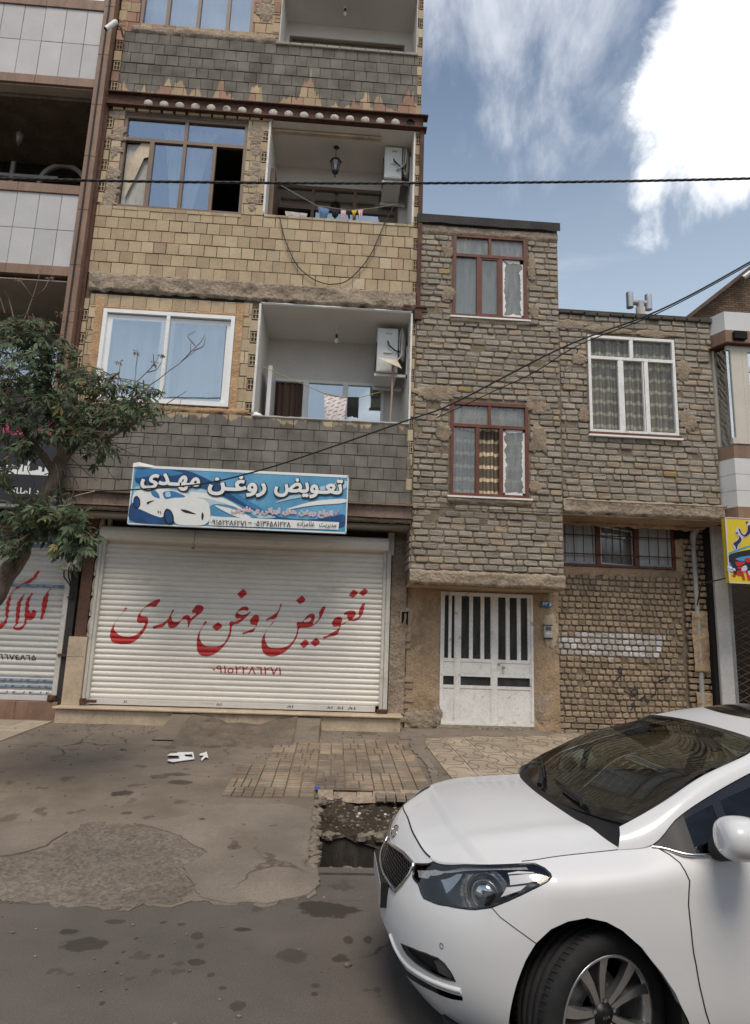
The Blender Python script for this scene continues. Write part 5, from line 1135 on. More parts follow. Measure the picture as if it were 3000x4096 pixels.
for i in range(n): bay(mb, Zb4+(Zb3-Zb4)*i/n+.003, Zb4+(Zb3-Zb4)*(i+1)/n-.003)
mb.build('white_tile_band', WT, RB)
mb = MB(); bay(mb, Zov+.01, Zb1, .004); bay(mb, Zb3, Zb2, .004); bay(mb, Zbt, Zb4, .004); mb.build('brown_tile_band', BTRIM, RB)
mb = MB(); bay(mb, Zov-.012, Zov+.008, .09); mb.build('eave', RUST, RB)
mb = MB(); e = at(2952, 1348, 9.6); mb.box(e.x-.10, e.x+.11, 9.52, 9.7, e.z-.06, e.z+.07); mb.build('vent_opening', DARK, RB)
f = MB(); za, zb_ = Zw0, Zov-.015; CREAM = mat('cream_frame', (.55, .50, .42), .5, .06, 3, 30, .04, .05)
def lerpc(t): return (BX0+(BX1-BX0)*t, YB9+(YB0-YB9)*t)
for (t0, t1) in ((0, .16),):
    a, b = lerpc(t0), lerpc(t1); f.add([(a[0], a[1], za), (b[0], b[1], za), (b[0], b[1], zb_), (a[0], a[1], zb_), (a[0]+.06, a[1]+.05, za), (b[0]+.06, b[1]+.05, za), (b[0]+.06, b[1]+.05, zb_), (a[0]+.06, a[1]+.05, zb_)], [(0,1,2,3),(1,5,6,2),(4,0,3,7)])
xw = at(2955, 1800, 9.6).x
for (q0, q1) in ((BX1+.004, xw-.02),): f.box(q0, q1, YB0+.004, YB0+.06, zb_-.08, zb_); f.box(q0, q1, YB0+.004, YB0+.06, za, za+.10)
f.bbox(xw+.17, xw+.27, YB0, YB0+.06, za, zb_, .004); f.box(xw+.27, 9.5, YB0+.004, YB0+.06, zb_-.1, zb_); f.box(xw+.27, 9.5, YB0+.004, YB0+.06, za, za+.1); f.box(xw+.27, 9.5, YB0+.006, YB0+.05, zb_-.44, zb_-.36)
f.bbox(xw-.02, xw+.17, YB0, YB0+.06, za, zb_, .004)
BAYW = f.build('bay_window', CREAM, RB)
q = MB(); a, b = lerpc(.16), lerpc(.98); q.add([(a[0]+.02, a[1]+.02, za), (b[0]+.02, b[1]+.02, za), (b[0]+.02, b[1]+.02, zb_), (a[0]+.02, a[1]+.02, zb_)], [(0,1,2,3)])
pane(q, BX1+.004, xw-.02, za+.09, zb_-.07, YB0+.03); pane(q, xw+.27, 9.4, za+.1, zb_-.1, YB0+.03); q.build('pane', RGLASS2, BAYW)
q = MB(); q.box(BX1+.2, 11, 10.6, 10.7, Zbt, ZT); q.box(BX0+.02, BX0+.1, 9.95, 10.7, Zbt, ZT); q.build('room_wall', WHITEWALL, RB)
# white pillar, gate and dim shop
mb = MB(); mb.bbox(6.165, 6.385, 10.28, 10.55, .3, 3.77, .012); PIL = mb.build('pillar', mat('dirty_white_render', (.52, .505, .48), .8, .12, 2.5, 30, .1, .2, .006, stain=(.30, .24, .19), stain_scale=3, stain_lo=.6, stain_hi=.78), RB)
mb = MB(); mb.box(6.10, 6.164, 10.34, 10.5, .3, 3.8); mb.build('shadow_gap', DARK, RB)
mb = MB(); mb.bbox(6.386, 6.47, 10.33, 10.55, .3, 3.2, .004); mb.build('gate_post', GREYM, RB)
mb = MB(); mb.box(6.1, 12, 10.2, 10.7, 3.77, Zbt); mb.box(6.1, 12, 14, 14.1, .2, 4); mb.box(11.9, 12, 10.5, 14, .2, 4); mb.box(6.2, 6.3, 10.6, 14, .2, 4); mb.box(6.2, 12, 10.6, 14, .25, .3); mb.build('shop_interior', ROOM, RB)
mb = MB(); z = .45; pz, pxw = .118, .23
while z < 3.7:
    for k in range(12):
        for s in (-1, 1):
            x = 6.47+k*pxw; mb.tube([(x, 10.40, z), (x+pxw/2, 10.40, z+s*pz/2), (x+pxw, 10.40, z)], .006, 4, cap=False)
    z += pz
mb.build('lattice_gate', mat('rusty_lattice', (.17, .095, .055), .7, .3, 5, 30, .2, .1), RB)
mb = MB(); mb.box(6.3, 12, 15, 15.2, .3, 7.2); mb.box(6.12, 6.2, 10.7, 15, .3, 7.2); mb.build('rear_wall', JOINT, RB)
# gable-roofed brick building further back
GB = thing('gabled_building', 'brown brick gable rising behind the white tiled bay', 'building', (14, 18, .3))
q0, q1 = at(2700, 1320, 18), at(3000, 1084, 18); sl_ = (q1.z-q0.z)/(q1.x-q0.x); xr = q1.x+3.2
mb = MB(); mb.prism([(q0.x-.5, .3), (2*xr-q0.x+.5, .3), (2*xr-q0.x+.5, q0.z-.5*sl_), (xr, q0.z+sl_*(xr-q0.x)), (q0.x-.5, q0.z-.5*sl_)], 18, 26)
def plankrows(nt, N, L, mp, c, p):
    b = N('ShaderNodeTexBrick'); b.inputs['Scale'].default_value = 1; b.inputs['Brick Width'].default_value = .22; b.inputs['Row Height'].default_value = .075; b.inputs['Mortar Size'].default_value = .012
    b.inputs['Color1'].default_value = (.6,.6,.6,1); b.inputs['Color2'].default_value = (1.1,1.1,1.1,1); b.inputs['Mortar'].default_value = (.4,.4,.4,1)
    sp = N('ShaderNodeSeparateXYZ'); L(mp.outputs[0], sp.inputs[0]); cb = N('ShaderNodeCombineXYZ'); L(sp.outputs[0], cb.inputs[0]); L(sp.outputs[2], cb.inputs[1]); L(cb.outputs[0], b.inputs['Vector'])
    m = N('ShaderNodeMixRGB'); m.blend_type = 'MULTIPLY'; m.inputs[0].default_value = 1; L(c, m.inputs[1]); L(b.outputs[0], m.inputs[2]); return m.outputs[0]
mb.build('gable_wall', mat('brown_gable_brick', (.19, .125, .08), .95, .2, 2, 25, .2, .3, .01, extra=plankrows), GB, fixn=True)
mb = MB(); a, b = Vector((q0.x-.9, 0, q0.z-.9*sl_)), Vector((xr, 0, q0.z+sl_*(xr-q0.x)))
for s in (1, -1):
    A, B = (a, b) if s > 0 else (Vector((2*xr-a.x, 0, a.z)), b)
    mb.prism([(A.x, A.z), (B.x, B.z), (B.x, B.z+.14), (A.x, A.z+.14)], 17.7, 26.3)
mb.build('roof', mat('old_sheet_roof', (.10, .07, .05), .8, .25, 3, 20, .2, .2), GB, fixn=True)
mb = MB(); c = at(2970, 1108, 17.6); mb.tube([(c.x, 17.6, c.z-.05), (c.x+.25, 17.6, c.z+.16)], .09, 10); mb.build('roof_vent', GREYM, GB)
# ---------------------------------------------------------------- lettering
FORMS = {'ت':(0xFE95,0xFE96,0xFE97,0xFE98),'ع':(0xFEC9,0xFECA,0xFECB,0xFECC),'و':(0xFEED,0xFEEE),'ی':(0xFBFC,0xFBFD,0xFBFE,0xFBFF),'ض':(0xFEBD,0xFEBE,0xFEBF,0xFEC0),
 'ر':(0xFEAD,0xFEAE),'غ':(0xFECD,0xFECE,0xFECF,0xFED0),'ن':(0xFEE5,0xFEE6,0xFEE7,0xFEE8),'م':(0xFEE1,0xFEE2,0xFEE3,0xFEE4),'ه':(0xFEE9,0xFEEA,0xFEEB,0xFEEC),
 'د':(0xFEA9,0xFEAA),'ا':(0xFE8D,0xFE8E),'خ':(0xFEA5,0xFEA6,0xFEA7,0xFEA8),'ج':(0xFE9D,0xFE9E,0xFE9F,0xFEA0),'ل':(0xFEDD,0xFEDE,0xFEDF,0xFEE0),'ز':(0xFEAF,0xFEB0),
 'ک':(0xFB8E,0xFB8F,0xFB90,0xFB91),'ق':(0xFED5,0xFED6,0xFED7,0xFED8),'ش':(0xFEB5,0xFEB6,0xFEB7,0xFEB8),'ـ':(0x640,0x640,0x640,0x640)}
def shape(s):
    """joined letter forms, put in left-to-right drawing order"""
    out = []; run = ''
    for i, ch in enumerate(s):
        if ch in FORMS:
            f = FORMS[ch]; pv = s[i-1] if i else ' '; nx = s[i+1] if i+1 < len(s) else ' '
            jp = pv in FORMS and len(FORMS[pv]) == 4; jn = nx in FORMS and len(f) == 4
            out.append(chr(f[3] if jp and jn else f[1] if jp else f[2] if jn else f[0]))
        else: out.append(ch)
    res = ''.join(reversed(out)); digs = '۰۱۲۳۴۵۶۷۸۹٠١٢٣٤٥٦٧٨٩'; buf = ''; fin = ''
    for ch in res:
        if ch in digs: buf = ch+buf
        else: fin += buf+ch; buf = ''
    return fin+buf
def fill_outlines(contours):
    """fill overlapping letter outlines; each hole is cut only from the outline it lies in"""
    import numpy as np
    from mathutils.geometry import delaunay_2d_cdt
    C = [c for c in contours if len(c) > 2]; A = [sum(c[i][0]*c[(i+1) % len(c)][1]-c[(i+1) % len(c)][0]*c[i][1] for i in range(len(c))) for c in C]
    C = [c for c, q in zip(C, A) if abs(q) > 1e-6]; A = [q for q in A if abs(q) > 1e-6]; main = 1 if A[max(range(len(A)), key=lambda i: abs(A[i]))] > 0 else -1
    vs, es = [], []
    for c in C: n0 = len(vs); vs += [Vector(p) for p in c]; es += [(n0+i, n0+(i+1) % len(c)) for i in range(len(c))]
    r = delaunay_2d_cdt(vs, es, [], 0, 1e-6); V = np.array([(v.x, v.y) for v in r[0]]); T = np.array([f for f in r[2] if len(f) == 3]); M = V[T].mean(1)
    def winding(c, P):
        c = np.array([(p[0], p[1]) for p in c]); d = np.roll(c, -1, 0); up = (c[None, :, 1] <= P[:, None, 1]) & (d[None, :, 1] > P[:, None, 1]); dn = (c[None, :, 1] > P[:, None, 1]) & (d[None, :, 1] <= P[:, None, 1])
        side = (d[None, :, 0]-c[None, :, 0])*(P[:, None, 1]-c[None, :, 1])-(P[:, None, 0]-c[None, :, 0])*(d[None, :, 1]-c[None, :, 1]); return ((up & (side > 0)).sum(1)-(dn & (side < 0)).sum(1)) != 0
    W_ = [winding(c, M) for c in C]; keep = np.zeros(len(M), bool); outer = [i for i in range(len(C)) if A[i]*main > 0]; own = {i: [] for i in outer}
    for h in range(len(C)):
        if A[h]*main < 0:
            p = np.array([[sum(q[0] for q in C[h])/len(C[h]), sum(q[1] for q in C[h])/len(C[h])]]); cand = [i for i in outer if winding(C[i], p)[0]]
            if cand: own[min(cand, key=lambda i: abs(A[i]))].append(h)
    for i in outer:
        k = W_[i].copy()
        for h in own[i]: k &= ~W_[h]
        keep |= k
    return [tuple(v) for v in V.tolist()], [tuple(t) for t in T[keep].tolist()]
def text2d(s, offset=0.0, res=5):
    cu = bpy.data.curves.new('lettering', 'FONT'); cu.body = s
    o = bpy.data.objects.new('lettering', cu); COL.objects.link(o); dg = bpy.context.evaluated_depsgraph_get(); oe = o.evaluated_get(dg); c2 = oe.to_curve(dg); cons = []
    for sp in c2.splines:
        bp = sp.bezier_points; P = []
        for i in range(len(bp)):
            A, B = bp[i], bp[(i+1) % len(bp)]; p0, p1, p2, p3 = A.co, A.handle_right, B.handle_left, B.co
            straight = (p1-p0).cross(p3-p0).length < 1e-5 and (p2-p0).cross(p3-p0).length < 1e-5; n = 1 if straight else res
            for k in range(n):
                t = k/n; q = p0*(1-t)**3+p1*3*t*(1-t)**2+p2*3*t*t*(1-t)+p3*t**3
                if not P or (Vector((q.x, q.y))-P[-1]).length > 1e-5: P.append(Vector((q.x, q.y)))
        if len(P) > 3 and (P[0]-P[-1]).length < 1e-5: P.pop()
        cons.append(P)
    oe.to_curve_clear(); bpy.data.objects.remove(o); bpy.data.curves.remove(cu)
    def area(c): return sum(c[i].x*c[(i+1) % len(c)].y-c[(i+1) % len(c)].x*c[i].y for i in range(len(c)))
    big = max(cons, key=lambda c: abs(area(c))); flip = 1 if area(big) > 0 else -1; res_ = []
    for c in cons:
        n = len(c); q = []
        for i in range(n):
            t1 = (c[i]-c[i-1]); t2 = (c[(i+1) % n]-c[i]); t1.normalize(); t2.normalize(); t = t1+t2
            if t.length < 1e-4: t = t1
            t.normalize(); k = min(2.0, 1/max(.3, t.dot(t1))); q.append((c[i].x+t.y*offset*flip*k, c[i].y-t.x*offset*flip*k))
        res_.append(q)
    return fill_outlines(res_)
def chaikin(p, n=2):
    for _ in range(n):
        q = []
        for i in range(len(p)):
            a, b = p[i], p[(i+1) % len(p)]; q += [(a[0]*.8+b[0]*.2, a[1]*.8+b[1]*.2), (a[0]*.2+b[0]*.8, a[1]*.2+b[1]*.8)]
        p = q
    return p
def outlines2d(polys):
    """fill outlines (even-odd, so an inner outline is a hole)"""
    cu = bpy.data.curves.new('lettering', 'CURVE'); cu.dimensions = '2D'; cu.fill_mode = 'BOTH'
    for pts, smooth in polys:
        if smooth:
            sp = cu.splines.new('BEZIER'); sp.bezier_points.add(len(pts)-1); sp.use_cyclic_u = True; sp.resolution_u = 3
            for b, p in zip(sp.bezier_points, pts): b.co = (p[0], p[1], 0); b.handle_left_type = b.handle_right_type = 'AUTO'
        else:
            sp = cu.splines.new('POLY'); sp.points.add(len(pts)-1); sp.use_cyclic_u = True
            for b, p in zip(sp.points, pts): b.co = (p[0], p[1], 0, 1)
    o = bpy.data.objects.new('lettering', cu); COL.objects.link(o); dg = bpy.context.evaluated_depsgraph_get(); me = o.evaluated_get(dg).to_mesh()
    v = [(p.co.x, p.co.y) for p in me.vertices]; f = [tuple(p.vertices) for p in me.polygons]
    o.evaluated_get(dg).to_mesh_clear(); bpy.data.objects.remove(o); bpy.data.curves.remove(cu); return v, f
def fit(vf, x0, x1, z0, z1, keep=None):
    v, f = vf; ax, bx = min(p[0] for p in v), max(p[0] for p in v); ay, by_ = min(p[1] for p in v), max(p[1] for p in v)
    if keep: ax, bx, ay, by_ = keep
    return [(x0+(p[0]-ax)/(bx-ax)*(x1-x0), z0+(p[1]-ay)/(by_-ay)*(z1-z0)) for p in v], f
def bounds(vf): v = vf[0]; return (min(p[0] for p in v), max(p[0] for p in v), min(p[1] for p in v), max(p[1] for p in v))
def flat(mb, vf, Y): mb.add([(x, Y, z) for x, z in vf[0]], [tuple(f) for f in vf[1]])
def on_slats(name, vf, yf, sp, z0s, mat_, parent):
    """lettering painted on a slatted shutter: cut at every slat and laid on its curve"""
    bm = bmesh.new(); vs = [bm.verts.new((x, 0, z)) for x, z in vf[0]]
    for f in vf[1]:
        try: bm.faces.new([vs[i] for i in f])
        except ValueError: pass
    lo, hi = min(v.co.z for v in bm.verts), max(v.co.z for v in bm.verts); k = math.floor((lo-z0s)/sp)
    while z0s+k*sp < hi:
        for t in (0, .12, .28, .5, .7, .82, .91):
            z = z0s+(k+t)*sp
            if lo < z < hi: bmesh.ops.bisect_plane(bm, geom=bm.verts[:]+bm.edges[:]+bm.faces[:], plane_co=(0, 0, z), plane_no=(0, 0, 1))
        k += 1
    off = OFF[parent.name]
    for v in bm.verts: v.co.y = yf(v.co.z)-.0022; v.co -= off
    bmesh.ops.recalc_face_normals(bm, faces=bm.faces)
    me = bpy.data.meshes.new(name); bm.to_mesh(me); bm.free(); me.materials.append(mat_); o = bpy.data.objects.new(name, me); COL.objects.link(o); o.parent = parent; OFF[o.name] = off; return o
# hand-painted words on the two shutters (outlines)
ks = 600/1652
def sx(ox): return lambda p: (lambda q: (q.x, q.z))(at(ox+p[0]*ks, 2300+p[1]*ks, SY-.01))
A_, B_ = sx(400), sx(950)
WORDS = [(A_, s) for s in (
 [(295,357),(250,405),(200,470),(150,545),(120,600),(108,650),(112,700),(145,742),(200,760),(260,763),(330,755),(400,715),(450,665),(490,610),(515,560),(528,500),(525,475),(495,462),(460,455),(445,440),(455,405),(490,365),(540,345),(610,348),(640,310),(660,270),(630,270),(560,300),(500,345),(445,405),(415,450),(405,490),(412,520),(440,530),(490,532),(480,570),(450,610),(410,650),(350,675),(280,680),(210,660),(170,625),(150,580),(165,530),(200,465),(260,400)],
 [(575,583),(640,580),(700,565),(740,522),(750,562),(775,582),(810,582),(850,560),(880,520),(900,497),(955,495),(965,545),(970,577),(985,540),(1010,500),(1080,440),(1130,395),(1140,360),(1120,338),(1060,335),(1035,365),(1010,410),(1055,420),(1020,460),(998,480),(985,450),(955,440),(920,455),(890,495),(850,515),(810,510),(785,480),(788,430),(815,385),(808,380),(775,430),(755,470),(730,500),(690,530),(630,550)],
 [(1175,508),(1120,580),(1080,650),(1065,720),(1065,800),(1072,840),(1100,875),(1150,895),(1200,893),(1250,875),(1310,835),(1360,785),(1400,730),(1430,680),(1445,620),(1458,555),(1520,535),(1580,490),(1640,430),(1659,405),(1620,425),(1575,440),(1530,430),(1518,412),(1545,395),(1590,385),(1625,395),(1637,372),(1620,350),(1580,348),(1540,370),(1510,405),(1490,440),(1487,460),(1515,480),(1550,478),(1520,500),(1480,512),(1430,515),(1428,580),(1420,640),(1395,700),(1360,755),(1300,785),(1230,790),(1160,780),(1115,740),(1095,690),(1100,640),(1130,570)])]
WORDS += [(B_, s) for s in (
 [(52,645),(120,635),(165,630),(195,585),(225,520),(238,470),(225,445),(200,438),(160,465),(137,505),(140,530),(160,548),(205,555),(190,580),(140,605),(95,625)],
 [(312,498),(355,490),(415,480),(440,440),(470,370),(482,312),(475,315),(450,390),(420,420),(370,455),(330,480)],
 [(402,515),(350,570),(300,640),(270,700),(262,760),(270,820),(295,870),(340,893),(400,897),(460,880),(530,840),(590,785),(640,710),(665,650),(680,590),(760,580),(830,560),(890,510),(930,450),(955,390),(965,345),(905,400),(898,430),(900,470),(880,500),(832,540),(850,480),(850,440),(825,425),(780,440),(735,485),(710,518),(655,520),(658,580),(650,640),(620,710),(575,765),(500,800),(420,806),(350,795),(315,750),(302,700),(305,650),(335,590),(395,525)],
 [(728,513),(762,484),(800,468),(812,480),(800,505),(775,518)],
 [(940,695),(1010,680),(1080,665),(1110,640),(1140,555),(1170,545),(1215,508),(1300,507),(1330,490),(1365,450),(1385,410),(1395,350),(1402,310),(1345,380),(1335,420),(1340,450),(1315,475),(1265,485),(1290,455),(1305,420),(1295,400),(1260,392),(1210,400),(1170,435),(1205,440),(1210,475),(1225,485),(1175,525),(1140,545),(1155,500),(1145,470),(1110,460),(1070,480),(1042,520),(1042,545),(1065,570),(1120,570),(1100,600),(1060,625),(990,665)])]
DOTS = [(A_, s) for s in ([(1232,568),(1300,517),(1340,550),(1342,575),(1280,617)], [(1508,210),(1575,152),(1617,185),(1610,215),(1555,260)])]+[(B_, s) for s in
 ([(642,280),(710,225),(747,262),(740,290),(685,320)], [(685,762),(745,708),(785,735),(780,765),(728,808)], [(802,745),(865,690),(907,730),(900,760),(850,790)], [(1225,225),(1275,160),(1325,185),(1320,210),(1275,252)], [(1335,200),(1400,142),(1437,170),(1430,195),(1385,233)])]
polys = [([f(p) for p in s], True) for f, s in WORDS]+[([f(p) for p in s], False) for f, s in DOTS]
on_slats('painted_name', outlines2d(polys), slat_y, SP, SZ0, REDP, SHUTTER)
d0, d1, d2 = at(852, 2655, SY), at(1124, 2701, SY), at(852, 2695, SY)
on_slats('painted_number', fit(text2d('۰۹۱٥۲۲۸٦۲۷۱', .012), d0.x, d1.x, d1.z, d0.z-.02), slat_y, SP, SZ0, mat('faded_red_paint', (.44, .06, .075), .6, .2, 6, 30, .15, .05), SHUTTER)
kl = 320/1203; C_ = lambda p: (lambda q: (q.x, q.z))(at(p[0]*kl, 2250+p[1]*kl, LY-.01))
LW = [[(755,393),(735,430),(725,510),(710,600),(690,690),(660,780),(605,863),(615,790),(622,690),(630,590),(665,500),(720,430)],
 [(480,455),(470,510),(440,575),(435,650),(430,720),(460,755),(475,730),(505,708),(535,740),(535,780),(510,830),(470,865),(400,868),(385,930),(340,990),(290,1020),(230,1015),(190,985),(220,940),(230,870),(235,740),(245,650),(280,560),(330,510),(355,470),(350,520),(320,580),(300,700),(280,860),(250,940),(222,968),(280,978),(340,940),(365,880),(365,800),(378,640),(390,570),(440,500)],
 [(580,120),(555,200),(500,265),(400,325),(300,375),(200,430),(172,480),(155,570),(135,660),(125,760),(105,860),(80,930),(0,1000),(-200,1050),(-400,1000),(-420,930),(-300,970),(-100,960),(0,910),(65,880),(75,740),(90,620),(110,550),(155,480),(200,410),(280,335),(400,280),(500,210)]]
on_slats('painted_name', outlines2d([([C_(p) for p in s], True) for s in LW]), lslat_y, LP, LZ0, REDP, LSH)
a, b = C_((-230, 1365)), C_((530, 1478)); on_slats('painted_number', fit(text2d('۵۱۳٦٦۷٤۸٦۵', .012), a[0], b[0], b[1], a[1]), lslat_y, LP, LZ0, BLKP, LSH)

# ---------------------------------------------------------------- oil-change banner sign on its frame
GX0, GX1, GZ0, GZ1, GY = -3.04, .104, 3.225, 4.098, 9.42
SG = thing('shop_sign', 'blue printed sign with white lettering and a white sports car above the wide shutter', 'sign', ((GX0+GX1)/2, GY, GZ0))
NAVY = mat('print_navy', (.018, .065, .19), .5, .12, 3, 20, .06, 0, stain=(.03, .12, .30), stain_scale=2); SKYB = mat('print_blue', (.075, .27, .47), .5, .12, 2.5, 20, .05, 0, stain=(.16, .42, .60), stain_scale=1.6, stain_lo=.4, stain_hi=.7)
PALE = mat('print_pale', (.42, .58, .68), .5, .1, 3, 20, .05, 0); MIDB = mat('print_mid_blue', (.045, .19, .40), .5, .1, 3, 20, .05, 0); PINK = mat('print_pink', (.74, .26, .27), .5, .08, 3, 20, .04, 0); PRINTW = mat('print_white', (.76, .77, .75), .5, .05, 3, 20, .03, 0); INK = mat('print_ink', (.012, .014, .02), .5, .1, 3, 20, .03, 0)
mb = MB(); mb.bbox(GX0, GX1, GY, GY+.10, GZ0, GZ1, .003); BOARD = mb.build('sign_board', SKYB, SG)
def G(x, y): return (GX0+(x-30)/(1552-30)*(GX1-GX0)+ (0), GZ1-((y-(75+(x-50)*.043))/405)*(GZ1-GZ0))
layer = [0]
def art(name, shapes, m, smooth=True):
    layer[0] += 1; mb = MB(); flat(mb, outlines2d([([G(*p) for p in (chaikin(s) if smooth else s)], False) for s in shapes]), GY-.0008*layer[0]-.0005); return mb.build(name, m, BOARD)
mb = MB(); mb.box(GX0, GX1, GY-.004, GY, GZ1-.035, GZ1+.004); mb.box(GX0, GX1, GY-.004, GY, GZ0-.004, GZ0+.016); mb.box(GX0-.004, GX0+.012, GY-.004, GY, GZ0, GZ1); mb.box(GX1-.012, GX1+.004, GY-.004, GY, GZ0, GZ1); mb.build('sign_border', PRINTW, BOARD)
layer[0] = 3
art('swoosh_navy', [[(48,95),(250,88),(420,110),(600,190),(760,270),(900,360),(1050,430),(1250,450),(1420,440),(1545,400),(1542,520),(1300,470),(1000,445),(760,330),(560,235),(330,205),(48,215)]], NAVY)
art('swoosh_light', [[(48,215),(330,212),(560,245),(720,320),(880,410),(950,448),(600,440),(380,380),(200,320),(48,290)], [(600,330),(900,390),(1100,440),(760,440),(560,420)]], PALE)
art('swoosh_mid', [[(48,100),(240,96),(400,130),(300,150),(150,150),(48,170)], [(620,195),(820,300),(1000,400),(940,400),(780,315)]], MIDB)
art('swoosh_sheen', [[(1548,165),(1380,215),(1250,240),(1000,345),(1180,300),(1380,280),(1546,235)]], PALE)
art('swoosh_white', [[(430,255),(600,275),(740,330),(860,405),(740,355),(590,310),(440,290)]], PRINTW)
art('swoosh_white', [[(600,345),(760,380),(900,440),(800,440),(690,395)]], PRINTW)
art('swoosh_white', [[(1546,300),(1300,320),(1080,390),(1300,350),(1546,335)]], PRINTW)
art('corner_navy', [[(32,330),(110,370),(250,420),(370,490),(30,470)]], NAVY)
art('number_band', [[(590,428),(1500,468),(1497,520),(590,490)]], PRINTW, False)
art('car_outline', [[(48,270),(90,245),(190,235),(300,245),(400,265),(470,292),(540,310),(575,335),(595,400),(590,460),(560,488),(490,492),(400,488),(360,480),(330,430),(290,400),(265,440),(200,420),(120,385),(90,375),(70,330),(45,340)]], PRINTW)
art('car_glass', [[(165,262),(200,250),(225,275),(240,310),(190,295)], [(245,260),(320,250),(415,290),(400,300),(330,300),(270,315)]], MIDB)
art('car_shade', [[(55,300),(75,285),(100,310),(108,350),(95,375),(72,375),(55,345)], [(285,372),(320,385),(345,430),(350,480),(310,488),(278,460),(270,410)], [(535,395),(552,420),(545,462),(533,440)], [(380,378),(430,385),(505,415),(470,413),(410,402)], [(145,330),(210,315),(165,340),(155,352)], [(228,388),(236,390),(240,410),(232,408)], [(243,392),(250,394),(254,414),(247,412)]], INK)
art('wheel_picture', [[(62,305),(80,298),(95,320),(100,350),(88,368),(70,362),(60,335)]], NAVY)
art('wheel_picture', [[(290,385),(315,392),(334,430),(338,470),(312,478),(288,452),(282,415)]], NAVY)
art('mirror_cockpit', [[(270,262),(300,256),(312,290),(290,300),(272,290)]], PALE)
def sign_text(name, s, r, m, offset, dark=None, doff=.05, sh=(0, 0), dmat=None):
    """r: left, right, top, bottom in the sign's picture coordinates"""
    xl, xr, yt, yb = r; mid = (xl+xr)/2; x0, x1 = G(xl, yt)[0], G(xr, yt)[0]; z1, z0 = G(mid, yt)[1], G(mid, yb)[1]; base = text2d(s, offset); kb = bounds(base)
    if dark:
        layer[0] += 1; mb = MB(); v = fit(text2d(s, offset+doff), x0, x1, z0, z1, kb); flat(mb, ([(x+sh[0], z+sh[1]) for x, z in v[0]], v[1]), GY-.0008*layer[0]-.0005); mb.build(name+'_outline', dark, BOARD)
    layer[0] += 1; mb = MB(); flat(mb, fit(base, x0, x1, z0, z1, kb), GY-.0008*layer[0]-.0005); mb.build(name, m, BOARD)
sign_text('lettering_first', shape('تعـویض'), (1028, 1515, 160, 302), PRINTW, .034, INK, .042, (.006, -.008))
sign_text('lettering_middle', shape('روغـن'), (562, 972, 142, 290), PRINTW, .034, INK, .042, (.006, -.008))
sign_text('lettering_last', shape('مهـدی'), (92, 505, 132, 252), PRINTW, .034, INK, .042, (.006, -.008))
sign_text('lettering_small', shape('انواع روغن های ایرانی و خارجی'), (738, 1450, 372, 425), PINK, .012, PRINTW, .045)
sign_text('tick_mark', '✓', (1462, 1495, 378, 420), PINK, .01)
sign_text('lettering_phone', shape('مدیریت : غلامزاده'), (1205, 1482, 465, 508), INK, .008)
sign_text('lettering_phone', '۰۵۱۳۶۵۸۱۲۲۸', (905, 1160, 462, 500), INK, .012)
sign_text('lettering_phone', '–', (862, 888, 470, 476), INK, .0)
sign_text('lettering_phone', '۰۹۱۵۲۲۸۶۲۷۱', (600, 850, 455, 490), INK, .012)
mb = MB(); mb.add([(GX0-.01, GY-.01, GZ1-.03), (GX0+.10, GY-.03, GZ1-.02), (GX0+.30, GY-.005, GZ1-.02), (GX0+.30, GY, GZ1+.005), (GX0+.08, GY-.02, GZ1+.045), (GX0-.01, GY, GZ1+.03)], [(0,1,4,5),(1,2,3,4)]); mb.build('peeled_edge', PRINTW, BOARD)
mb = MB()
for x in (GX0+.3, -1.5, GX1-.3):
    for z in (GZ0+.12, GZ1-.2): mb.box(x-.02, x+.02, GY+.10, YF+.0, z-.02, z+.02)
mb.build('bracket', RUST, SG)
# ---------------------------------------------------------------- dark estate-agency fascia on the left shop
DXL, DXR, DZ_0, DZ_1, DYS = -8.6, -4.06, 3.44, 5.16, 9.36
DS = thing('shop_sign', 'dark fascia sign with a white skyline silhouette behind the leaves', 'sign', (-6.3, DYS, DZ_0))
mb = MB(); mb.bbox(DXL, DXR, DYS, DYS+.16, DZ_0, DZ_1, .006); DB = mb.build('sign_board', mat('charcoal_panel', (.028, .027, .032), .45, .15, 3, 20, .05, .03), DS)
mb = MB(); zb = at(100, 1898, DYS).z; zt = at(100, 1866, DYS).z; rr = random.Random(9); x = DXL+.2; xe = at(193, 1898, DYS).x; P = [(x, zb)]
while x < xe-.02:
    t = max(0, 1-abs(x+.35-xe-0)/1.0); h = .04+.09*rr.random()*(1 if rr.random() < .7 else 1.7)*(.6+.6*t); w = .02+.035*rr.random(); P += [(x, zb+h), (min(x+w, xe), zb+h)]; x += w
P.append((xe, zb)); flat(mb, outlines2d([(P, False)]), DYS-.003); mb.build('skyline_graphic', PRINTW, DB)
mb = MB(); q0 = at(80, 1975, DYS); q1 = at(208, 1955, DYS); flat(mb, fit(text2d(shape('عقد املاک'), .01), q0.x-.2, q1.x, q0.z, q0.z+.09), DYS-.003); mb.build('lettering_small', PRINTW, DB)
mb = MB(); p0, p1 = at(-60, 1735, DYS), at(225, 1672, DYS); flat(mb, fit(text2d(shape('املاک'), .03), p0.x-.3, p1.x, p0.z+.0, p1.z-.04), DYS-.003); mb.build('lettering_name', mat('print_magenta', (.52, .05, .16), .5, .1, 3, 20, .05, 0), DB)
mb = MB(); mb.box(DXL, DXR, DYS+.01, DYS+.17, DZ_0-.05, DZ_0-.004); mb.build('sign_rim', GREYM, DS)
mb = MB(); 
for x in (-8, -6.2, -4.4): mb.box(x, x+.05, DYS+.16, YL+.02 if x < -4.5 else YL-.05, 4.9, 4.95); mb.box(x, x+.05, DYS+.16, 10.4 if x < -4.5 else YL+.3, DZ_0+.1, DZ_0+.15)
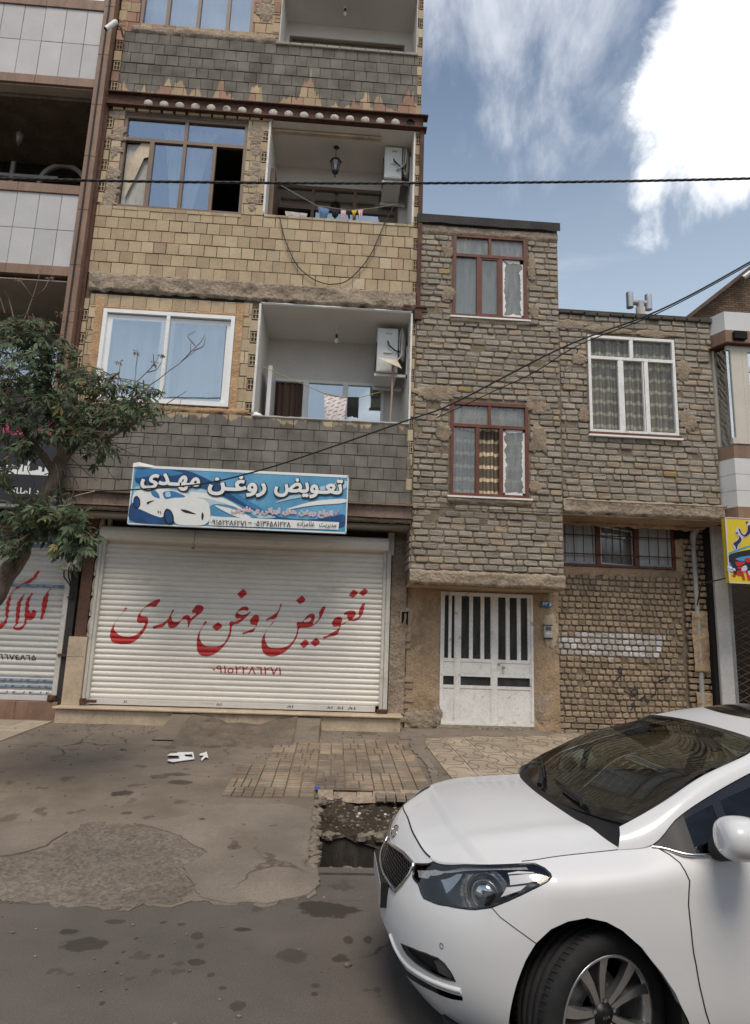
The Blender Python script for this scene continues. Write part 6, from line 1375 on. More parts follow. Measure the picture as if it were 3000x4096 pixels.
mb.build('bracket', RUST, DS)
# ---------------------------------------------------------------- yellow motorcycle-shop sign on the right
yx0 = (at(2912, 2072, 9.45).x+at(2905, 2330, 9.45).x)/2; yz1, yz0 = at(2950, 2072, 9.45).z, at(2950, 2332, 9.45).z
YS = thing('shop_sign', 'yellow sign with a red motorcycle hung beside the lattice gate', 'sign', (yx0+1.0, 9.45, yz0)); YY = 9.45
mb = MB(); mb.bbox(yx0, yx0+2.2, YY, YY+.1, yz0, yz1, .003); YB_ = mb.build('sign_board', mat('print_yellow', (.66, .49, .02), .45, .06, 3, 20, .04, 0), YS)
ky = 300/677; Yp = lambda x, y: (lambda q: (q.x, q.z))(at(2700+x*ky, 1900+y*ky, YY-.004))
lay = [0]
def yart(name, shapes, m, smooth=False):
    lay[0] += 1; mb = MB(); flat(mb, outlines2d([([Yp(*p) for p in chaikin(s)], False) for s in shapes]), YY-.001*lay[0]-.001); mb.build(name, m, YB_)
CY = mat('print_cyan', (.05, .28, .55), .5, .1, 3, 20, .05, 0); INDIGO = mat('print_indigo', (.022, .02, .075), .5, .1, 3, 20, .05, 0); LIL = mat('print_lilac', (.55, .50, .60), .5, .1, 3, 20, .05, 0); CRED = mat('print_red', (.50, .02, .02), .5, .1, 3, 20, .05, 0)
yart('blue_band', [[(478,702),(560,672),(700,626),(900,600),(900,612),(700,640),(560,690),(476,718)], [(474,880),(474,800),(560,745),(700,715),(900,700),(900,880),(700,878)]], CY)
yart('black_band', [[(476,722),(560,694),(700,668),(900,655),(900,705),(700,722),(560,745),(474,800)]], INK)
yart('stripe_white', [[(474,815),(580,860),(590,875),(474,835)], [(474,850),(560,880),(474,866)]], PRINTW)
yart('letter_halo', [[(518,612),(552,590),(575,565),(560,545),(540,515),(560,478),(585,470),(600,520),(622,540),(650,500),(650,440),(632,425),(650,408),(690,430),(690,530),(640,568),(612,560),(608,590),(590,620),(572,640),(570,672),(545,680),(520,640)]], LIL)
yart('lettering_name', [[(526,612),(558,596),(582,565),(568,540),(580,545),(605,580),(588,612),(565,632),(562,668),(548,672),(545,640),(527,632)], [(570,485),(585,482),(600,522),(625,548),(655,505),(655,455),(690,450),(690,520),(640,560),(615,555),(590,530)], [(636,425),(652,415),(662,430),(645,442)], [(548,520),(562,512),(572,528),(556,536)]], INDIGO)
yart('motorcycle_dark', [[(478,740),(530,745),(560,770),(620,780),(690,770),(690,900),(660,860),(600,880),(560,900),(530,890),(512,860),(520,830),(500,790)]], INK)
yart('motorcycle_red', [[(535,785),(590,780),(640,790),(600,820),(560,825)], [(625,750),(690,745),(690,790),(640,790)], [(560,830),(600,826),(590,850),(566,848)]], CRED)
yart('motorcycle_chrome', [[(478,842),(540,870),(560,892),(545,890),(478,858)], [(600,830),(640,810),(655,850),(620,875),(595,860)], [(515,845),(535,838),(548,858),(535,880),(518,872)], [(655,870),(672,860),(690,880),(690,910),(665,905)]], LIL, True)
mb = MB(); q0, q1 = Yp(515, 945), Yp(1200, 905); flat(mb, fit(text2d('۰۹۳۸۰۹۳۲۷۱۵', .03), q0[0], q0[0]+1.45, q0[1], q0[1]+.15), YY-.008); mb.build('lettering_phone', CRED, YB_)
mb = MB(); mb.box(yx0-.006, yx0+.012, YY-.006, YY, yz0, yz1); mb.box(yx0, yx0+2.2, YY-.006, YY, yz1-.008, yz1+.006); mb.box(yx0, yx0+2.2, YY-.006, YY, yz0-.006, yz0+.008); mb.build('sign_border', LIL, YB_)
mb = MB(); mb.tube([(yx0+.02, YY+.05, yz0+.08), (yx0-.12, 10.0, yz0+.02), (yx0-.05, 10.28, yz0-.30)], .012, 6); mb.box(yx0+.5, yx0+.55, YY+.1, YB0+.4, yz1-.2, yz1-.15); mb.build('bracket', RUST, YS)
# number on the house plate
mb = MB(); flat(mb, fit(text2d('۶۳', .02), tp.x-.06, tp.x+.03, tp.z-.025, tp.z+.028), YG-.0535); mb.build('plate_number', WHITEP, NP)
# ---------------------------------------------------------------- things hung in and on the balconies
def ac_unit(label, xl, xr, zt, zb, y0, y1, plate, wallx):
    t = thing('air_conditioner', label, 'air conditioner', (xl, y0, zb), 'outdoor air conditioner units'); m = MB(); m.bbox(xl, xr, y0, y1, zb, zt, .012); B = m.build('casing', ACW, t)
    m = MB(); m.box(xl+.04, xr-.04, y0-.004, y0, zb+.03, zt-.02); m.box(xl+.11, xr-.10, y0-.03, y0-.004, zb+.42*(zt-zb), zb+.62*(zt-zb) if not plate else zb+.45*(zt-zb)); m.build('service_cover', ACW, B)
    m = MB(); w = xr-xl; m.box(xl+.40*w, xl+.70*w, y0-.008, y0-.004, zt-.115, zt-.085); m.build('nameplate', GREYM, B)
    m = MB(); c = (xl-.004, (y0+y1)/2-.08, (zt+zb)/2)
    for r in (.05, .10, .15, .20, .24): m.tube([(c[0]-.01, c[1]+r*math.cos(math.pi*k/14), c[2]+r*math.sin(math.pi*k/14)) for k in range(29)], .004, 4, cap=False)
    for k in range(8): a = math.pi*k/4; m.tube([(c[0]-.012, c[1], c[2]), (c[0]-.012, c[1]+.25*math.cos(a), c[2]+.25*math.sin(a))], .004, 4)
    m.build('fan_guard', GREYM, B)
    m = MB(); m.lathe([(.26, 0), (.0005, -.001)], c, 'x', 24); m.build('fan_opening', DARK, B)
    m = MB()
    for yy in (y0+.05, y1-.12): m.box(xl-.03, wallx, yy, yy+.04, zb-.055, zb-.012); m.box(wallx-.035, wallx-.002, yy, yy+.04, zb-.055, zb+.5)
    m.build('wall_bracket', ACW, t)
    m = MB(); P = [(xl+.5*w, y0-.012, zt-.24), (xl+.55*w, y0-.05, zt-.33), (xl+.85*w, y0-.05, zt-.42), (xr+.04, y0+.02, zt-.41)]; m.tube(P, .012, 8); m.build('black_lead', BLACK, t)
    m = MB(); cx_, cz_ = xr+.06, zt-.26
    for q in range(4): m.tube([(cx_+.012*q+.035*math.cos(2*math.pi*k/20), y0+.02+.035*q, cz_+.27*math.sin(2*math.pi*k/20)) for k in range(21)], .011, 6, cap=False)
    m.tube([(xl+.7*w, y0-.03, zb+.15), (xr-.01, y0-.06, zb+.19), (xr+.06, y0-.02, zb+.3), (xr+.07, y0, zt-.05)], .016, 8); m.build('refrigerant_hose', mat('hose_lagging', (.52, .50, .46), .8, .1, 4, 20, .1, .1), t)
    return t
Y1 = 10.15
a, b, c, d = at(1508, 1400, Y1), at(1592, 1400, Y1), at(1550, 1312, Y1), at(1550, 1488, Y1)
AC1 = ac_unit('white outdoor air conditioner with a tilted cover board on the lower balcony wall', a.x, b.x, c.z, d.z, Y1, Y1+.78, True, 1.03)
a, b, c, d = at(1538, 650, Y1), at(1608, 650, Y1), at(1570, 586, Y1), at(1570, 712, Y1)
AC2 = ac_unit('white outdoor air conditioner on the upper balcony wall beside the lantern', a.x, b.x, c.z, d.z, Y1, Y1+.78, False, 1.0)
q = at(1555, 1445, 10.02); t = thing('cover_board', 'tilted cream board leaning across the lower air conditioner', 'board', tuple(q)); m = MB()
P = [at(1511, 1431, 10.0), at(1588, 1440, 10.06), at(1607, 1474, 9.98), at(1560, 1452, 9.92)]; m.add([tuple(p) for p in P]+[tuple(p+Vector((0, .012, .012))) for p in P], [(0,1,2,3),(7,6,5,4),(0,4,5,1),(1,5,6,2),(2,6,7,3),(3,7,4,0)]); m.build('board', mat('cream_board', (.55, .50, .40), .7, .1, 3, 20, .1, .05), t)
q0, q1 = at(1571, 1465, 10.1), at(1558, 1690, 10.1); m = MB(); m.tube([q0, (q0.x, 10.1, (q0.z+q1.z)/2), (q1.x, 10.1, q1.z-.3)], .018, 8); tag(m.build('standing_pipe', mat('pink_pipe', (.42, .27, .22), .6, .15, 4, 20, .1, .05), None), 'thin pinkish pipe standing below the lower air conditioner', 'pipe')
# lantern and bulbs
def lantern(label, p, s, mt, group=None):
    t = thing('ceiling_lantern', label, 'lantern', tuple(p), group); x, y, z = p; m = MB()
    m.lathe([(.001, 0), (.075*s, 0), (.07*s, -.03*s), (.02*s, -.05*s)], (x, y, z), 'z', 12); m.tube([(x, y, z-.04*s), (x, y, z-.30*s)], .009*s, 6); m.lathe([(.02*s, -.29*s), (.05*s, -.33*s), (.14*s, -.40*s), (.15*s, -.43*s), (.02*s, -.42*s)], (x, y, z), 'z', 6, smooth=False); B = m.build('hanging_rod', mt, t)
    m = MB()
    for k in range(6): a = 2*math.pi*k/6; m.tube([(x+.125*s*math.cos(a), y+.125*s*math.sin(a), z-.42*s), (x+.075*s*math.cos(a), y+.075*s*math.sin(a), z-.70*s)], .010*s, 5)
    m.lathe([(.085*s, -.69*s), (.08*s, -.73*s), (.04*s, -.77*s), (.012*s, -.80*s), (.018*s, -.84*s), (.001, -.88*s)], (x, y, z), 'z', 6, smooth=False); m.build('cage', mt, t)
    m = MB(); m.lathe([(.118*s, -.43*s), (.07*s, -.69*s)], (x, y, z), 'z', 6, smooth=False); m.build('lamp_glass', glass('lantern_glass', (.8, .8, .8), .15, .3, .5), t)
    m = MB(); m.sphere((x, y, z-.55*s), (.03*s, .03*s, .06*s)); m.build('bulb', WHITEP, t); return t
p = at(1345, 602, 10.3); p.z = 10.40; z2 = at(1338, 712, 10.3).z; lantern('dark bronze lantern hanging from the ceiling of the upper balcony', p, (10.40-z2)/.88, BRONZE)
p = at(92, 460, 10.6); p.z = 10.635; z2 = at(80, 585, 10.6).z; lantern('brass and glass lantern hanging under the pale tiled balcony', p, (10.635-z2)/.88, mat('lantern_brass', (.24, .17, .07), .45, .2, 5, 20, .1, .05, metal=.4))
def bulb(label, p, l, group='bare hanging bulbs'):
    t = thing('hanging_bulb', label, 'light bulb', tuple(p), group); x, y, z = p; m = MB(); m.lathe([(.001, 0), (.04, 0), (.035, -.02), (.005, -.03)], (x, y, z), 'z', 12); m.tube([(x, y, z-.02), (x+.004, y, z-l)], .004, 5); m.build('flex', WHITEP, t)
    m = MB(); m.tube([(x+.004, y, z-l+.01), (x+.004, y, z-l-.06)], .019, 8); m.build('bulb_holder', BLACK, t); m = MB(); m.lathe([(.014, -l-.06), (.03, -l-.10), (.033, -l-.12), (.022, -l-.145), (.001, -l-.152)], (x+.004, y, z), 'z', 12); m.build('glass_bulb', WHITEP, t)
p = at(1348, 1295, 10.4); p.z = 6.985; bulb('bare bulb on a flex below the lower balcony ceiling', p, 6.985-at(1347, 1340, 10.4).z)
p = at(1382, 0, 10.2); p.z = 13.29; bulb('bare bulb hanging from the topmost balcony ceiling', p, 13.29-at(1380, 36, 10.2).z)
p = at(781, 2128, 9.55); t = thing('hanging_bulb', 'dangling cord with a dead lamp holder below the blue sign', 'light bulb', tuple(p), 'bare hanging bulbs'); m = MB(); e = at(774, 2180, 9.55); m.tube([p+Vector((0, 0, .1)), p.lerp(e, .5)+Vector((.004, 0, 0)), e], .004, 5); m.build('flex', BLACK, t); m = MB(); m.lathe([(.012, .03), (.02, .01), (.026, -.03), (.026, -.055), (.001, -.06)], tuple(e), 'z', 10); m.build('bulb_holder', mat('old_bakelite', (.12, .09, .07), .6, .2, 4, 20, .1, .05), t)
# washing lines and clothes
def wireobj(name, label, cat, pts, r, m_, group=None, n=6, sub=1):
    m = MB(); P = [Vector(p) for p in pts]
    if sub > 1:
        Q = []; PP = [(i, p.x, p.y, p.z) for i, p in enumerate(P)]
        for k in range((len(P)-1)*sub+1): Q.append(Vector(cr(PP, k/sub)))
        P = Q
    m.tube(P, r, n); return tag(m.build(name, m_), label, cat, group)
LINE1 = [at(1007, 1448, 9.95), at(1150, 1510, 10.02), at(1293, 1572, 10.08), at(1370, 1588, 10.1), at(1438, 1590, 10.1), at(1525, 1567, 10.15), at(1640, 1420, 10.2)]
wireobj('washing_line', 'yellowish washing line strung across the lower balcony', 'washing line', LINE1[:6], .006, mat('yellow_cord', (.40, .32, .10), .8, .1, 4, 20, .1, 0))
LINE2 = [at(1125, 742, 9.95), at(1265, 822, 10.0), at(1400, 842, 10.0), at(1500, 832, 10.05), at(1590, 815, 10.1)]
wireobj('washing_line', 'thin washing line strung across the upper balcony', 'washing line', LINE2, .005, mat('grey_cord', (.35, .33, .30), .8, .1, 4, 20, .1, 0))
def cloth(name, label, cat, ptsTL, ptsTR, drop_l, drop_r, m_, seed, Y, group='clothes drying on the balconies', wav=.02, back=.5):
    a, b = at(*ptsTL, Y), at(*ptsTR, Y); rr = random.Random(seed); m = MB(); nx, nz = 18, 16; vs = []
    for side in (0, 1):
        for j in range(nz+1):
            t_ = j/nz
            for i in range(nx+1):
                u = i/nx; top = a.lerp(b, u); l = (drop_l+(drop_r-drop_l)*u)*(1 if side == 0 else back)*(1+.07*noise.noise(Vector((u*5, seed, side)))); x = top.x+(.03*math.sin(seed+u*3))*t_-(u-.5)*t_*.06
                y = top.y+(-1 if side == 0 else 1)*(.012+.03*min(1, t_*2))+wav*math.sin(u*14+seed)*min(1, t_*2)+.5*wav*math.sin(u*31+seed*2)*t_
                vs.append((x, y, top.z-l*t_+(.006 if j == 0 else 0)))
        o = side*(nx+1)*(nz+1); 
    F = [(s*(nx+1)*(nz+1)+j*(nx+1)+i, s*(nx+1)*(nz+1)+j*(nx+1)+i+1, s*(nx+1)*(nz+1)+(j+1)*(nx+1)+i+1, s*(nx+1)*(nz+1)+(j+1)*(nx+1)+i) for s in (0, 1) for j in range(nz) for i in range(nx)]
    F += [(i, i+1, (nx+1)*(nz+1)+i+1, (nx+1)*(nz+1)+i) for i in range(nx)]
    m.add(vs, F, smooth=True); o = m.build(name, m_); tag(o, label, cat, group); return o
def pattern(c2, sx_, sz_, thr, rot=0.0):
    def ex(nt, N, L, mp, c, p):
        mp2 = N('ShaderNodeMapping'); mp2.inputs['Rotation'].default_value = (0, R(rot), 0); mp2.inputs['Scale'].default_value = (sx_, 0, sz_); L(mp.outputs[0], mp2.inputs[0])
        ck = N('ShaderNodeTexBrick'); ck.inputs['Scale'].default_value = 1; ck.inputs['Mortar Size'].default_value = thr; ck.inputs['Mortar Smooth'].default_value = 0
        sp = N('ShaderNodeSeparateXYZ'); L(mp2.outputs[0], sp.inputs[0]); cb = N('ShaderNodeCombineXYZ'); L(sp.outputs[0], cb.inputs[0]); L(sp.outputs[2], cb.inputs[1]); L(cb.outputs[0], ck.inputs['Vector'])
        ck.inputs['Color1'].default_value = (*c2, 1); ck.inputs['Color2'].default_value = (*c2, 1); ck.inputs['Mortar'].default_value = (0.7, .66, .64, 1); return ck.outputs[0]
    return ex
TOWEL = mat('red_white_towel', (.7, .66, .64), .95, .06, 3, 30, .05, 0, extra=pattern((.30, .045, .055), 4.5, 4.0, .10, 24))
cloth('towel', 'white towel with dark red block pattern on the lower balcony line', 'towel', (1296, 1578), (1388, 1592), .46, .50, TOWEL, 3, 10.08, wav=.03)
BLKC = mat('black_cloth', (.016, .016, .018), .95, .2, 3, 30, .1, 0)
cloth('garment', 'black garment drying beside the patterned towel', 'garment', (1390, 1590), (1436, 1591), .34, .36, BLKC, 5, 10.1)
cloth('garment', 'blue denim shirt on the upper balcony line', 'garment', (1271, 825), (1318, 838), .25, .23, mat('denim_cloth', (.10, .17, .29), .95, .15, 4, 30, .1, 0), 7, 10.0)
cloth('garment', 'black spotted garment next to the denim shirt', 'garment', (1324, 838), (1360, 843), .15, .13, BLKC, 9, 10.0)
cloth('garment', 'pale pink garment between two black ones on the upper line', 'garment', (1364, 842), (1384, 844), .16, .17, mat('pink_cloth', (.55, .42, .43), .95, .1, 3, 30, .1, 0), 11, 10.0)
cloth('garment', 'narrow black garment between the pink and yellow ones on the upper line', 'garment', (1386, 844), (1404, 845), .17, .16, BLKC, 13, 10.0)
cloth('garment', 'small yellow garment on the upper balcony line', 'garment', (1406, 844), (1430, 842), .17, .16, mat('yellow_cloth', (.60, .44, .05), .95, .1, 3, 30, .1, 0), 15, 10.0)
cloth('garment', 'red and white striped garment beside the yellow one on the upper line', 'garment', (1433, 842), (1453, 838), .19, .15, mat('striped_cloth', (.6, .58, .56), .95, .1, 3, 30, .1, 0, extra=pattern((.36, .03, .05), 16, .6, .06, 30)), 17, 10.0)
cloth('garment', 'crumpled off white cloth behind the upper parapet', 'garment', (1140, 846), (1230, 856), .16, .14, mat('offwhite_cloth', (.46, .44, .43), .95, .1, 3, 30, .1, 0), 19, 10.3)
q = at(1025, 1655, 9.84); t = thing('plastic_bag', 'knotted white plastic bag lying on the lower parapet corner', 'bag', tuple(q)); m = MB(); m.sphere((q.x, 9.86, 5.10), (.10, .07, .055), 14, 10); m.sphere((q.x-.07, 9.85, 5.13), (.05, .04, .035), 10, 6)
for i, v in enumerate(m.v): k = 1+.18*noise.noise(Vector(v)*25); m.v[i] = (q.x+(v[0]-q.x)*k, 9.86+(v[1]-9.86)*k, 5.08+(v[2]-5.08)*k)
m.build('bag_body', WHITEP, t)
# dead wire looping over the tan blocks
L_ = [(1118, 868), (1135, 940), (1157, 1000), (1192, 1066), (1250, 1115), (1300, 1134), (1330, 1137), (1385, 1125), (1445, 1070), (1490, 1005), (1533, 906), (1573, 828)]
wireobj('hanging_wire', 'slack black wire looping across the tan block wall', 'wire', [at(x, y, 9.76 if 1 else 0) for x, y in L_], .0085, WIRE, sub=4)
# thin wires stapled to the brick
A = [(1645, 2085), (1652, 2060), (1672, 2027), (1745, 2030), (1900, 2034), (2040, 2042), (2262, 2053)]
wireobj('wall_cable', 'thin dark cable stapled along the brick above the white door', 'cable', [at(x, y, 9.755) for x, y in A], .006, WIRE, 'thin cables on the brick walls', sub=3)
A = [(2264, 1998), (2500, 2012), (2700, 2020), (2890, 2029), (2905, 2026)]
wireobj('wall_cable', 'thin dark cable running over the barred window lintel to the bay', 'cable', [at(x, y, 9.755) for x, y in A], .006, WIRE, 'thin cables on the brick walls', sub=3)
# overhead cables
def twisted(name, label, pts, R_, r, pitch, nst, sub=30):
    PP = [(i, p.x, p.y, p.z) for i, p in enumerate(pts)]; C = [Vector(cr(PP, k/sub)) for k in range((len(pts)-1)*sub+1)]; m = MB(); d = [0]
    for p, q in zip(C, C[1:]): d.append(d[-1]+(q-p).length)
    n = int(d[-1]/pitch*8); 
    for s in range(nst):
        P = []; i = 0
        for k in range(n+1):
            x = d[-1]*k/n
            while i < len(d)-2 and d[i+1] < x: i += 1
            p = C[i].lerp(C[i+1], (x-d[i])/(d[i+1]-d[i])); a = 2*math.pi*(x/pitch+s/nst); tdir = (C[i+1]-C[i]).normalized(); nx_ = tdir.cross(Vector((0, 0, 1))).normalized(); nz_ = nx_.cross(tdir); P.append(p+(nx_*math.cos(a)+nz_*math.sin(a))*R_)
        m.tube(P, r, 6)
    o = m.build(name, WIRE); tag(o, label, 'cable', 'overhead cables'); return o
yb = 6.5; pts = [at(x, 733-19*((x-1500)/1500)**2, yb) for x in (-900, -200, 600, 1500, 2400, 3200, 3900)]
twisted('overhead_cable', 'thick twisted black cable stretched level across the street front', pts, .0075, .0085, .30, 3)
D1 = [(381, 1965, 9.25), (545, 1958, 9.1), (817, 1934, 8.85), (1044, 1880, 8.6), (1271, 1807, 8.4), (1634, 1680, 8.05), (1816, 1612, 7.9), (2252, 1389, 7.45), (2633, 1253-10, 7.1), (3000, 1048, 6.7), (3500, 750, 6.2), (4100, 380, 5.7)]
wireobj('overhead_cable', 'black cable climbing diagonally across the brick house from behind the tree', 'cable', [at(*p) for p in D1], .0105, WIRE, 'overhead cables', sub=6)
D2 = [(1744, 1672, 9.74), (1860, 1620, 9.3), (1972, 1566, 8.9), (2132, 1492, 8.4), (2320, 1378, 7.85), (2633, 1252, 7.2), (3000, 1056, 6.75), (3500, 758, 6.2), (4100, 388, 5.7)]
wireobj('overhead_cable', 'thinner black cable branching off to a clip beside the red window', 'cable', [at(*p) for p in D2], .007, WIRE, 'overhead cables', sub=6)
q = at(1744, 1672, 9.74); m = MB(); m.tube([q+Vector((0, .06, 0)), q, q+Vector((.05, -.02, .05))], .012, 6); tag(m.build('cable_clip', WHITEP), 'white cable clip on the brick at the end of the thin diagonal cable', 'clip')
A = [(381, 1965, 9.25), (300, 1985, 9.35), (255, 2020, 9.5), (248, 2120, 9.6), (262, 2220, 10.15)]
wireobj('drop_cable', 'pale drop cable hanging down beside the dark fascia sign', 'cable', [at(*p) for p in A], .008, mat('grey_flex', (.30, .28, .25), .7, .2, 4, 20, .1, 0), sub=4)
# junction box on the left pier
p = at(282, 2250, 10.2); t = thing('junction_box', 'pale dusty junction box with cables hanging out below it', 'junction box', tuple(p)); m = MB(); m.bbox(p.x-.14, p.x+.12, 10.14, 10.34, p.z-.12, p.z+.16, .008); m.build('housing', mat('dusty_box', (.36, .33, .29), .8, .15, 3, 20, .1, .1), t)
m = MB()
for dx, ex in ((-.09, .02), (-.02, .03), (.02, .04)): m.tube([(p.x+dx, 10.22, p.z-.11), (p.x+dx+.01, 10.22, p.z-.22), (p.x+ex, 10.28, p.z-.36), (p.x+ex+.05, 10.33, p.z-.55)], .011, 6)
m.build('cable_tail', BLACK, t)
# security camera on the brown column
p = at(440, 103, 9.5); t = thing('security_camera', 'small white bullet camera on the brown clad column', 'camera', tuple(p)); m = MB(); a, b = at(423, 116, 9.4), at(462, 88, 9.45); m.tube([a, b], [.038, .041], 14); m.tube([b, b+(b-a)*.12], [.041, .025], 14); m.build('camera_body', WHITEP, t)
m = MB(); m.tube([a-(b-a)*.02, a], .033, 14); m.build('lens', BLACK, t); m = MB(); m.tube([b, b+Vector((.05, .12, .02)), b+Vector((.03, .3, .03))], .02, 8); m.build('camera_bracket', GREYM, t)
# litter
PAPER = mat('white_paper', (.72, .72, .72), .8, .05, 4, 20, .03, 0)
def paper(name, label, polys_, hole=None):
    pts = [onground(*c5(*p)) for p in polys_]; c = sum(pts, Vector())/len(pts); vf = outlines2d([([(p.x, p.y) for p in pts], False)]+([([(p.x, p.y) for p in [onground(*c5(*q)) for q in hole]], False)] if hole else []))
    m = MB(); m.add([(x, y, pave(x, y)+.022+.02*noise.noise(Vector((x*9, y*9, 0)))) for x, y in vf[0]], [tuple(f) for f in vf[1]]); m.add([(x, y, pave(x, y)+.018+.02*noise.noise(Vector((x*9, y*9, 0)))) for x, y in vf[0]], [tuple(f)[::-1] for f in vf[1]]); return tag(m.build(name, PAPER), label, 'litter', 'paper scraps on the pavement')
paper('paper_scrap', 'large torn white cardboard cut-out lying on the pavement', [(735,362),(748,354),(778,356),(784,350),(850,347),(856,380),(800,386),(760,394),(737,392),(738,384),(790,378),(786,366),(745,369)], [(812,360),(845,358),(848,369),(815,371)])
paper('paper_scrap', 'small folded white paper scrap beside the torn cut-out', [(878,356),(898,352),(910,343),(917,376),(905,374),(888,386),(885,380),(898,368),(880,362)])
q = onground(*c5(1397, 513)); t = thing('bottle_cap', 'tiny blue bottle cap at the broken paving edge', 'litter', (q.x, q.y, pave(q.x, q.y)+.03)); m = MB(); m.lathe([(.0005, .05), (.022, .05), (.024, .045), (.024, .03)], (q.x, q.y, pave(q.x, q.y)), 'z', 12); m.build('cap', mat('blue_plastic', (.05, .12, .5), .4, .1, 4, 20, .05, 0), t)
# ---------------------------------------------------------------- street tree on the left
TREE = thing('street_tree', 'leafy street tree with a knobbly grey trunk hiding the dark fascia sign', 'tree', (-3.4, 6.6, .15))
BARK = mat('grey_bark', (.16, .125, .095), .95, .3, 8, 40, .3, 1.0, .02, spec=.15, stretch=(1, 1, .5), stain=(.26, .22, .175), stain_scale=6)
TWIG = mat('twig_bark', (.17, .12, .085), .95, .3, 8, 40, .2, .2)
LEAF = bpy.data.materials.new('tree_leaf'); LEAF.use_nodes = True
def leafmat():
    nt = LEAF.node_tree; N = nt.nodes.new; L = nt.links.new; p = nt.nodes['Principled BSDF']; p.inputs['Roughness'].default_value = .5; p.inputs['Specular IOR Level'].default_value = .4
    a = N('ShaderNodeAttribute'); a.attribute_name = 'Col'; L(a.outputs['Color'], p.inputs['Base Color']); t = N('ShaderNodeBsdfTranslucent'); L(a.outputs['Color'], t.inputs[0]); x = N('ShaderNodeMixShader'); x.inputs[0].default_value = .25
    L(p.outputs[0], x.inputs[1]); L(t.outputs[0], x.inputs[2]); L(x.outputs[0], nt.nodes['Material Output'].inputs[0])
leafmat()
k2 = 3000/1652
def D(x, y, Y=6.6): return at(x*k2, y*k2, Y)
rng = random.Random(77)
def smooth_path(P, sub=5, wob=0.0, seed=0):
    PP = [(i, p.x, p.y, p.z) for i, p in enumerate(P)]; Q = []
    for k in range((len(P)-1)*sub+1): q = Vector(cr(PP, k/sub)); Q.append(q+Vector((noise.noise(q*6+Vector((seed, 0, 0))), noise.noise(q*6+Vector((0, seed, 3))), noise.noise(q*6+Vector((4, 0, seed)))))*wob)
    return Q
def limb(mb, P, r0, r1, sub=5, wob=.006, knob=0.0, seed=0, n=10):
    Q = smooth_path(P, sub, wob, seed); m = len(Q); mb.tube(Q, [(r0+(r1-r0)*i/(m-1))*(1+knob*noise.noise(Q[i]*9)) for i in range(m)], n); return Q
base = Vector((-3.35, 6.6, g(6.6)-.05))
tr = [base, D(-125, 1500), D(-60, 1370), D(-15, 1315), D(12, 1268), D(40, 1228), D(55, 1186), D(72, 1135), D(104, 1085), D(128, 1030), D(140, 985)]
mb = MB(); limb(mb, tr, .13, .05, 5, .012, .22, 3, 14)
br = {'a': [D(128, 1030), D(165, 985, 6.55), D(205, 958, 6.5), D(255, 915, 6.45), D(292, 886, 6.4), D(312, 868, 6.38)], 'b': [D(136, 1000), D(130, 930, 6.7), D(110, 860, 6.75), D(95, 790, 6.7), D(70, 720, 6.6), D(60, 690, 6.55)],
      'c': [D(120, 1045), D(80, 985, 6.5), D(45, 930, 6.4), D(15, 880, 6.3), D(-30, 820, 6.3)], 'd': [D(140, 985), D(160, 920, 6.9), D(168, 850, 7.0), D(160, 800, 7.0), D(180, 770, 7.0)], 'e': [D(70, 1140), D(30, 1090, 6.5), D(-20, 1040, 6.45), D(-70, 1000, 6.4)],
      'f': [D(60, 1175), D(95, 1160, 6.4), D(130, 1150, 6.35), D(165, 1165, 6.3)], 'g': [D(205, 958, 6.5), D(240, 960, 6.4), D(290, 935, 6.35), D(345, 915, 6.3)], 'h': [D(160, 920, 6.9), D(205, 880, 6.8), D(240, 840, 6.7), D(262, 820, 6.6)]}
for i, (k, P) in enumerate(br.items()): limb(mb, P, .042 if k in 'abc' else .028, .010, 5, .012, .1, 10+i)
TRUNK = mb.build('trunk', BARK, TREE)
tw = MB(); bare = [[(292,886),(330,848),(365,822),(400,795),(430,772)], [(400,795),(418,775),(420,748)], [(412,785),(440,755),(452,738)], [(430,772),(448,760),(453,742)], [(430,762),(415,740),(430,730)], [(292,886),(296,845),(300,805),(302,770)], [(296,845),(325,820),(340,800),(350,785)], [(325,820),(345,815),(358,795)], [(340,806),(338,780)], [(240,950),(290,930),(340,915),(385,905),(400,880)], [(290,930),(330,940),(370,930),(400,905)], [(340,915),(365,890),(390,875),(410,862)], [(300,905),(345,885),(362,850)],
  [(45,720),(72,655),(88,605),(95,590)], [(72,655),(55,630),(40,615)], [(72,655),(98,635),(112,610)], [(30,700),(20,660),(8,640)], [(10,690),(2,655)], [(120,1010),(150,1050),(160,1085),(150,1110)], [(125,1005),(165,1055),(180,1100)], [(130,990),(190,1040),(215,1060)], [(95,1000),(60,1030),(75,1060),(68,1085)], [(180,985),(230,1000),(270,990),(305,985)], [(200,960),(260,985),(310,1010)], [(170,980),(215,1010),(245,1045),(262,1060)], [(210,955),(250,965),(300,960),(330,965)], [(160,770),(190,740),(220,730)], [(190,745),(200,715)], [(140,730),(150,690),(170,685)], [(262,850),(262,815),(268,790)], [(120,1015),(130,1060),(140,1105),(175,1120)], [(60,1000),(40,1040),(45,1090)], [(100,1045),(155,1030),(200,1035)]]
for i, P in enumerate(bare): q = limb(tw, [D(x, y, 6.4+.3*rng.random() if j else 6.5) for j, (x, y) in enumerate(P)], .0062, .0028, 4, .014, 0, 40+i, 5)
lf = MB()
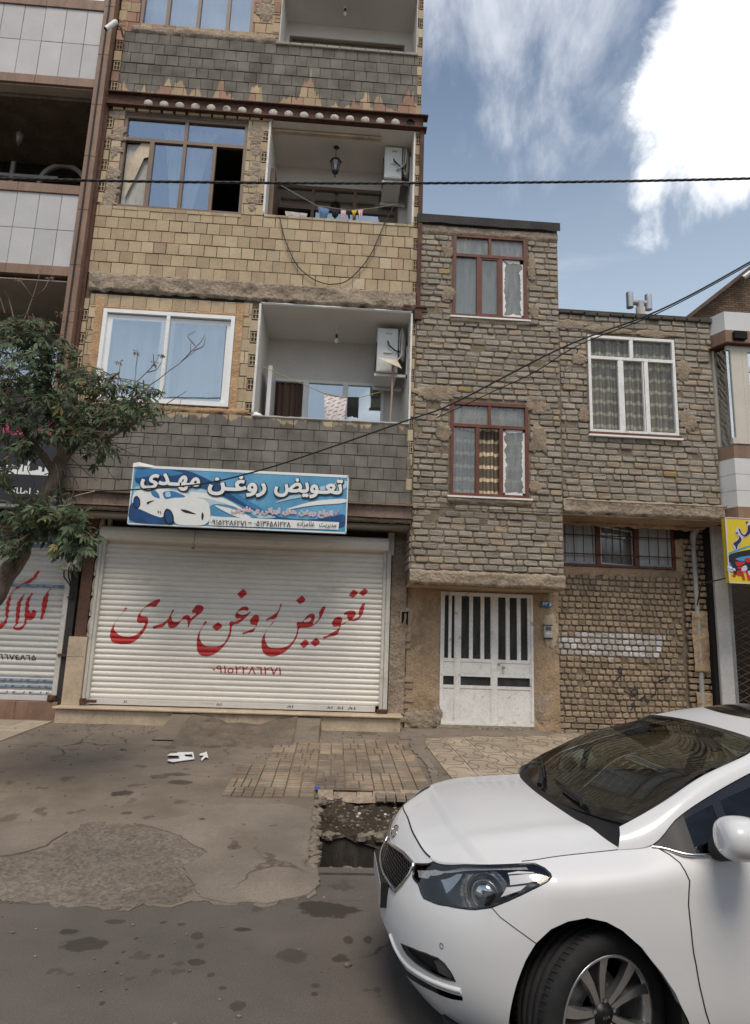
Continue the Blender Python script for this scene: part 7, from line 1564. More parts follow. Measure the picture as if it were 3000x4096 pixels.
def leaflet(p, d, up, L, w, col):
    s = d.cross(up)
    if s.length < 1e-3: return
    s.normalize(); n = s.cross(d).normalized(); dr = Vector((0, 0, -1))*L*.16
    ts = ((0, 0), (.22, .55), (.36, .42), (.45, 1.0), (.60, .62), (.68, .72), (.82, .30), (1.0, 0))
    mid = [p+d*L*t+dr*t*t for t, _ in ts]; V = []
    for m_, (t, q) in zip(mid, ts): V += [m_+s*w*q+n*w*.28*q, m_, m_-s*w*q+n*w*.28*q]
    lf.add(V, [(3*i, 3*i+1, 3*i+4, 3*i+3) for i in range(7)]+[(3*i+1, 3*i+2, 3*i+5, 3*i+4) for i in range(7)], col)
def lcol():
    t = rng.random(); s = rng.uniform(.65, 1.25)
    c = (.060, .098, .042) if t < .5 else (.088, .130, .060) if t < .85 else (.12, .155, .08) if t < .965 else (.20, .17, .05)
    return tuple(v*s for v in c)
def compound(p, d, size):
    col = lcol(); up = Vector((rng.uniform(-.6, .6), rng.uniform(-.9, .1), rng.uniform(.2, 1))).normalized(); d = d.normalized(); s = d.cross(up); s = s.normalized() if s.length > .01 else Vector((1, 0, 0))
    stem = p+d*size*.55; tw.tube([p, stem], .0022, 3, cap=False)
    leaflet(stem, (d+Vector((0, 0, -.3))).normalized(), up, size*rng.uniform(.9, 1.15), size*.21, col)
    for q in (-1, 1):
        leaflet(stem-d*size*.12, (d*.55+s*q*.75+Vector((0, 0, -.35))).normalized(), up, size*rng.uniform(.7, .95), size*.18, col)
        if rng.random() < .6: leaflet(stem-d*size*.32, (d*.3+s*q*.9+Vector((0, 0, -.4))).normalized(), up, size*rng.uniform(.55, .8), size*.16, col)
blobs = [(60,735,62,48,46,6.6),(110,770,62,50,44,6.65),(40,800,70,60,54,6.45),(120,835,80,55,60,6.6),(60,880,80,55,62,6.5),(160,890,65,52,48,6.6),(10,735,40,40,20,6.5),(140,940,60,42,34,6.5),(235,868,42,34,24,6.5),(265,905,55,34,34,6.4),(310,868,42,32,26,6.38),(205,925,50,40,34,6.5),(60,960,60,40,24,6.5),(15,930,40,60,26,6.4),(15,1030,26,48,20,6.4),(200,985,45,28,13,6.4),(340,900,30,20,8,6.35),(95,1150,60,34,34,6.4),(150,1150,55,34,34,6.35),(175,1185,42,40,34,6.3),(150,1220,40,26,22,6.3),(60,1120,48,34,22,6.45),(25,1170,40,40,26,6.45),(20,1215,26,30,12,6.4),(110,1110,60,24,18,6.4),(235,1010,36,20,6,6.4),(180,820,40,32,18,6.9),(205,840,30,30,12,6.7)]
allp = [q for P in br.values() for q in smooth_path(P, 6)]
for (bx, by_, rx, ry, n, Y) in blobs:
    for _ in range(int(n*1.22)):
        a, r = rng.uniform(0, 2*math.pi), math.sqrt(rng.random()); x, y = bx+rx*r*math.cos(a), by_+ry*r*math.sin(a); dep = Y+rng.gauss(0, .20)
        tip = D(x, y, dep); near = min(allp, key=lambda q: (q-tip).length+rng.random()*.15); ax = (tip-near); L_ = ax.length
        root = tip-ax.normalized()*min(L_, .28+.2*rng.random()); mid = root.lerp(tip, .5)+Vector((rng.gauss(0, .02), rng.gauss(0, .02), .02))
        if rng.random() < .7: tw.tube([root, mid, tip], [.005, .004, .0025], 4, cap=False)
        out = (ax.normalized()+Vector((rng.gauss(0, .5), rng.gauss(-.25, .5), rng.gauss(-.25, .4)))).normalized()
        for q in range(rng.choice((1, 2, 2, 3))):
            dd = (out+Vector((rng.gauss(0, .6), rng.gauss(0, .6), rng.gauss(-.1, .5)))).normalized(); compound(root.lerp(tip, rng.uniform(.4, 1)), dd, rng.uniform(.062, .104))
# dry seed bunches
for (x, y) in ((302,775),(340,800),(262,795),(355,780),(40,612),(110,612),(130,690),(275,850),(350,930),(165,760)):
    c = D(x, y, 6.45)
    for _ in range(9): d = Vector((rng.gauss(0, 1), rng.gauss(0, 1), rng.gauss(-.6, .7))).normalized(); leaflet(c+d*.01, d, Vector((0, -1, .3)), .045, .008, (.20*rng.uniform(.7, 1.2), .125, .07))
tw.build('branch', TWIG, TREE); lf.build('foliage', LEAF, TREE)

# ---------------------------------------------------------------- houses on the photographer's side of the street (seen only as reflections)
ROWM = [mat('ochre_render', (.36, .28, .19), .95, .15, 1.5, 20, .1, .2), mat('grey_brick_render', (.25, .22, .18), .95, .15, 1.5, 20, .1, .2), mat('pale_render', (.46, .42, .36), .95, .12, 1.5, 20, .1, .2)]
for i, (x0, x1, h, mi, lab) in enumerate(((-22, -9.2, 7.2, 1, 'grey brick house across the street, farthest from the parked car'), (-9, 1.8, 6.4, 2, 'pale rendered house across the street behind the photographer'), (2, 12.5, 7.6, 0, 'ochre rendered house across the street facing the parked car'), (12.7, 26, 6.8, 1, 'grey brick house across the street beyond the ochre one'))):
    t = thing('street_house', lab, 'building', ((x0+x1)/2, -9, 0), 'houses across the street'); ops_ = []
    for zf_ in (3.6,): ops_ += [(x, x+1.5, zf_+.3, zf_+1.9) for x in [x0+1+2.6*k for k in range(int((x1-x0-2)/2.6))]]
    ops_ += [(x0+1.2, x0+4.2, 0, 2.7), (x1-2.4, x1-1.2, 0, 2.1)]
    m = MB(); backing(m, x0, x1, 0, h, -9.25, -9.0, ops_); m.box(x0, x1, -18, -17.8, 0, h); m.box(x0, x0+.2, -17.8, -9.25, 0, h); m.box(x1-.2, x1, -17.8, -9.25, 0, h); m.build('wall', ROWM[mi], t)
    m = MB(); m.box(x0-.1, x1+.1, -18.1, -8.8, h, h+.2); m.build('roof', CEMENT, t)
    for (a, b, c, e) in ops_:
        f = MB(); frame_rect(f, a, b, c, e, -9.16, -9.06, .07); W_o = f.build('window' if c > 1 else 'shop_door', BFRAME if c > 1 else WPAINT, t); f = MB(); pane(f, a+.07, b-.07, c+.07, e-.07, -9.12); f.build('pane', MGLASS if c > 1 else SHUTW, W_o)
sheet('pavement', -40, 40, -9.2, -6.2, 40, 4, CONC, lambda x, y: .14)
# ---------------------------------------------------------------- white saloon car at the kerb
CX, CYC = .285, 3.65                      # nose centre, centre line; u runs back from the nose, v across (negative = near side)
CAR = thing('parked_car', 'white saloon car parked beside the open gutter with its front wheel turned out', 'car', (CX+2.2, CYC, 0))
PAINT = mat('white_car_paint', (.665, .67, .675), .36, .015, 1.5, 30, .01, .0, metal=.0, spec=.45, coat=.55)
PAINT.node_tree.nodes['Principled BSDF'].inputs['Coat Roughness'].default_value = .04
TRIM = mat('car_black_trim', (.014, .014, .015), .5, .15, 5, 40, .1, .08, .002); GLOSSB = mat('gloss_black', (.010, .010, .011), .15, .1, 3, 20, .05, 0, coat=.6)
CHROME = mat('car_chrome', (.62, .62, .62), .12, .05, 3, 20, .03, 0, metal=1.0); SATIN = mat('satin_alloy', (.60, .60, .61), .24, .06, 3, 20, .04, .0, metal=.9); DALLOY = mat('dark_alloy', (.022, .022, .024), .4, .1, 3, 20, .05, 0, metal=.5)
TYRE = mat('tyre_rubber', (.022, .022, .023), .85, .15, 6, 40, .12, .2, .003, spec=.3, stain=(.05, .045, .04), stain_scale=4)
CABIN = mat('cabin_trim', (.05, .047, .043), .85, .15, 4, 30, .1, .1); LAMPW = mat('lamp_reflector', (.70, .70, .70), .25, .05, 3, 20, .03, 0); LAMPD = mat('lamp_housing', (.035, .036, .038), .3, .1, 3, 20, .05, 0, metal=.4)
def car_glass(name, tint, f0):
    m = bpy.data.materials.new(name); m.use_nodes = True; nt = m.node_tree; nt.nodes.clear(); N = nt.nodes.new; L = nt.links.new
    o = N('ShaderNodeOutputMaterial'); g_ = N('ShaderNodeBsdfGlossy'); g_.inputs['Roughness'].default_value = .015; t = N('ShaderNodeBsdfTransparent'); t.inputs['Color'].default_value = (*tint, 1)
    lw = N('ShaderNodeLayerWeight'); lw.inputs[0].default_value = .5; pw = N('ShaderNodeMath'); pw.operation = 'POWER'; L(lw.outputs['Facing'], pw.inputs[0]); pw.inputs[1].default_value = 4.5; a = N('ShaderNodeMath'); a.operation = 'MULTIPLY_ADD'; a.use_clamp = True; L(pw.outputs[0], a.inputs[0]); a.inputs[1].default_value = .92; a.inputs[2].default_value = f0+.045
    x = N('ShaderNodeMixShader'); L(a.outputs[0], x.inputs[0]); L(t.outputs[0], x.inputs[1]); L(g_.outputs[0], x.inputs[2]); L(x.outputs[0], o.inputs[0]); return m
WGLASS = car_glass('windscreen_glass', (.58, .61, .54), .015); SGLASS = car_glass('side_glass', (.22, .24, .21), .01); CLEAR = car_glass('lamp_cover', (.93, .93, .93), .02)
def cw(u, v, z): return Vector((CX+u, CYC+v, z))
def proj(p):
    d = p-EYE; z = d.dot(fwd); return 1500+F_PX*d.dot(RT)/z, 2048-F_PX*d.dot(UP)/z
def tab(t, x):
    if x <= t[0][0]: return t[0][1]
    for (a, b), (c, d) in zip(t, t[1:]):
        if x <= c: k = (x-a)/(c-a); return b+(d-b)*k
    return t[-1][1]
NZ = [(.15,.15),(.2,.09),(.27,.042),(.36,.010),(.45,0),(.55,.004),(.62,.022),(.68,.045),(.74,.068),(.80,.10),(.88,.15)]
WZ = [(.15,.84),(.22,.868),(.30,.888),(.40,.897),(.52,.90),(.62,.902),(.70,.899),(.78,.892),(.86,.882)]
# upper edge of the side: bonnet edge, then belt line (S, u, v, z)
LF, LS = 1.1, 3.3
SEAM = [(0,.145,0,.822),(.30,.150,-.28,.808),(.56,.205,-.52,.782),(.76,.335,-.70,.826),(.96,.53,-.785,.862),(1.20,.70,-.768,.880),(1.44,.93,-.768,.906),(1.62,1.10,-.790,.932),(1.74,1.21,-.842,.920),(2.0,1.47,-.857,.930),(2.75,2.2,-.862,.955),(3.6,3.05,-.845,.985),(4.0,3.5,-.815,1.01),(4.4,3.95,-.77,1.02),(4.95,4.33,-.56,1.0),(5.5,4.44,0,.99)]
def planp(S, n, w):
    if S <= LF: a = S/LF*math.pi/2; return n+.58*(1-math.cos(a)), -w*math.sin(a)
    if S <= LF+LS: return n*(1-(S-LF)/LS)+.58+(S-LF)*(3.92-.58)/LS, -w
    a = (S-LF-LS)/1.1*math.pi/2; return 3.92+.60*math.sin(a)-n*.8*math.sin(a), -w*math.cos(a)
def Wp(S, T, out=0.0):
    s_ = max(S, 0); us, vs, zs = cr(SEAM, min(s_, 5.5)); zb = .17; zr = zs-.105
    def low(z): u, v = planp(s_, tab_s(NZ, z), tab_s(WZ, z)); return Vector((u, v, z))
    if T <= .8: p = low(zb+(zr-zb)*T/.8)
    else:
        k = (T-.8)/.2; p0 = low(zr); q = low(zr-.03); tg = p0-q; c = p0+tg*(.075/max(tg.length, 1e-4)); p2 = Vector((us, vs, zs))
        p = p0*(1-k)**2+c*2*k*(1-k)+p2*k*k
    return p
def tab_s(t, x):
    return (tab(t, x-.035)+2*tab(t, x)+tab(t, x+.035))/4
def Wn(S, T, d):
    p = Wp(S, T)
    if not d: return p
    e = .01; a = Wp(S+e, T)-Wp(max(S-e, 0) if S > e else S, T); b = Wp(S, min(T+e, 1))-Wp(S, T-e); n = a.cross(b); n.normalize(); return p-n*d if n.y > 0 or (n.x > 0 and S < .3) else p+n*d
def W3(S, T, d=0): p = Wn(S, T, d); return cw(p.x, p.y, p.z)
def solve(px, guess=(.6, .6)):
    S_, T_ = guess
    for _ in range(40):
        a = proj(W3(S_, T_)); e0, e1 = px[0]-a[0], px[1]-a[1]
        if abs(e0)+abs(e1) < .2: break
        h = .004; b = proj(W3(S_+h, T_)); c = proj(W3(S_, T_+h)); j = ((b[0]-a[0])/h, (c[0]-a[0])/h, (b[1]-a[1])/h, (c[1]-a[1])/h); det = j[0]*j[3]-j[1]*j[2]
        if abs(det) < 1: break
        ds, dt = (j[3]*e0-j[1]*e1)/det, (j[0]*e1-j[2]*e0)/det; S_ = max(0, S_+max(-.12, min(.12, ds))); T_ = max(-.1, min(1.05, T_+max(-.12, min(.12, dt))))
    return S_, T_
c6 = lambda a, b: (1400+a*1600/1652, 2700+b*1600/1652)
h5 = lambda a, b: (1500+a*800/1652, 3250+b*800/1652)
def trace(pts, f, g0=(.6, .6)):
    out = []; gs = g0
    for p in pts: gs = solve(f(*p), gs); out.append(gs)
    return out
TS = .70                                   # T to metres, roughly
def panel(outline, holes=(), step=.028, d=0.0, mirror=True, both=True, fn=None, smooth=True, sub=.03):
    """fills an outline of (S,T) points with a fine mesh on the body surface"""
    from mathutils.geometry import delaunay_2d_cdt
    def dens(o):
        r = []
        for i, a in enumerate(o):
            b = o[(i+1) % len(o)]; n = max(1, int(math.hypot(b[0]-a[0], (b[1]-a[1])*TS)/sub)); r += [(a[0]+(b[0]-a[0])*k/n, (a[1]+(b[1]-a[1])*k/n)*TS) for k in range(n)]
        return r
    rings = [dens(o) for o in (outline, *holes)]; vs, fs = [], []
    for r in rings: fs.append(list(range(len(vs), len(vs)+len(r)))); vs += [Vector(p) for p in r]
    xs = [p[0] for p in rings[0]]; ys = [p[1] for p in rings[0]]; y = min(ys)+step*.5
    while y < max(ys):
        x = min(xs)+step*.5
        while x < max(xs): vs.append(Vector((x, y))); x += step
        y += step
    r = delaunay_2d_cdt(vs, [], fs, 1, 1e-5); keep = [f for f in r[2] if (lambda m: inside(rings[0], *m) and not any(inside(q, *m) for q in rings[1:]))((sum(r[0][i].x for i in f)/len(f), sum(r[0][i].y for i in f)/len(f)))]
    fn = fn or (lambda S_, T_: W3(S_, T_, d)); P = [fn(v.x, v.y/TS) for v in r[0]]; F = [tuple(f) for f in keep]
    return P, F
def mir(P): return [Vector((p.x, 2*CYC-p.y, p.z)) for p in P]
def add_both(mb, PF, far=True, smooth=True):
    P, F = PF; mb.add(P, F, smooth=smooth)
    if far: mb.add(mir(P), [f[::-1] for f in F], smooth=smooth)
def weld(o, dist=.0008):
    bm = bmesh.new(); bm.from_mesh(o.data); bmesh.ops.remove_doubles(bm, verts=bm.verts, dist=dist); bmesh.ops.recalc_face_normals(bm, faces=bm.faces); bm.to_mesh(o.data); bm.free(); return o
def orient(o, c):
    """make the faces of an open skin point away from the car's inside"""
    bm = bmesh.new(); bm.from_mesh(o.data); bmesh.ops.remove_doubles(bm, verts=bm.verts, dist=.0006); off = OFF[o.name]
    for f in bm.faces:
        if f.normal.dot(f.calc_center_median()+off-c) < 0: f.normal_flip()
    bm.to_mesh(o.data); bm.free(); return o
CC = cw(1.9, 0, .62)
# traced outlines on the near side
HL = trace([(330,425),(480,409),(700,403),(1000,403),(1250,411),(1320,422),(1400,460),(1448,505),(1455,530),(1430,562),(1300,630),(1100,725),(960,780),(830,797),(780,795),(600,765),(450,725),(405,705),(385,670),(360,590),(322,548),(312,530),(318,470)], h5, (.5, .85))
HL = [(a, min(b, .985)) for a, b in HL]
GR = trace([(128,285),(180,295),(240,335),(322,425),(290,510),(230,590),(170,650),(125,640)], h5, (.2, .7)); GR[0] = (0, GR[0][1]+.0); GR[-1] = (0, GR[-2][1]-.005)
FOG = trace([(215,1085),(300,1120),(420,1165),(520,1205),(575,1250),(620,1310),(665,1395),(560,1370),(420,1300),(320,1230),(260,1170),(235,1130)], h5, (.4, .35))
LOW = trace([(85,945),(130,1040),(200,1215),(260,1300),(400,1392),(560,1470),(722,1520),(726,1556),(640,1545),(480,1480),(330,1400),(220,1310),(170,1190),(110,1040)], h5, (.2, .3))
LOW = [(0, LOW[0][1]+.02)]+LOW+[(0, LOW[-1][1]-.10)]
BS = trace([(565,962),(620,1000),(690,1052),(762,1100)], c6, (.7, .7))
ARCH = trace([(655,1441),(665,1370),(690,1270),(725,1180),(768,1108),(830,1050),(900,1018),(980,1003),(1060,1020),(1125,1055),(1205,1125),(1290,1232),(1345,1315),(1395,1420)], c6, (.9, .3))
DSEAM = trace([(1385,740),(1388,850),(1398,950),(1410,1060),(1430,1200),(1455,1330),(1485,1441)], c6, (1.7, .9))
ARCH = [(ARCH[0][0]+.005, 0.0)]+ARCH+[(ARCH[-1][0]+.02, 0.0)]; DSEAM = [(DSEAM[0][0], 1.0)]+DSEAM[0:]+[(DSEAM[-1][0]+.02, 0.0)]
if DSEAM[1][1] > .995: DSEAM.pop(1)
DSEAM = [(1.612, 1.0), (1.600, .95), (1.588, .86)]+[p for p in DSEAM if p[1] < .8]
# nearest outline indices: headlamp lower corner meets the bumper seam
hi = min(range(len(HL)), key=lambda i: math.hypot(HL[i][0]-BS[0][0], HL[i][1]-BS[0][1]))
top = [i for i in range(len(HL))]; hr = max(top, key=lambda i: HL[i][0]); hl = min(top, key=lambda i: HL[i][0])
ai = min(range(len(ARCH)), key=lambda i: math.hypot(ARCH[i][0]-BS[-1][0], ARCH[i][1]-BS[-1][1]))
h0 = HL[0]; BS = [HL[hi]]+BS[1:-1]+[ARCH[ai]]
# bumper: from the middle to the seam, below bonnet edge and lamp
lampfront = HL[hi:]                         # along the bottom back to the inner corner
bump = [(0, 1.0), (.15, 1.0), (.30, 1.0), (.45, 1.0), (HL[1][0]-.004, 1.0), HL[1], h0]+lampfront[::-1]+BS[1:]+ARCH[ai-1::-1]+[(.75, 0), (.5, 0), (.25, 0), (0, 0)]
bump = [p for i, p in enumerate(bump) if i == 0 or math.hypot(p[0]-bump[i-1][0], p[1]-bump[i-1][1]) > .004]
mb = MB(); add_both(mb, panel(bump, (GR[:1] and [(max(p[0], .0005), p[1]) for p in GR], FOG, [(max(p[0], .0005), p[1]) for p in LOW])), True); BUMP = orient(mb.build('front_bumper', PAINT, CAR), CC)
fend = HL[hi::-1][:hi-hr+1]+[HL[i] for i in range(hr-1, -1, -1) if HL[i][1] < .99 and HL[i][0] > .8]
fend = [HL[i] for i in range(hi, hr-1, -1)]+[HL[i] for i in range(hr-1, 0, -1)]
fend = fend+[(HL[1][0], 1.0)]+[(S_, 1.0) for S_ in (.8, .95, 1.1, 1.25, 1.4, 1.55, 1.65) if S_ > HL[1][0]+.02]+DSEAM+ARCH[:ai:-1]+BS[::-1][:-1]
fend = [p for i, p in enumerate(fend) if i == 0 or math.hypot(p[0]-fend[i-1][0], p[1]-fend[i-1][1]) > .004]
mb = MB(); add_both(mb, panel(fend)); orient(mb.build('front_wing', PAINT, CAR), CC)
# doors and rear wing; plain sill line; rear arch
RA = [(4.05-.38*math.cos(math.pi*k/16)-.20, (.32+.375*math.sin(math.pi*k/16)-.17)/(.74)*.8) for k in range(17)]
RA = [(RA[0][0], 0)]+RA+[(RA[-1][0], 0)]
D2 = [(p[0]+1.02, p[1]) for p in DSEAM]; D3 = [(3.62-.12*(1-min(1, p[1]*1.6)), p[1]) for p in DSEAM]
for a, b, nm in ((DSEAM, D2, 'front_door'), (D2, D3, 'rear_door')):
    o_ = [(p[0]+.003, p[1]) for p in a[::-1]]+[(a[0][0]+(b[0][0]-a[0][0])*t, 1.0) for t in (.25, .5, .75)]+[(p[0]-.003, p[1]) for p in b]
    mb = MB(); add_both(mb, panel(o_, step=.05)); DO = orient(mb.build(nm, PAINT, CAR), CC)
    hb = MB(); s0 = b[0][0]-.25; P = [W3(s0+.2*k/6, .84, .022 if 0 < k < 6 else .002) for k in range(7)]; hb.tube(P, .013, 8); hb.tube(mir(P), .013, 8); hb.build('door_handle', PAINT, DO)
    if nm == 'front_door': FDOOR = DO
o_ = [(p[0]+.003, p[1]) for p in D3[::-1]]+[(4.0, 1), (4.4, 1), (4.8, 1), (5.2, 1), (5.5, 1), (5.5, 0), (5.1, 0), (4.7, 0)]+RA[::-1]
mb = MB(); add_both(mb, panel(o_, step=.05)); orient(mb.build('rear_wing', PAINT, CAR), CC)
# dark liner behind openings, arches and gaps
mb = MB(); P, F = panel([(0, .97), (.5, .97), (.95, .97), (.97, .8), (.85, .62), (.75, .5), (.6, .05), (0, .05)], step=.06, d=-.12); add_both(mb, (P, F)); orient(mb.build('front_liner', TRIM, CAR), CC)
mb = MB()
for (uc, n_) in ((.815, 0), (3.62, 1)):
    for sg in (-1, 1):
        vs = []
        for k in range(19):
            a = math.pi*k/18
            for vv in (.83, .55): vs.append(cw(uc-.40*math.cos(a), sg*vv, .30+.40*math.sin(a)))
        mb.add(vs, [(2*k, 2*k+1, 2*k+3, 2*k+2) for k in range(18)], smooth=True); mb.add([cw(uc-.40*math.cos(math.pi*k/18), sg*.55, .30+.40*math.sin(math.pi*k/18)) for k in range(19)]+[cw(uc, sg*.55, .2)], [(k, k+1, 19) for k in range(18)])
mb.box(CX+.25, CX+4.3, CYC-.82, CYC+.82, .16, .2); mb.build('wheel_well', TRIM, CAR)
mb = MB()                                   # rolled lip round the front arches, mud flap
for sg in (0, 1):
    A = [W3(*p) for p in ARCH]; Bq = [p+Vector((0, .05, 0)) for p in A]
    if sg: A, Bq = mir(A), mir(Bq)
    vs = [q for pr in zip(A, Bq) for q in pr]; mb.add(vs, [(2*k, 2*k+1, 2*k+3, 2*k+2) for k in range(len(A)-1)], smooth=True)
mb.build('arch_lip', PAINT, BUMP)
mb = MB(); q = W3(ARCH[-3][0]+.02, .12)
for p in (q, mir([q])[0]): mb.box(p.x-.03, p.x+.03, p.y-.005 if p.y < CYC else p.y-.2, p.y+.2 if p.y < CYC else p.y+.005, .12, .42)
mb.build('mud_flap', TRIM, CAR)
# panel gaps drawn as dark recessed strips
def gap(mb, pts, w=.0022, d=.0012, far=True, fn=None):
    fn = fn or (lambda S_, T_: W3(S_, T_, d)); Q = []
    for a, b in zip(pts, pts[1:]):
        n = max(1, int(math.hypot(b[0]-a[0], (b[1]-a[1])*TS)/.03)); Q += [fn(a[0]+(b[0]-a[0])*k/n, a[1]+(b[1]-a[1])*k/n) for k in range(n)]
    Q.append(fn(*pts[-1])); mb.tube(Q, w, 5, cap=False)
    if far: mb.tube(mir(Q), w, 5, cap=False)
mb = MB(); d_ = -.0006; f_ = lambda S_, T_: W3(S_, T_, d_)
gap(mb, BS, .0022, fn=f_); gap(mb, DSEAM, .0034, fn=f_); gap(mb, [(S_, 1.0) for S_ in (0, .15, .3, .45, HL[1][0])], .004, fn=f_); gap(mb, [(S_, 1.0) for S_ in (.96, 1.1, 1.3, 1.5, 1.62)], .0028, fn=f_); gap(mb, D2, .003, fn=f_); gap(mb, D3, .003, fn=f_)
mb.build('panel_gap', TRIM, CAR)
# ------- bonnet
def seam_at_u(u):
    lo, hi_ = .30, 1.75
    for _ in range(30):
        m = (lo+hi_)/2
        if cr(SEAM, m)[0] < u: lo = m
        else: hi_ = m
    return cr(SEAM, lo)
ZC = [(.0,.74),(.145,.822),(.25,.868),(.40,.910),(.57,.940),(.72,.955),(.86,.962),(1.0,.965)]
def front_u(v):
    lo, hi_ = 0, .56
    for _ in range(26):
        m = (lo+hi_)/2
        if -cr(SEAM, m)[1] < abs(v): lo = m
        else: hi_ = m
    return cr(SEAM, lo)
def rear_u(c): return .835+.125*abs(c)**2.0
def bonnet(r, c):
    # c in -1..1 across, r 0..1 front to rear; the edge follows the bonnet seam of the wings
    ue = .205+(rear_u(c)-.205)*r; us, vs, zs = seam_at_u(max(ue, .206))
    if r < 1e-6: vw = .52
    vw = abs(vs); v = c*vw
    fu, fv, fz = front_u(min(abs(c)*.52, .52)); k = (1-r)**3
    u = fu+(rear_u(c)-fu)*r
    us2, vs2, zs2 = seam_at_u(max(u, .206)) if u > .206 else (u, -.52, .782)
    w = .52+(abs(vs2)-.52)*min(1, max(0, (u-.205)/.02)) if u < .225 else abs(vs2)
    w = .52+(abs(vs)-.52) if r > 0 else .52
    v = c*w; zc = cr([(a, b) for a, b in ZC], u)[0]; edge = zs
    z = edge+(zc-edge)*(1-abs(c)**2.4)
    z = z+(fz-z)*k*k if r < .25 else z
    crease = .010*math.exp(-((abs(c)-.74)/.10)**2)*min(1, r*2.5)
    return cw(u, v, z+crease)
def grid(mb, fn, nr, nc, r0=0, r1=1, c0=-1, c1=1):
    vs = [fn(r0+(r1-r0)*j/nr, c0+(c1-c0)*i/nc) for j in range(nr+1) for i in range(nc+1)]
    mb.add(vs, [(j*(nc+1)+i, j*(nc+1)+i+1, (j+1)*(nc+1)+i+1, (j+1)*(nc+1)+i) for j in range(nr) for i in range(nc)], smooth=True)
mb = MB(); grid(mb, bonnet, 40, 60); BON = orient(mb.build('bonnet', PAINT, CAR), CC)
mb = MB(); grid(mb, lambda r, c: bonnet(r, c)-Vector((0, 0, .03)), 10, 12); orient(mb.build('engine_bay', TRIM, CAR), CC)
# ------- screen, pillars, roof, side glass
IN = [(0,.985,-.700,.980),(.12,1.08,-.705,1.030),(.25,1.195,-.690,1.086),(.46,1.39,-.648,1.183),(.75,1.66,-.580,1.275),(.86,1.765,-.545,1.325),(1.2,2.2,-.545,1.395),(1.7,2.75,-.53,1.40),(2.2,3.2,-.51,1.36),(2.7,3.72,-.56,1.12)]
OU = [(0,.945,-.772,.908),(.12,1.085,-.790,.936),(.25,1.21,-.765,1.036),(.46,1.41,-.710,1.128),(.75,1.66,-.645,1.222),(.86,1.78,-.625,1.262),(1.2,2.2,-.61,1.332),(1.7,2.75,-.60,1.335),(2.2,3.2,-.62,1.26),(2.7,3.78,-.76,1.03)]
def rail(t, k):
    a, b = cr(IN, t), cr(OU, t); bul = .012*math.sin(math.pi*k); return cw(a[0]+(b[0]-a[0])*k, a[1]+(b[1]-a[1])*k-bul, a[2]+(b[2]-a[2])*k+bul)
mb = MB(); vs = [rail(2.7*j/90, i/6) for j in range(91) for i in range(7)]; F = [(j*7+i, j*7+i+1, (j+1)*7+i+1, (j+1)*7+i) for j in range(90) for i in range(6)]
add_both(mb, (vs, F)); orient(mb.build('roof_pillar', PAINT, CAR), CC)
def screen(r, c):
    t = .86*r; a = cr(IN, t); du = .135*(1-r)**1.3; dz = -.035*(1-r)+.02*r
    e = 1-c*c; return cw(a[0]-du*e, -c*a[1]*1.0, a[2]+dz*e+.012*math.sin(math.pi*r)*1.0)
mb = MB(); grid(mb, screen, 26, 30, .03, 1); orient(mb.build('windscreen', WGLASS, CAR), CC)
mb = MB(); grid(mb, lambda r, c: screen(r, c)+Vector((-.0, 0, .0015)), 3, 30, .03, .115); grid(mb, lambda r, c: screen(r, c)+Vector((0, 0, .0015)), 2, 30, .965, 1.0)
for sg in (-1, 1): grid(mb, lambda r, c: screen(r, c)+Vector((0, 0, .0015)), 24, 2, .1, .97, sg*.94, sg*1.0)
SCRB = orient(mb.build('screen_border', GLOSSB, CAR), CC)
def cowl_s(r, c):
    a = bonnet(1, c); b = screen(.06, c); return a.lerp(b, r)+Vector((0, 0, -.006 if 0 < r < .9 else 0))
mb = MB(); grid(mb, cowl_s, 4, 30); COWL = orient(mb.build('cowl_panel', TRIM, CAR), CC)
ZR = [(1.78,1.345),(2.0,1.405),(2.3,1.447),(2.6,1.455),(3.0,1.43),(3.25,1.385)]
def roof(r, c):
    t = .86+(2.2-.86)*r; a = cr(IN, t); u = a[0]+.02*(1-c*c)*(1-r); zc = cr([(x, y) for x, y in ZR], a[0])[0]; return cw(u, -c*a[1], a[2]+(zc-a[2])*(1-abs(c)**2.3))
mb = MB(); grid(mb, roof, 36, 30); ROOFP = orient(mb.build('roof', PAINT, CAR), CC)
mb = MB(); nr, nc = 30, 24; vs = []
for j in range(nr+1):
    for i in range(nc+1):
        c = -1+2*i/nc; r0 = .10+.055*abs(c)**2.2; r = r0+(.72-r0)*j/nr; vs.append(roof(r, c*.80)+Vector((0, 0, .0025)))
mb.add(vs, [(j*(nc+1)+i, j*(nc+1)+i+1, (j+1)*(nc+1)+i+1, (j+1)*(nc+1)+i) for j in range(nr) for i in range(nc)], smooth=True); orient(mb.build('sunroof_glass', GLOSSB, ROOFP), CC)
def rscreen(r, c): t = 2.2+.5*r; a = cr(IN, t); return cw(a[0]+.06*(1-c*c), -c*a[1], a[2]+.03*(1-c*c))
mb = MB(); grid(mb, rscreen, 12, 16); orient(mb.build('rear_screen', SGLASS, CAR), CC)
def boot(r, c):
    a = cr(SEAM, 4.25+1.25*r*0); us = 3.72+(4.44-3.72)*r; zc = 1.06-.05*r; v = .74-.10*r**3; return cw(us+.05*(1-c*c)*(1-r)-.14*r*c*c, c*v, zc-.04*abs(c)**3)
mb = MB(); grid(mb, boot, 12, 16); orient(mb.build('boot_lid', PAINT, CAR), CC)
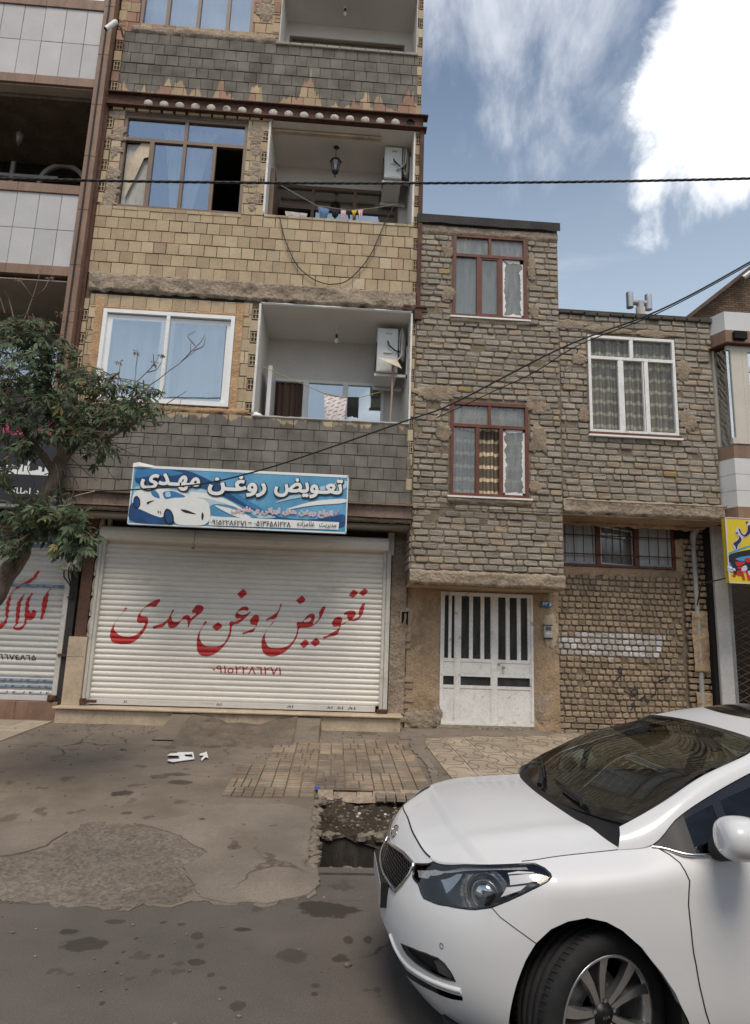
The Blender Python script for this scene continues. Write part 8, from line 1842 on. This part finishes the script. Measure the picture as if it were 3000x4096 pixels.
def sideg(t, k):
    o_ = cr(OU, t); u = o_[0]; S_ = 1.1+(u-.64)*LS/3.34
    lo, hi_ = 1.4, 4.4
    for _ in range(24):
        m = (lo+hi_)/2
        if cr(SEAM, m)[0] < u: lo = m
        else: hi_ = m
    b = cr(SEAM, lo); return cw(u, b[1]+.006+(o_[1]+.01-b[1])*k, b[2]+(o_[2]-b[2])*k)
mb = MB(); T0, T1 = .118, 2.45; vs = [sideg(T0+(T1-T0)*j/80, i/5) for j in range(81) for i in range(6)]; F = [(j*6+i, j*6+i+1, (j+1)*6+i+1, (j+1)*6+i) for j in range(80) for i in range(5)]
add_both(mb, (vs, F)); orient(mb.build('side_window', SGLASS, CAR), CC)
mb = MB(); o3 = Vector((0, -.003, 0))
def strip(ta, tb, ka, kb, n=40):
    vs = [sideg(ta+(tb-ta)*j/n, k)+o3 for j in range(n+1) for k in (ka, kb)]; add_both(mb, (vs, [(2*j, 2*j+1, 2*j+3, 2*j+2) for j in range(n)]))
def hstrip(u0, u1):
    t_ = lambda u: next(t/400 for t in range(40, 1080) if cr(OU, t/400)[0] >= u); vs = [sideg(t_(u), k/8)+o3 for u in (u0, u1) for k in range(9)]; add_both(mb, (vs, [(i, i+1, 10+i, 9+i) for i in range(8)]))
strip(T0, .86, .82, 1.0); strip(.86, 2.45, .9, 1.0); strip(T0, .30, .0, .10, 12); hstrip(1.385, 1.43); hstrip(2.12, 2.25); hstrip(3.05, 3.12); 
orient(mb.build('window_surround', GLOSSB, CAR), CC)
o3 = Vector((0, -.005, 0)); mb = MB(); strip(T0, .285, 0, 1.0, 18); orient(mb.build('glare_cover', TRIM, CAR), CC)  # matte black sheet added over the corner glass to hide the sun's reflection
mb = MB(); pts = [sideg(T0+(T1-T0)*j/80, 0)+Vector((0, -.010, -.004)) for j in range(81)]
for q in (pts, mir(pts)): mb.tube(q, .0085, 6)
mb.build('belt_moulding', CHROME, CAR)
# ------- grille, lamps, bumper details
mb = MB(); add_both(mb, panel([(max(p[0], .0), p[1]) for p in GR], step=.03, d=-.02)); orient(mb.build('grille_back', TRIM, BUMP), CC)
mb = MB(); GRc = [(p[0], p[1]) for p in GR]; q = .023
for i in range(-1, 34):
    for j in range(-2, 30):
        s0 = i*q*1.0+(q*.5 if j % 2 else 0); t0_ = (.28+j*q*.62)/TS
        if not inside(GRc, max(s0, .002), t0_) or not inside(GRc, max(.002, s0-.008), t0_+.012) or not inside(GRc, s0+.008, t0_-.012): continue
        hx = [(max(0, s0+q*.56*math.cos(math.pi/3*k+math.pi/6)), t0_+q*.5*math.sin(math.pi/3*k+math.pi/6)/TS) for k in range(7)]
        P = [W3(a, b, -.006) for a, b in hx]; mb.tube(P, .0028, 4, cap=False); mb.tube(mir(P), .0028, 4, cap=False)
mb.build('grille_mesh', GLOSSB, BUMP)
def rim_tube(pts, r, m, name, parent, d=.002, close=False, far=True):
    mb = MB(); pp = pts+[pts[0]] if close else pts; Q = []
    for a, b in zip(pp, pp[1:]):
        n = max(1, int(math.hypot(b[0]-a[0], (b[1]-a[1])*TS)/.02)); Q += [W3(a[0]+(b[0]-a[0])*k/n, a[1]+(b[1]-a[1])*k/n, d) for k in range(n)]
    Q.append(W3(*pp[-1], d)); mb.tube(Q, r, 6, cap=not close)
    if far: mb.tube(mir(Q), r, 6, cap=not close)
    return mb.build(name, m, parent)
rim_tube(GR, .009, CHROME, 'grille_surround', BUMP)
mb = MB(); add_both(mb, panel(FOG, d=-.02)); add_both(mb, panel(LOW, d=-.03)); orient(mb.build('lower_grille', TRIM, BUMP), CC)
rim_tube(trace([(128,1010),(165,1110),(215,1200),(280,1275),(390,1350),(520,1412),(640,1455),(712,1474)], h5, (.3, .4)), .011, PAINT, 'bumper_blade', BUMP, .0)
rim_tube(FOG, .004, GLOSSB, 'fog_surround', BUMP, -.002, True)
FL = trace([(480,1230),(530,1215),(590,1290),(650,1380),(600,1370),(520,1330)], h5, (.6, .35))
mb = MB(); add_both(mb, panel(FL, d=-.006)); orient(mb.build('fog_lamp', mat('fog_lens', (.16, .16, .165), .12, .3, 9, 30, .2, .1, .004, metal=.6), BUMP), CC)
sc = solve(h5(550, 1102), (.6, .4)); mb = MB(); c = W3(*sc, .001); n_ = (W3(*sc, .02)-W3(*sc, 0)).normalized(); a_ = n_.cross(Vector((0, 0, 1))).normalized(); b_ = n_.cross(a_)
for P in ([c+(a_*math.cos(math.pi*k/8)+b_*math.sin(math.pi*k/8))*.0095 for k in range(17)],): mb.tube(P, .0011, 4, cap=False); mb.tube(mir(P), .0011, 4, cap=False)
mb.build('parking_sensor', TRIM, BUMP)
mb = MB(); add_both(mb, panel(HL, d=-.085)); LAMP = orient(mb.build('headlight', LAMPD, CAR), CC)
rim_tube(HL, .006, GLOSSB, 'headlight_rim', LAMP, -.003, True)
def lamp_patch(name, pts, m, d, step=.02):
    mb = MB(); add_both(mb, panel(trace(pts, h5, (.6, .85)), step=step, d=d, sub=.015)); return orient(mb.build(name, m, LAMP), CC)
lamp_patch('light_strip', [(335,470),(480,462),(700,450),(1000,435),(1240,430),(1265,455),(1000,462),(720,478),(560,490),(440,515),(420,540),(345,530)], mat('led_strip', (.34, .34, .35), .25, .2, 14, 30, .2, 0, stretch=(6, 1, 1)), -.012)
lamp_patch('indicator', [(1100,512),(1250,495),(1340,497),(1390,520),(1360,550),(1250,575),(1110,595)], LAMPW, -.012); lamp_patch('indicator', [(1080,615),(1250,595),(1200,640),(1030,700)], LAMPW, -.012); lamp_patch('indicator', [(1090,488),(1180,470),(1320,478),(1300,488),(1180,492),(1095,500)], LAMPW, -.012)
lamp_patch('reflector', [(520,545),(660,495),(700,500),(640,590),(565,665)], mat('lamp_mirror', (.30, .31, .33), .15, .1, 4, 20, .05, 0, metal=.9), -.018)
pc = solve(h5(800, 606), (.75, .8)); c = W3(*pc, -.075)+Vector((.02, 0, -.02)); nn = (EYE-c).normalized(); nn = Vector((nn.x*.6-.45, nn.y, nn.z*.2)).normalized()
def disc_lathe(mb, c, ax, prof, n=28, far=True):
    a = ax.cross(Vector((0, 0, 1))).normalized(); b = ax.cross(a); vs = [c+ax*h+(a*math.cos(2*math.pi*k/n)+b*math.sin(2*math.pi*k/n))*r for r, h in prof for k in range(n)]
    F = [(i*n+k, i*n+(k+1) % n, (i+1)*n+(k+1) % n, (i+1)*n+k) for i in range(len(prof)-1) for k in range(n)]; mb.add(vs, F, smooth=True)
    if far: mb.add(mir(vs), [f[::-1] for f in F], smooth=True)
mb = MB(); disc_lathe(mb, c, nn, [(.092, .018), (.086, .022), (.076, -.004), (.060, -.014), (.054, -.012)]); mb.build('lamp_bowl', CHROME, LAMP)
mb = MB(); disc_lathe(mb, c+nn*.004, nn, [(.054, -.014), (.048, .012), (.036, .024), (.02, .030), (.0005, .032)]); mb.build('projector_lens', CHROME, LAMP)
mb = MB(); disc_lathe(mb, c+nn*.012, nn, [(.060, -.01), (.059, .004), (.054, .004), (.054, -.01)]); mb.build('lens_ring', SATIN, LAMP)
mb = MB(); disc_lathe(mb, c+nn*.004, nn, [(.112, .01), (.110, .016), (.10, .012), (.092, .016)]); mb.build('lamp_bezel', mat('fluted_lens', (.40, .40, .40), .2, .5, 30, 60, .3, 0, metal=.7, stretch=(1, 1, 3)), LAMP)
mb = MB(); add_both(mb, panel(HL, d=.0015)); orient(mb.build('headlight_cover', CLEAR, LAMP), CC)
# badge, plate, emblem lettering
eb = solve(c6(197, 655), (.05, .9)); mb = MB(); c = cw(.085, 0, .752); ax = Vector((-.80, 0, .60)).normalized(); a_ = Vector((0, 1, 0)); b_ = ax.cross(a_)
def oval(rx, rz, h): return [c+ax*h+a_*rx*math.cos(2*math.pi*k/28)+b_*rz*math.sin(2*math.pi*k/28) for k in range(28)]
A = oval(.062, .031, .001)+oval(.062, .031, .008); mb.add(A, [(k, (k+1) % 28, 28+(k+1) % 28, 28+k) for k in range(28)]+[tuple(range(28, 56))]); EMB = mb.build('badge', GLOSSB, BUMP, fixn=True)
mb = MB(); mb.tube(oval(.060, .029, .0085)+oval(.060, .029, .0085)[:1], .003, 6, cap=False)
tv = fit(text2d('KIA'), -.036, .036, -.013, .013); mb.add([c+ax*.0095+a_*x*-1+b_*z*(1 if b_.z > 0 else -1) for x, z in tv[0]], [tuple(f) for f in tv[1]]); mb.build('badge_lettering', CHROME, BUMP)
mb = MB(); mb.box(CX-.009, CX-.004, CYC-.24, CYC+.24, .49, .58); NPL = mb.build('front_plate', mat('dusty_plate', (.40,.40,.39), .5, .1, 3, 20, .05, 0), BUMP); mb = MB(); mb.box(CX-.006, CX+.03, CYC-.25, CYC+.25, .48, .59); mb.build('plate_frame', TRIM, BUMP)
# wipers
mb = MB()
for (pa, pb, pc_) in (((.10, -.62), (.16, -.30), (.10, -.05)), ((.10, .10), (.15, .42), (.09, .62))):
    pass
def on_screen(r, c, h): return screen(r, c)+Vector((-.3, 0, .95))*h
for (c0, r0, c1, r1) in ((-.62, .075, .10, .115), (.12, .07, .72, .125)):
    arm = [on_screen(r0-.03, c0+(c1-c0)*0, .02), on_screen(r0, c0+(c1-c0)*.1, .028), on_screen(r0+(r1-r0)*.5, c0+(c1-c0)*.45, .03), on_screen(r0+(r1-r0)*.8, c0+(c1-c0)*.7, .022)]
    mb.tube(arm, [.016, .013, .009, .006], 6); mb.tube([on_screen(r0+(r1-r0)*.15+.02, c0+(c1-c0)*.2, .012), on_screen(r1*.7+r0*.3+.02, c0+(c1-c0)*.6, .016), on_screen(r1+.02, c1, .012)], .007, 5)
mb.build('wiper', TRIM, COWL)
# door mirrors
mb, mk = MB(), MB()
def mirror_shell(u, v):
    th = u*2*math.pi; ph = v*math.pi; q = lambda x, p: math.copysign(abs(x)**p, x); x = q(math.cos(ph), .8); r_ = abs(math.sin(ph))**.55
    return (x, r_*q(math.cos(th), .75), r_*q(math.sin(th), .8))
vs = []; nu, nv = 28, 14; mc = cw(1.335, -1.0, 1.025)
for j in range(nv+1):
    for i in range(nu):
        x, y, z = mirror_shell(i/nu, j/nv); X = x*.085+.012*y; tp_ = 1-.15*max(0, -y); vs.append(mc+Vector((-X-.04*(y)*-1+ (0 if x > 0 else 0), y*.125, z*.082*(1+.10*y*-1)*tp_+.012*(-y))))
F = [(j*nu+i, j*nu+(i+1) % nu, (j+1)*nu+(i+1) % nu, (j+1)*nu+i) for j in range(nv) for i in range(nu)]
mb.add(vs, F, smooth=True); far_ = Vector((.10, 0, -.055)); mb.add([p+far_ for p in mir(vs)], [f[::-1] for f in F], smooth=True); MIR = weld(mb.build('door_mirror', PAINT, CAR)); 
P = [cw(1.33, -.85, .945), cw(1.345, -.90, .955), cw(1.36, -.96, .97)]; mk.tube(P, [.05, .042, .03], 8); mk.tube(mir(P), [.05, .042, .03], 8); mk.build('mirror_foot', TRIM, MIR)
vs2 = [mc+Vector((.075, y*.112, z*.070)) for y, z in [(math.copysign(abs(math.cos(a))**.7, math.cos(a)), math.copysign(abs(math.sin(a))**.7, math.sin(a))) for a in [2*math.pi*k/24 for k in range(24)]]]; mg = MB(); mg.add(vs2, [tuple(range(24))]); mg.add([p+far_ for p in mir(vs2)], [tuple(range(24))[::-1]]); mg.build('mirror_glass', CHROME, MIR)
# cabin
mb = MB(); vs = []
for j in range(7):
    for i in range(13):
        c = -1+2*i/12; r = j/6; vs.append(cw(1.02+.52*r, c*.68, .93+.05*math.sin(r*2.2)-.03*c*c-(0 if r < .9 else .0)))
mb.add(vs, [(j*13+i, j*13+i+1, (j+1)*13+i+1, (j+1)*13+i) for j in range(6) for i in range(12)], smooth=True); mb.box(CX+1.5, CX+1.55, CYC-.68, CYC+.68, .5, .965); mb.box(CX+.95, CX+3.9, CYC-.7, CYC+.7, .25, .35); mb.build('dashboard', CABIN, CAR)
mb = MB()
for v in (-.37, .37):
    mb.sphere(cw(2.02, v, .56), (.27, .24, .10), 14, 8); mb.sphere(cw(2.32, v, .85), (.10, .23, .34), 14, 10); mb.sphere(cw(2.36, v, 1.23), (.05, .12, .09), 12, 8)
mb.sphere(cw(3.05, 0, .58), (.3, .62, .12), 14, 8); mb.sphere(cw(3.35, 0, .88), (.12, .62, .32), 14, 8); mb.build('seat', CABIN, CAR)
mb = MB(); c = cw(1.66, -.37, .98); ax = Vector((.86, 0, .5)).normalized(); a_ = Vector((0, 1, 0)); b_ = ax.cross(a_); mb.tube([c+(a_*math.cos(2*math.pi*k/28)+b_*math.sin(2*math.pi*k/28))*.185 for k in range(29)], .015, 8, cap=False); mb.tube([c-a_*.18, c+a_*.18], .016, 6); mb.sphere(c, .06); mb.tube([c, c-ax*.3], .03, 8); mb.build('steering_wheel', CABIN, CAR)
mb = MB(); mb.sphere(cw(1.80, -.02, 1.235), (.02, .12, .035), 14, 8); mb.tube([cw(1.80, -.02, 1.25), cw(1.80, -.02, 1.33)], .012, 6); mb.build('rear_view_mirror', CABIN, CAR)
# ------- wheels
def wheel(u, vface, steer, side, label=None):
    ca, sa = math.cos(R(steer)), math.sin(R(steer)); C0 = cw(u, vface*side, .312)
    def tr(p):                                # local: x back, y outward, z up
        x, y, z = p; v = y*side; X = x*ca-y*sa*1.0; Yv = x*sa+y*ca
        return C0+Vector((X, Yv*side if False else side*y*ca+ (x*sa*(1)), z)) if False else C0+Vector((x*ca+y*sa*1.0*(-side)*-1*0+ (y*side)*(-sa)*1.0, x*sa+(y*side)*ca, z))
    def lat(mb, prof, n=48):
        vs = [tr((r*math.cos(2*math.pi*k/n), h, r*math.sin(2*math.pi*k/n))) for r, h in prof for k in range(n)]
        mb.add(vs, [(i*n+k, i*n+(k+1) % n, (i+1)*n+(k+1) % n, (i+1)*n+k) for i in range(len(prof)-1) for k in range(n)], smooth=True)
    mb = MB(); lat(mb, [(.216, -.005), (.228, 0.0), (.230, -.008), (.212, -.02), (.205, -.06), (.20, -.2), (.228, -.205)]); WH = mb.build('wheel', SATIN, CAR, fixn=True)
    mb = MB(); prof = [(.222, -.006), (.245, .006), (.275, .009), (.298, .0), (.308, -.016)]
    for gx in (.05, .085, .12, .155): prof += [(.3135-abs(gx-.1)*.03, -gx+.006), (.304, -gx+.004), (.304, -gx-.004), (.3135-abs(gx-.1)*.03, -gx-.006)]
    prof += [(.308, -.19), (.298, -.206), (.275, -.214), (.225, -.206)]; lat(mb, prof, 72)
    for k in range(72):                       # shoulder sipes
        a = 2*math.pi*k/72; b = a+.02
        for y0, y1 in ((-.012, -.044), (-.162, -.194)): mb.add([tr((q*math.cos(t), y, q*math.sin(t))) for (t, y, q) in ((a, y0, .3135), (b, y0, .3135), (b+.015, y1, .3155), (a+.015, y1, .3155))], [(0, 1, 2, 3)])
    mb.build('tyre', TYRE, WH, fixn=False)
    mb, md = MB(), MB()
    for k in range(5):
        th0 = 2*math.pi*k/5+.62
        for sgn in (-1, 1):
            P0 = []
            for (r, off, w) in ((.045, .013, .012), (.09, .019, .014), (.14, .031, .018), (.19, .050, .024), (.219, .070, .034)):
                for e in (-1, 1):
                    tx, tz = r, sgn*off+e*w*.9; yy = -.012-.030*(1-r/.22)**1.0
                    P0.append((tx*math.cos(th0)-tz*math.sin(th0), yy, tx*math.sin(th0)+tz*math.cos(th0)))
            V = [tr(p) for p in P0]+[tr((p[0], p[1]-.03, p[2])) for p in P0]; n = len(P0)
            (mb if sgn*1 else md).add(V, [(2*i, 2*i+1, 2*i+3, 2*i+2) for i in range(4)]+[(2*i, 2*i+2, n+2*i+2, n+2*i) for i in range(4)]+[(2*i+1, n+2*i+1, n+2*i+3, 2*i+3) for i in range(4)])
        # dark inset between the twin spokes
        P0 = [(r*math.cos(th0)-o_*math.sin(th0), -.024-.03*(1-r/.22), r*math.sin(th0)+o_*math.cos(th0)) for r, o_ in ((.05, -.01), (.217, -.06), (.217, .06), (.05, .01))]; md.add([tr(p) for p in P0], [(0, 1, 2, 3)])
    mb.build('spokes', SATIN, WH, fixn=True); md.build('spoke_inset', DALLOY, WH)
    mb = MB(); lat(mb, [(.0005, -.020), (.028, -.020), (.032, -.026), (.046, -.034), (.052, -.06)], 32); mb.build('hub_cap', DALLOY, WH, fixn=True)
    tv = fit(text2d('KIA'), -.018, .018, -.006, .006); mb = MB(); mb.add([tr((x*side*-1, -.0185, z)) for x, z in tv[0]], [tuple(f) for f in tv[1]]); mb.build('hub_lettering', CHROME, WH)
    mb = MB(); lat(mb, [(.05, -.10), (.145, -.10), (.145, -.125), (.05, -.125)], 40); mb.build('brake_disc', GREYM, WH)
    mb = MB()
    for k in range(5): a = 2*math.pi*k/5+.2; mb.add([tr((.052*math.cos(a)+.008*math.cos(t), -.03, .052*math.sin(a)+.008*math.sin(t))) for t in [math.pi*q/4 for q in range(8)]], [tuple(range(8))])
    mb.build('wheel_nut', GREYM, WH)
wheel(.860, .845, 20, -1); wheel(.860, .845, 20, 1); wheel(3.62, .86, 0, -1); wheel(3.62, .86, 0, 1)
# number on the boot, rear lamps
mb = MB(); add_both(mb, panel([(4.55, .95), (5.05, .95), (5.05, .78), (4.6, .76)], step=.05, d=.004)); orient(mb.build('tail_light', mat('tail_lens', (.30, .012, .012), .2, .1, 3, 20, .05, 0, coat=.5), CAR), CC)

# ---------------------------------------------------------------- pieces that stand apart become parts of their own
def split_parts():
    import numpy as np
    skip = ('lettering', 'painted', 'print', 'film', 'label', 'foliage', 'branch', 'art', 'curtain', 'mark', 'number', 'stain', 'number', 'car_', 'swoosh', 'letter', 'motorcycle', 'stripe', 'band')
    def clusters(me):
        n = len(me.vertices); par = np.arange(n); e = np.empty(len(me.edges)*2, int); me.edges.foreach_get('vertices', e); e = e.reshape(-1, 2)
        while True:                                   # label propagation over edges
            old = par.copy(); m = np.minimum(par[e[:, 0]], par[e[:, 1]]); np.minimum.at(par, e[:, 0], m); np.minimum.at(par, e[:, 1], m); par = par[par]
            if (par == old).all(): break
        ids, lab = np.unique(par, return_inverse=True); k = len(ids)
        if k > 800 or k < 2: return None
        co = np.empty(n*3); me.vertices.foreach_get('co', co); co = co.reshape(-1, 3); lo = np.full((k, 3), 1e9); hi = np.full((k, 3), -1e9); np.minimum.at(lo, lab, co); np.maximum.at(hi, lab, co)
        sz = (hi-lo).max(1); gp = np.maximum(0, np.maximum(lo[:, None]-hi[None], lo[None]-hi[:, None])); near = np.sqrt((gp**2).sum(2)) <= np.maximum(.02, .5*np.maximum(sz[:, None], sz[None])); c = np.arange(k)
        while True:
            old = c.copy(); c = np.where(near, c[None, :], k).min(1)
            if (c == old).all(): break
        u, cl = np.unique(c, return_inverse=True)
        return (cl[lab], len(u)) if 1 < len(u) <= 40 else None
    todo = [o for o in S.objects if o.type == 'MESH' and o.parent and not any(q in o.name for q in skip)]
    todo.sort(key=lambda o: 0 if o.parent.type == 'EMPTY' else 1); made = {}
    def mid(o): b = [Vector(v) for v in o.bound_box]; return sum(b, Vector())/8
    for o in todo:
        r = clusters(o.data); out = [o]
        if r:
            lab, k = r; src = o.data
            for q in range(k):
                bm = bmesh.new(); bm.from_mesh(src); bmesh.ops.delete(bm, geom=[v for v in bm.verts if lab[v.index] != q], context='VERTS'); me = src.copy(); bm.to_mesh(me); bm.free()
                if q == 0: first = me
                else:
                    c = o.copy(); c.data = me; COL.objects.link(c); out.append(c)
            o.data = first; made[o.name] = out
        if o.parent.name in made:
            for c in out: c.parent = min(made[o.parent.name], key=lambda p_: (mid(p_)-mid(c)).length)
split_parts()
bpy.context.view_layer.update()
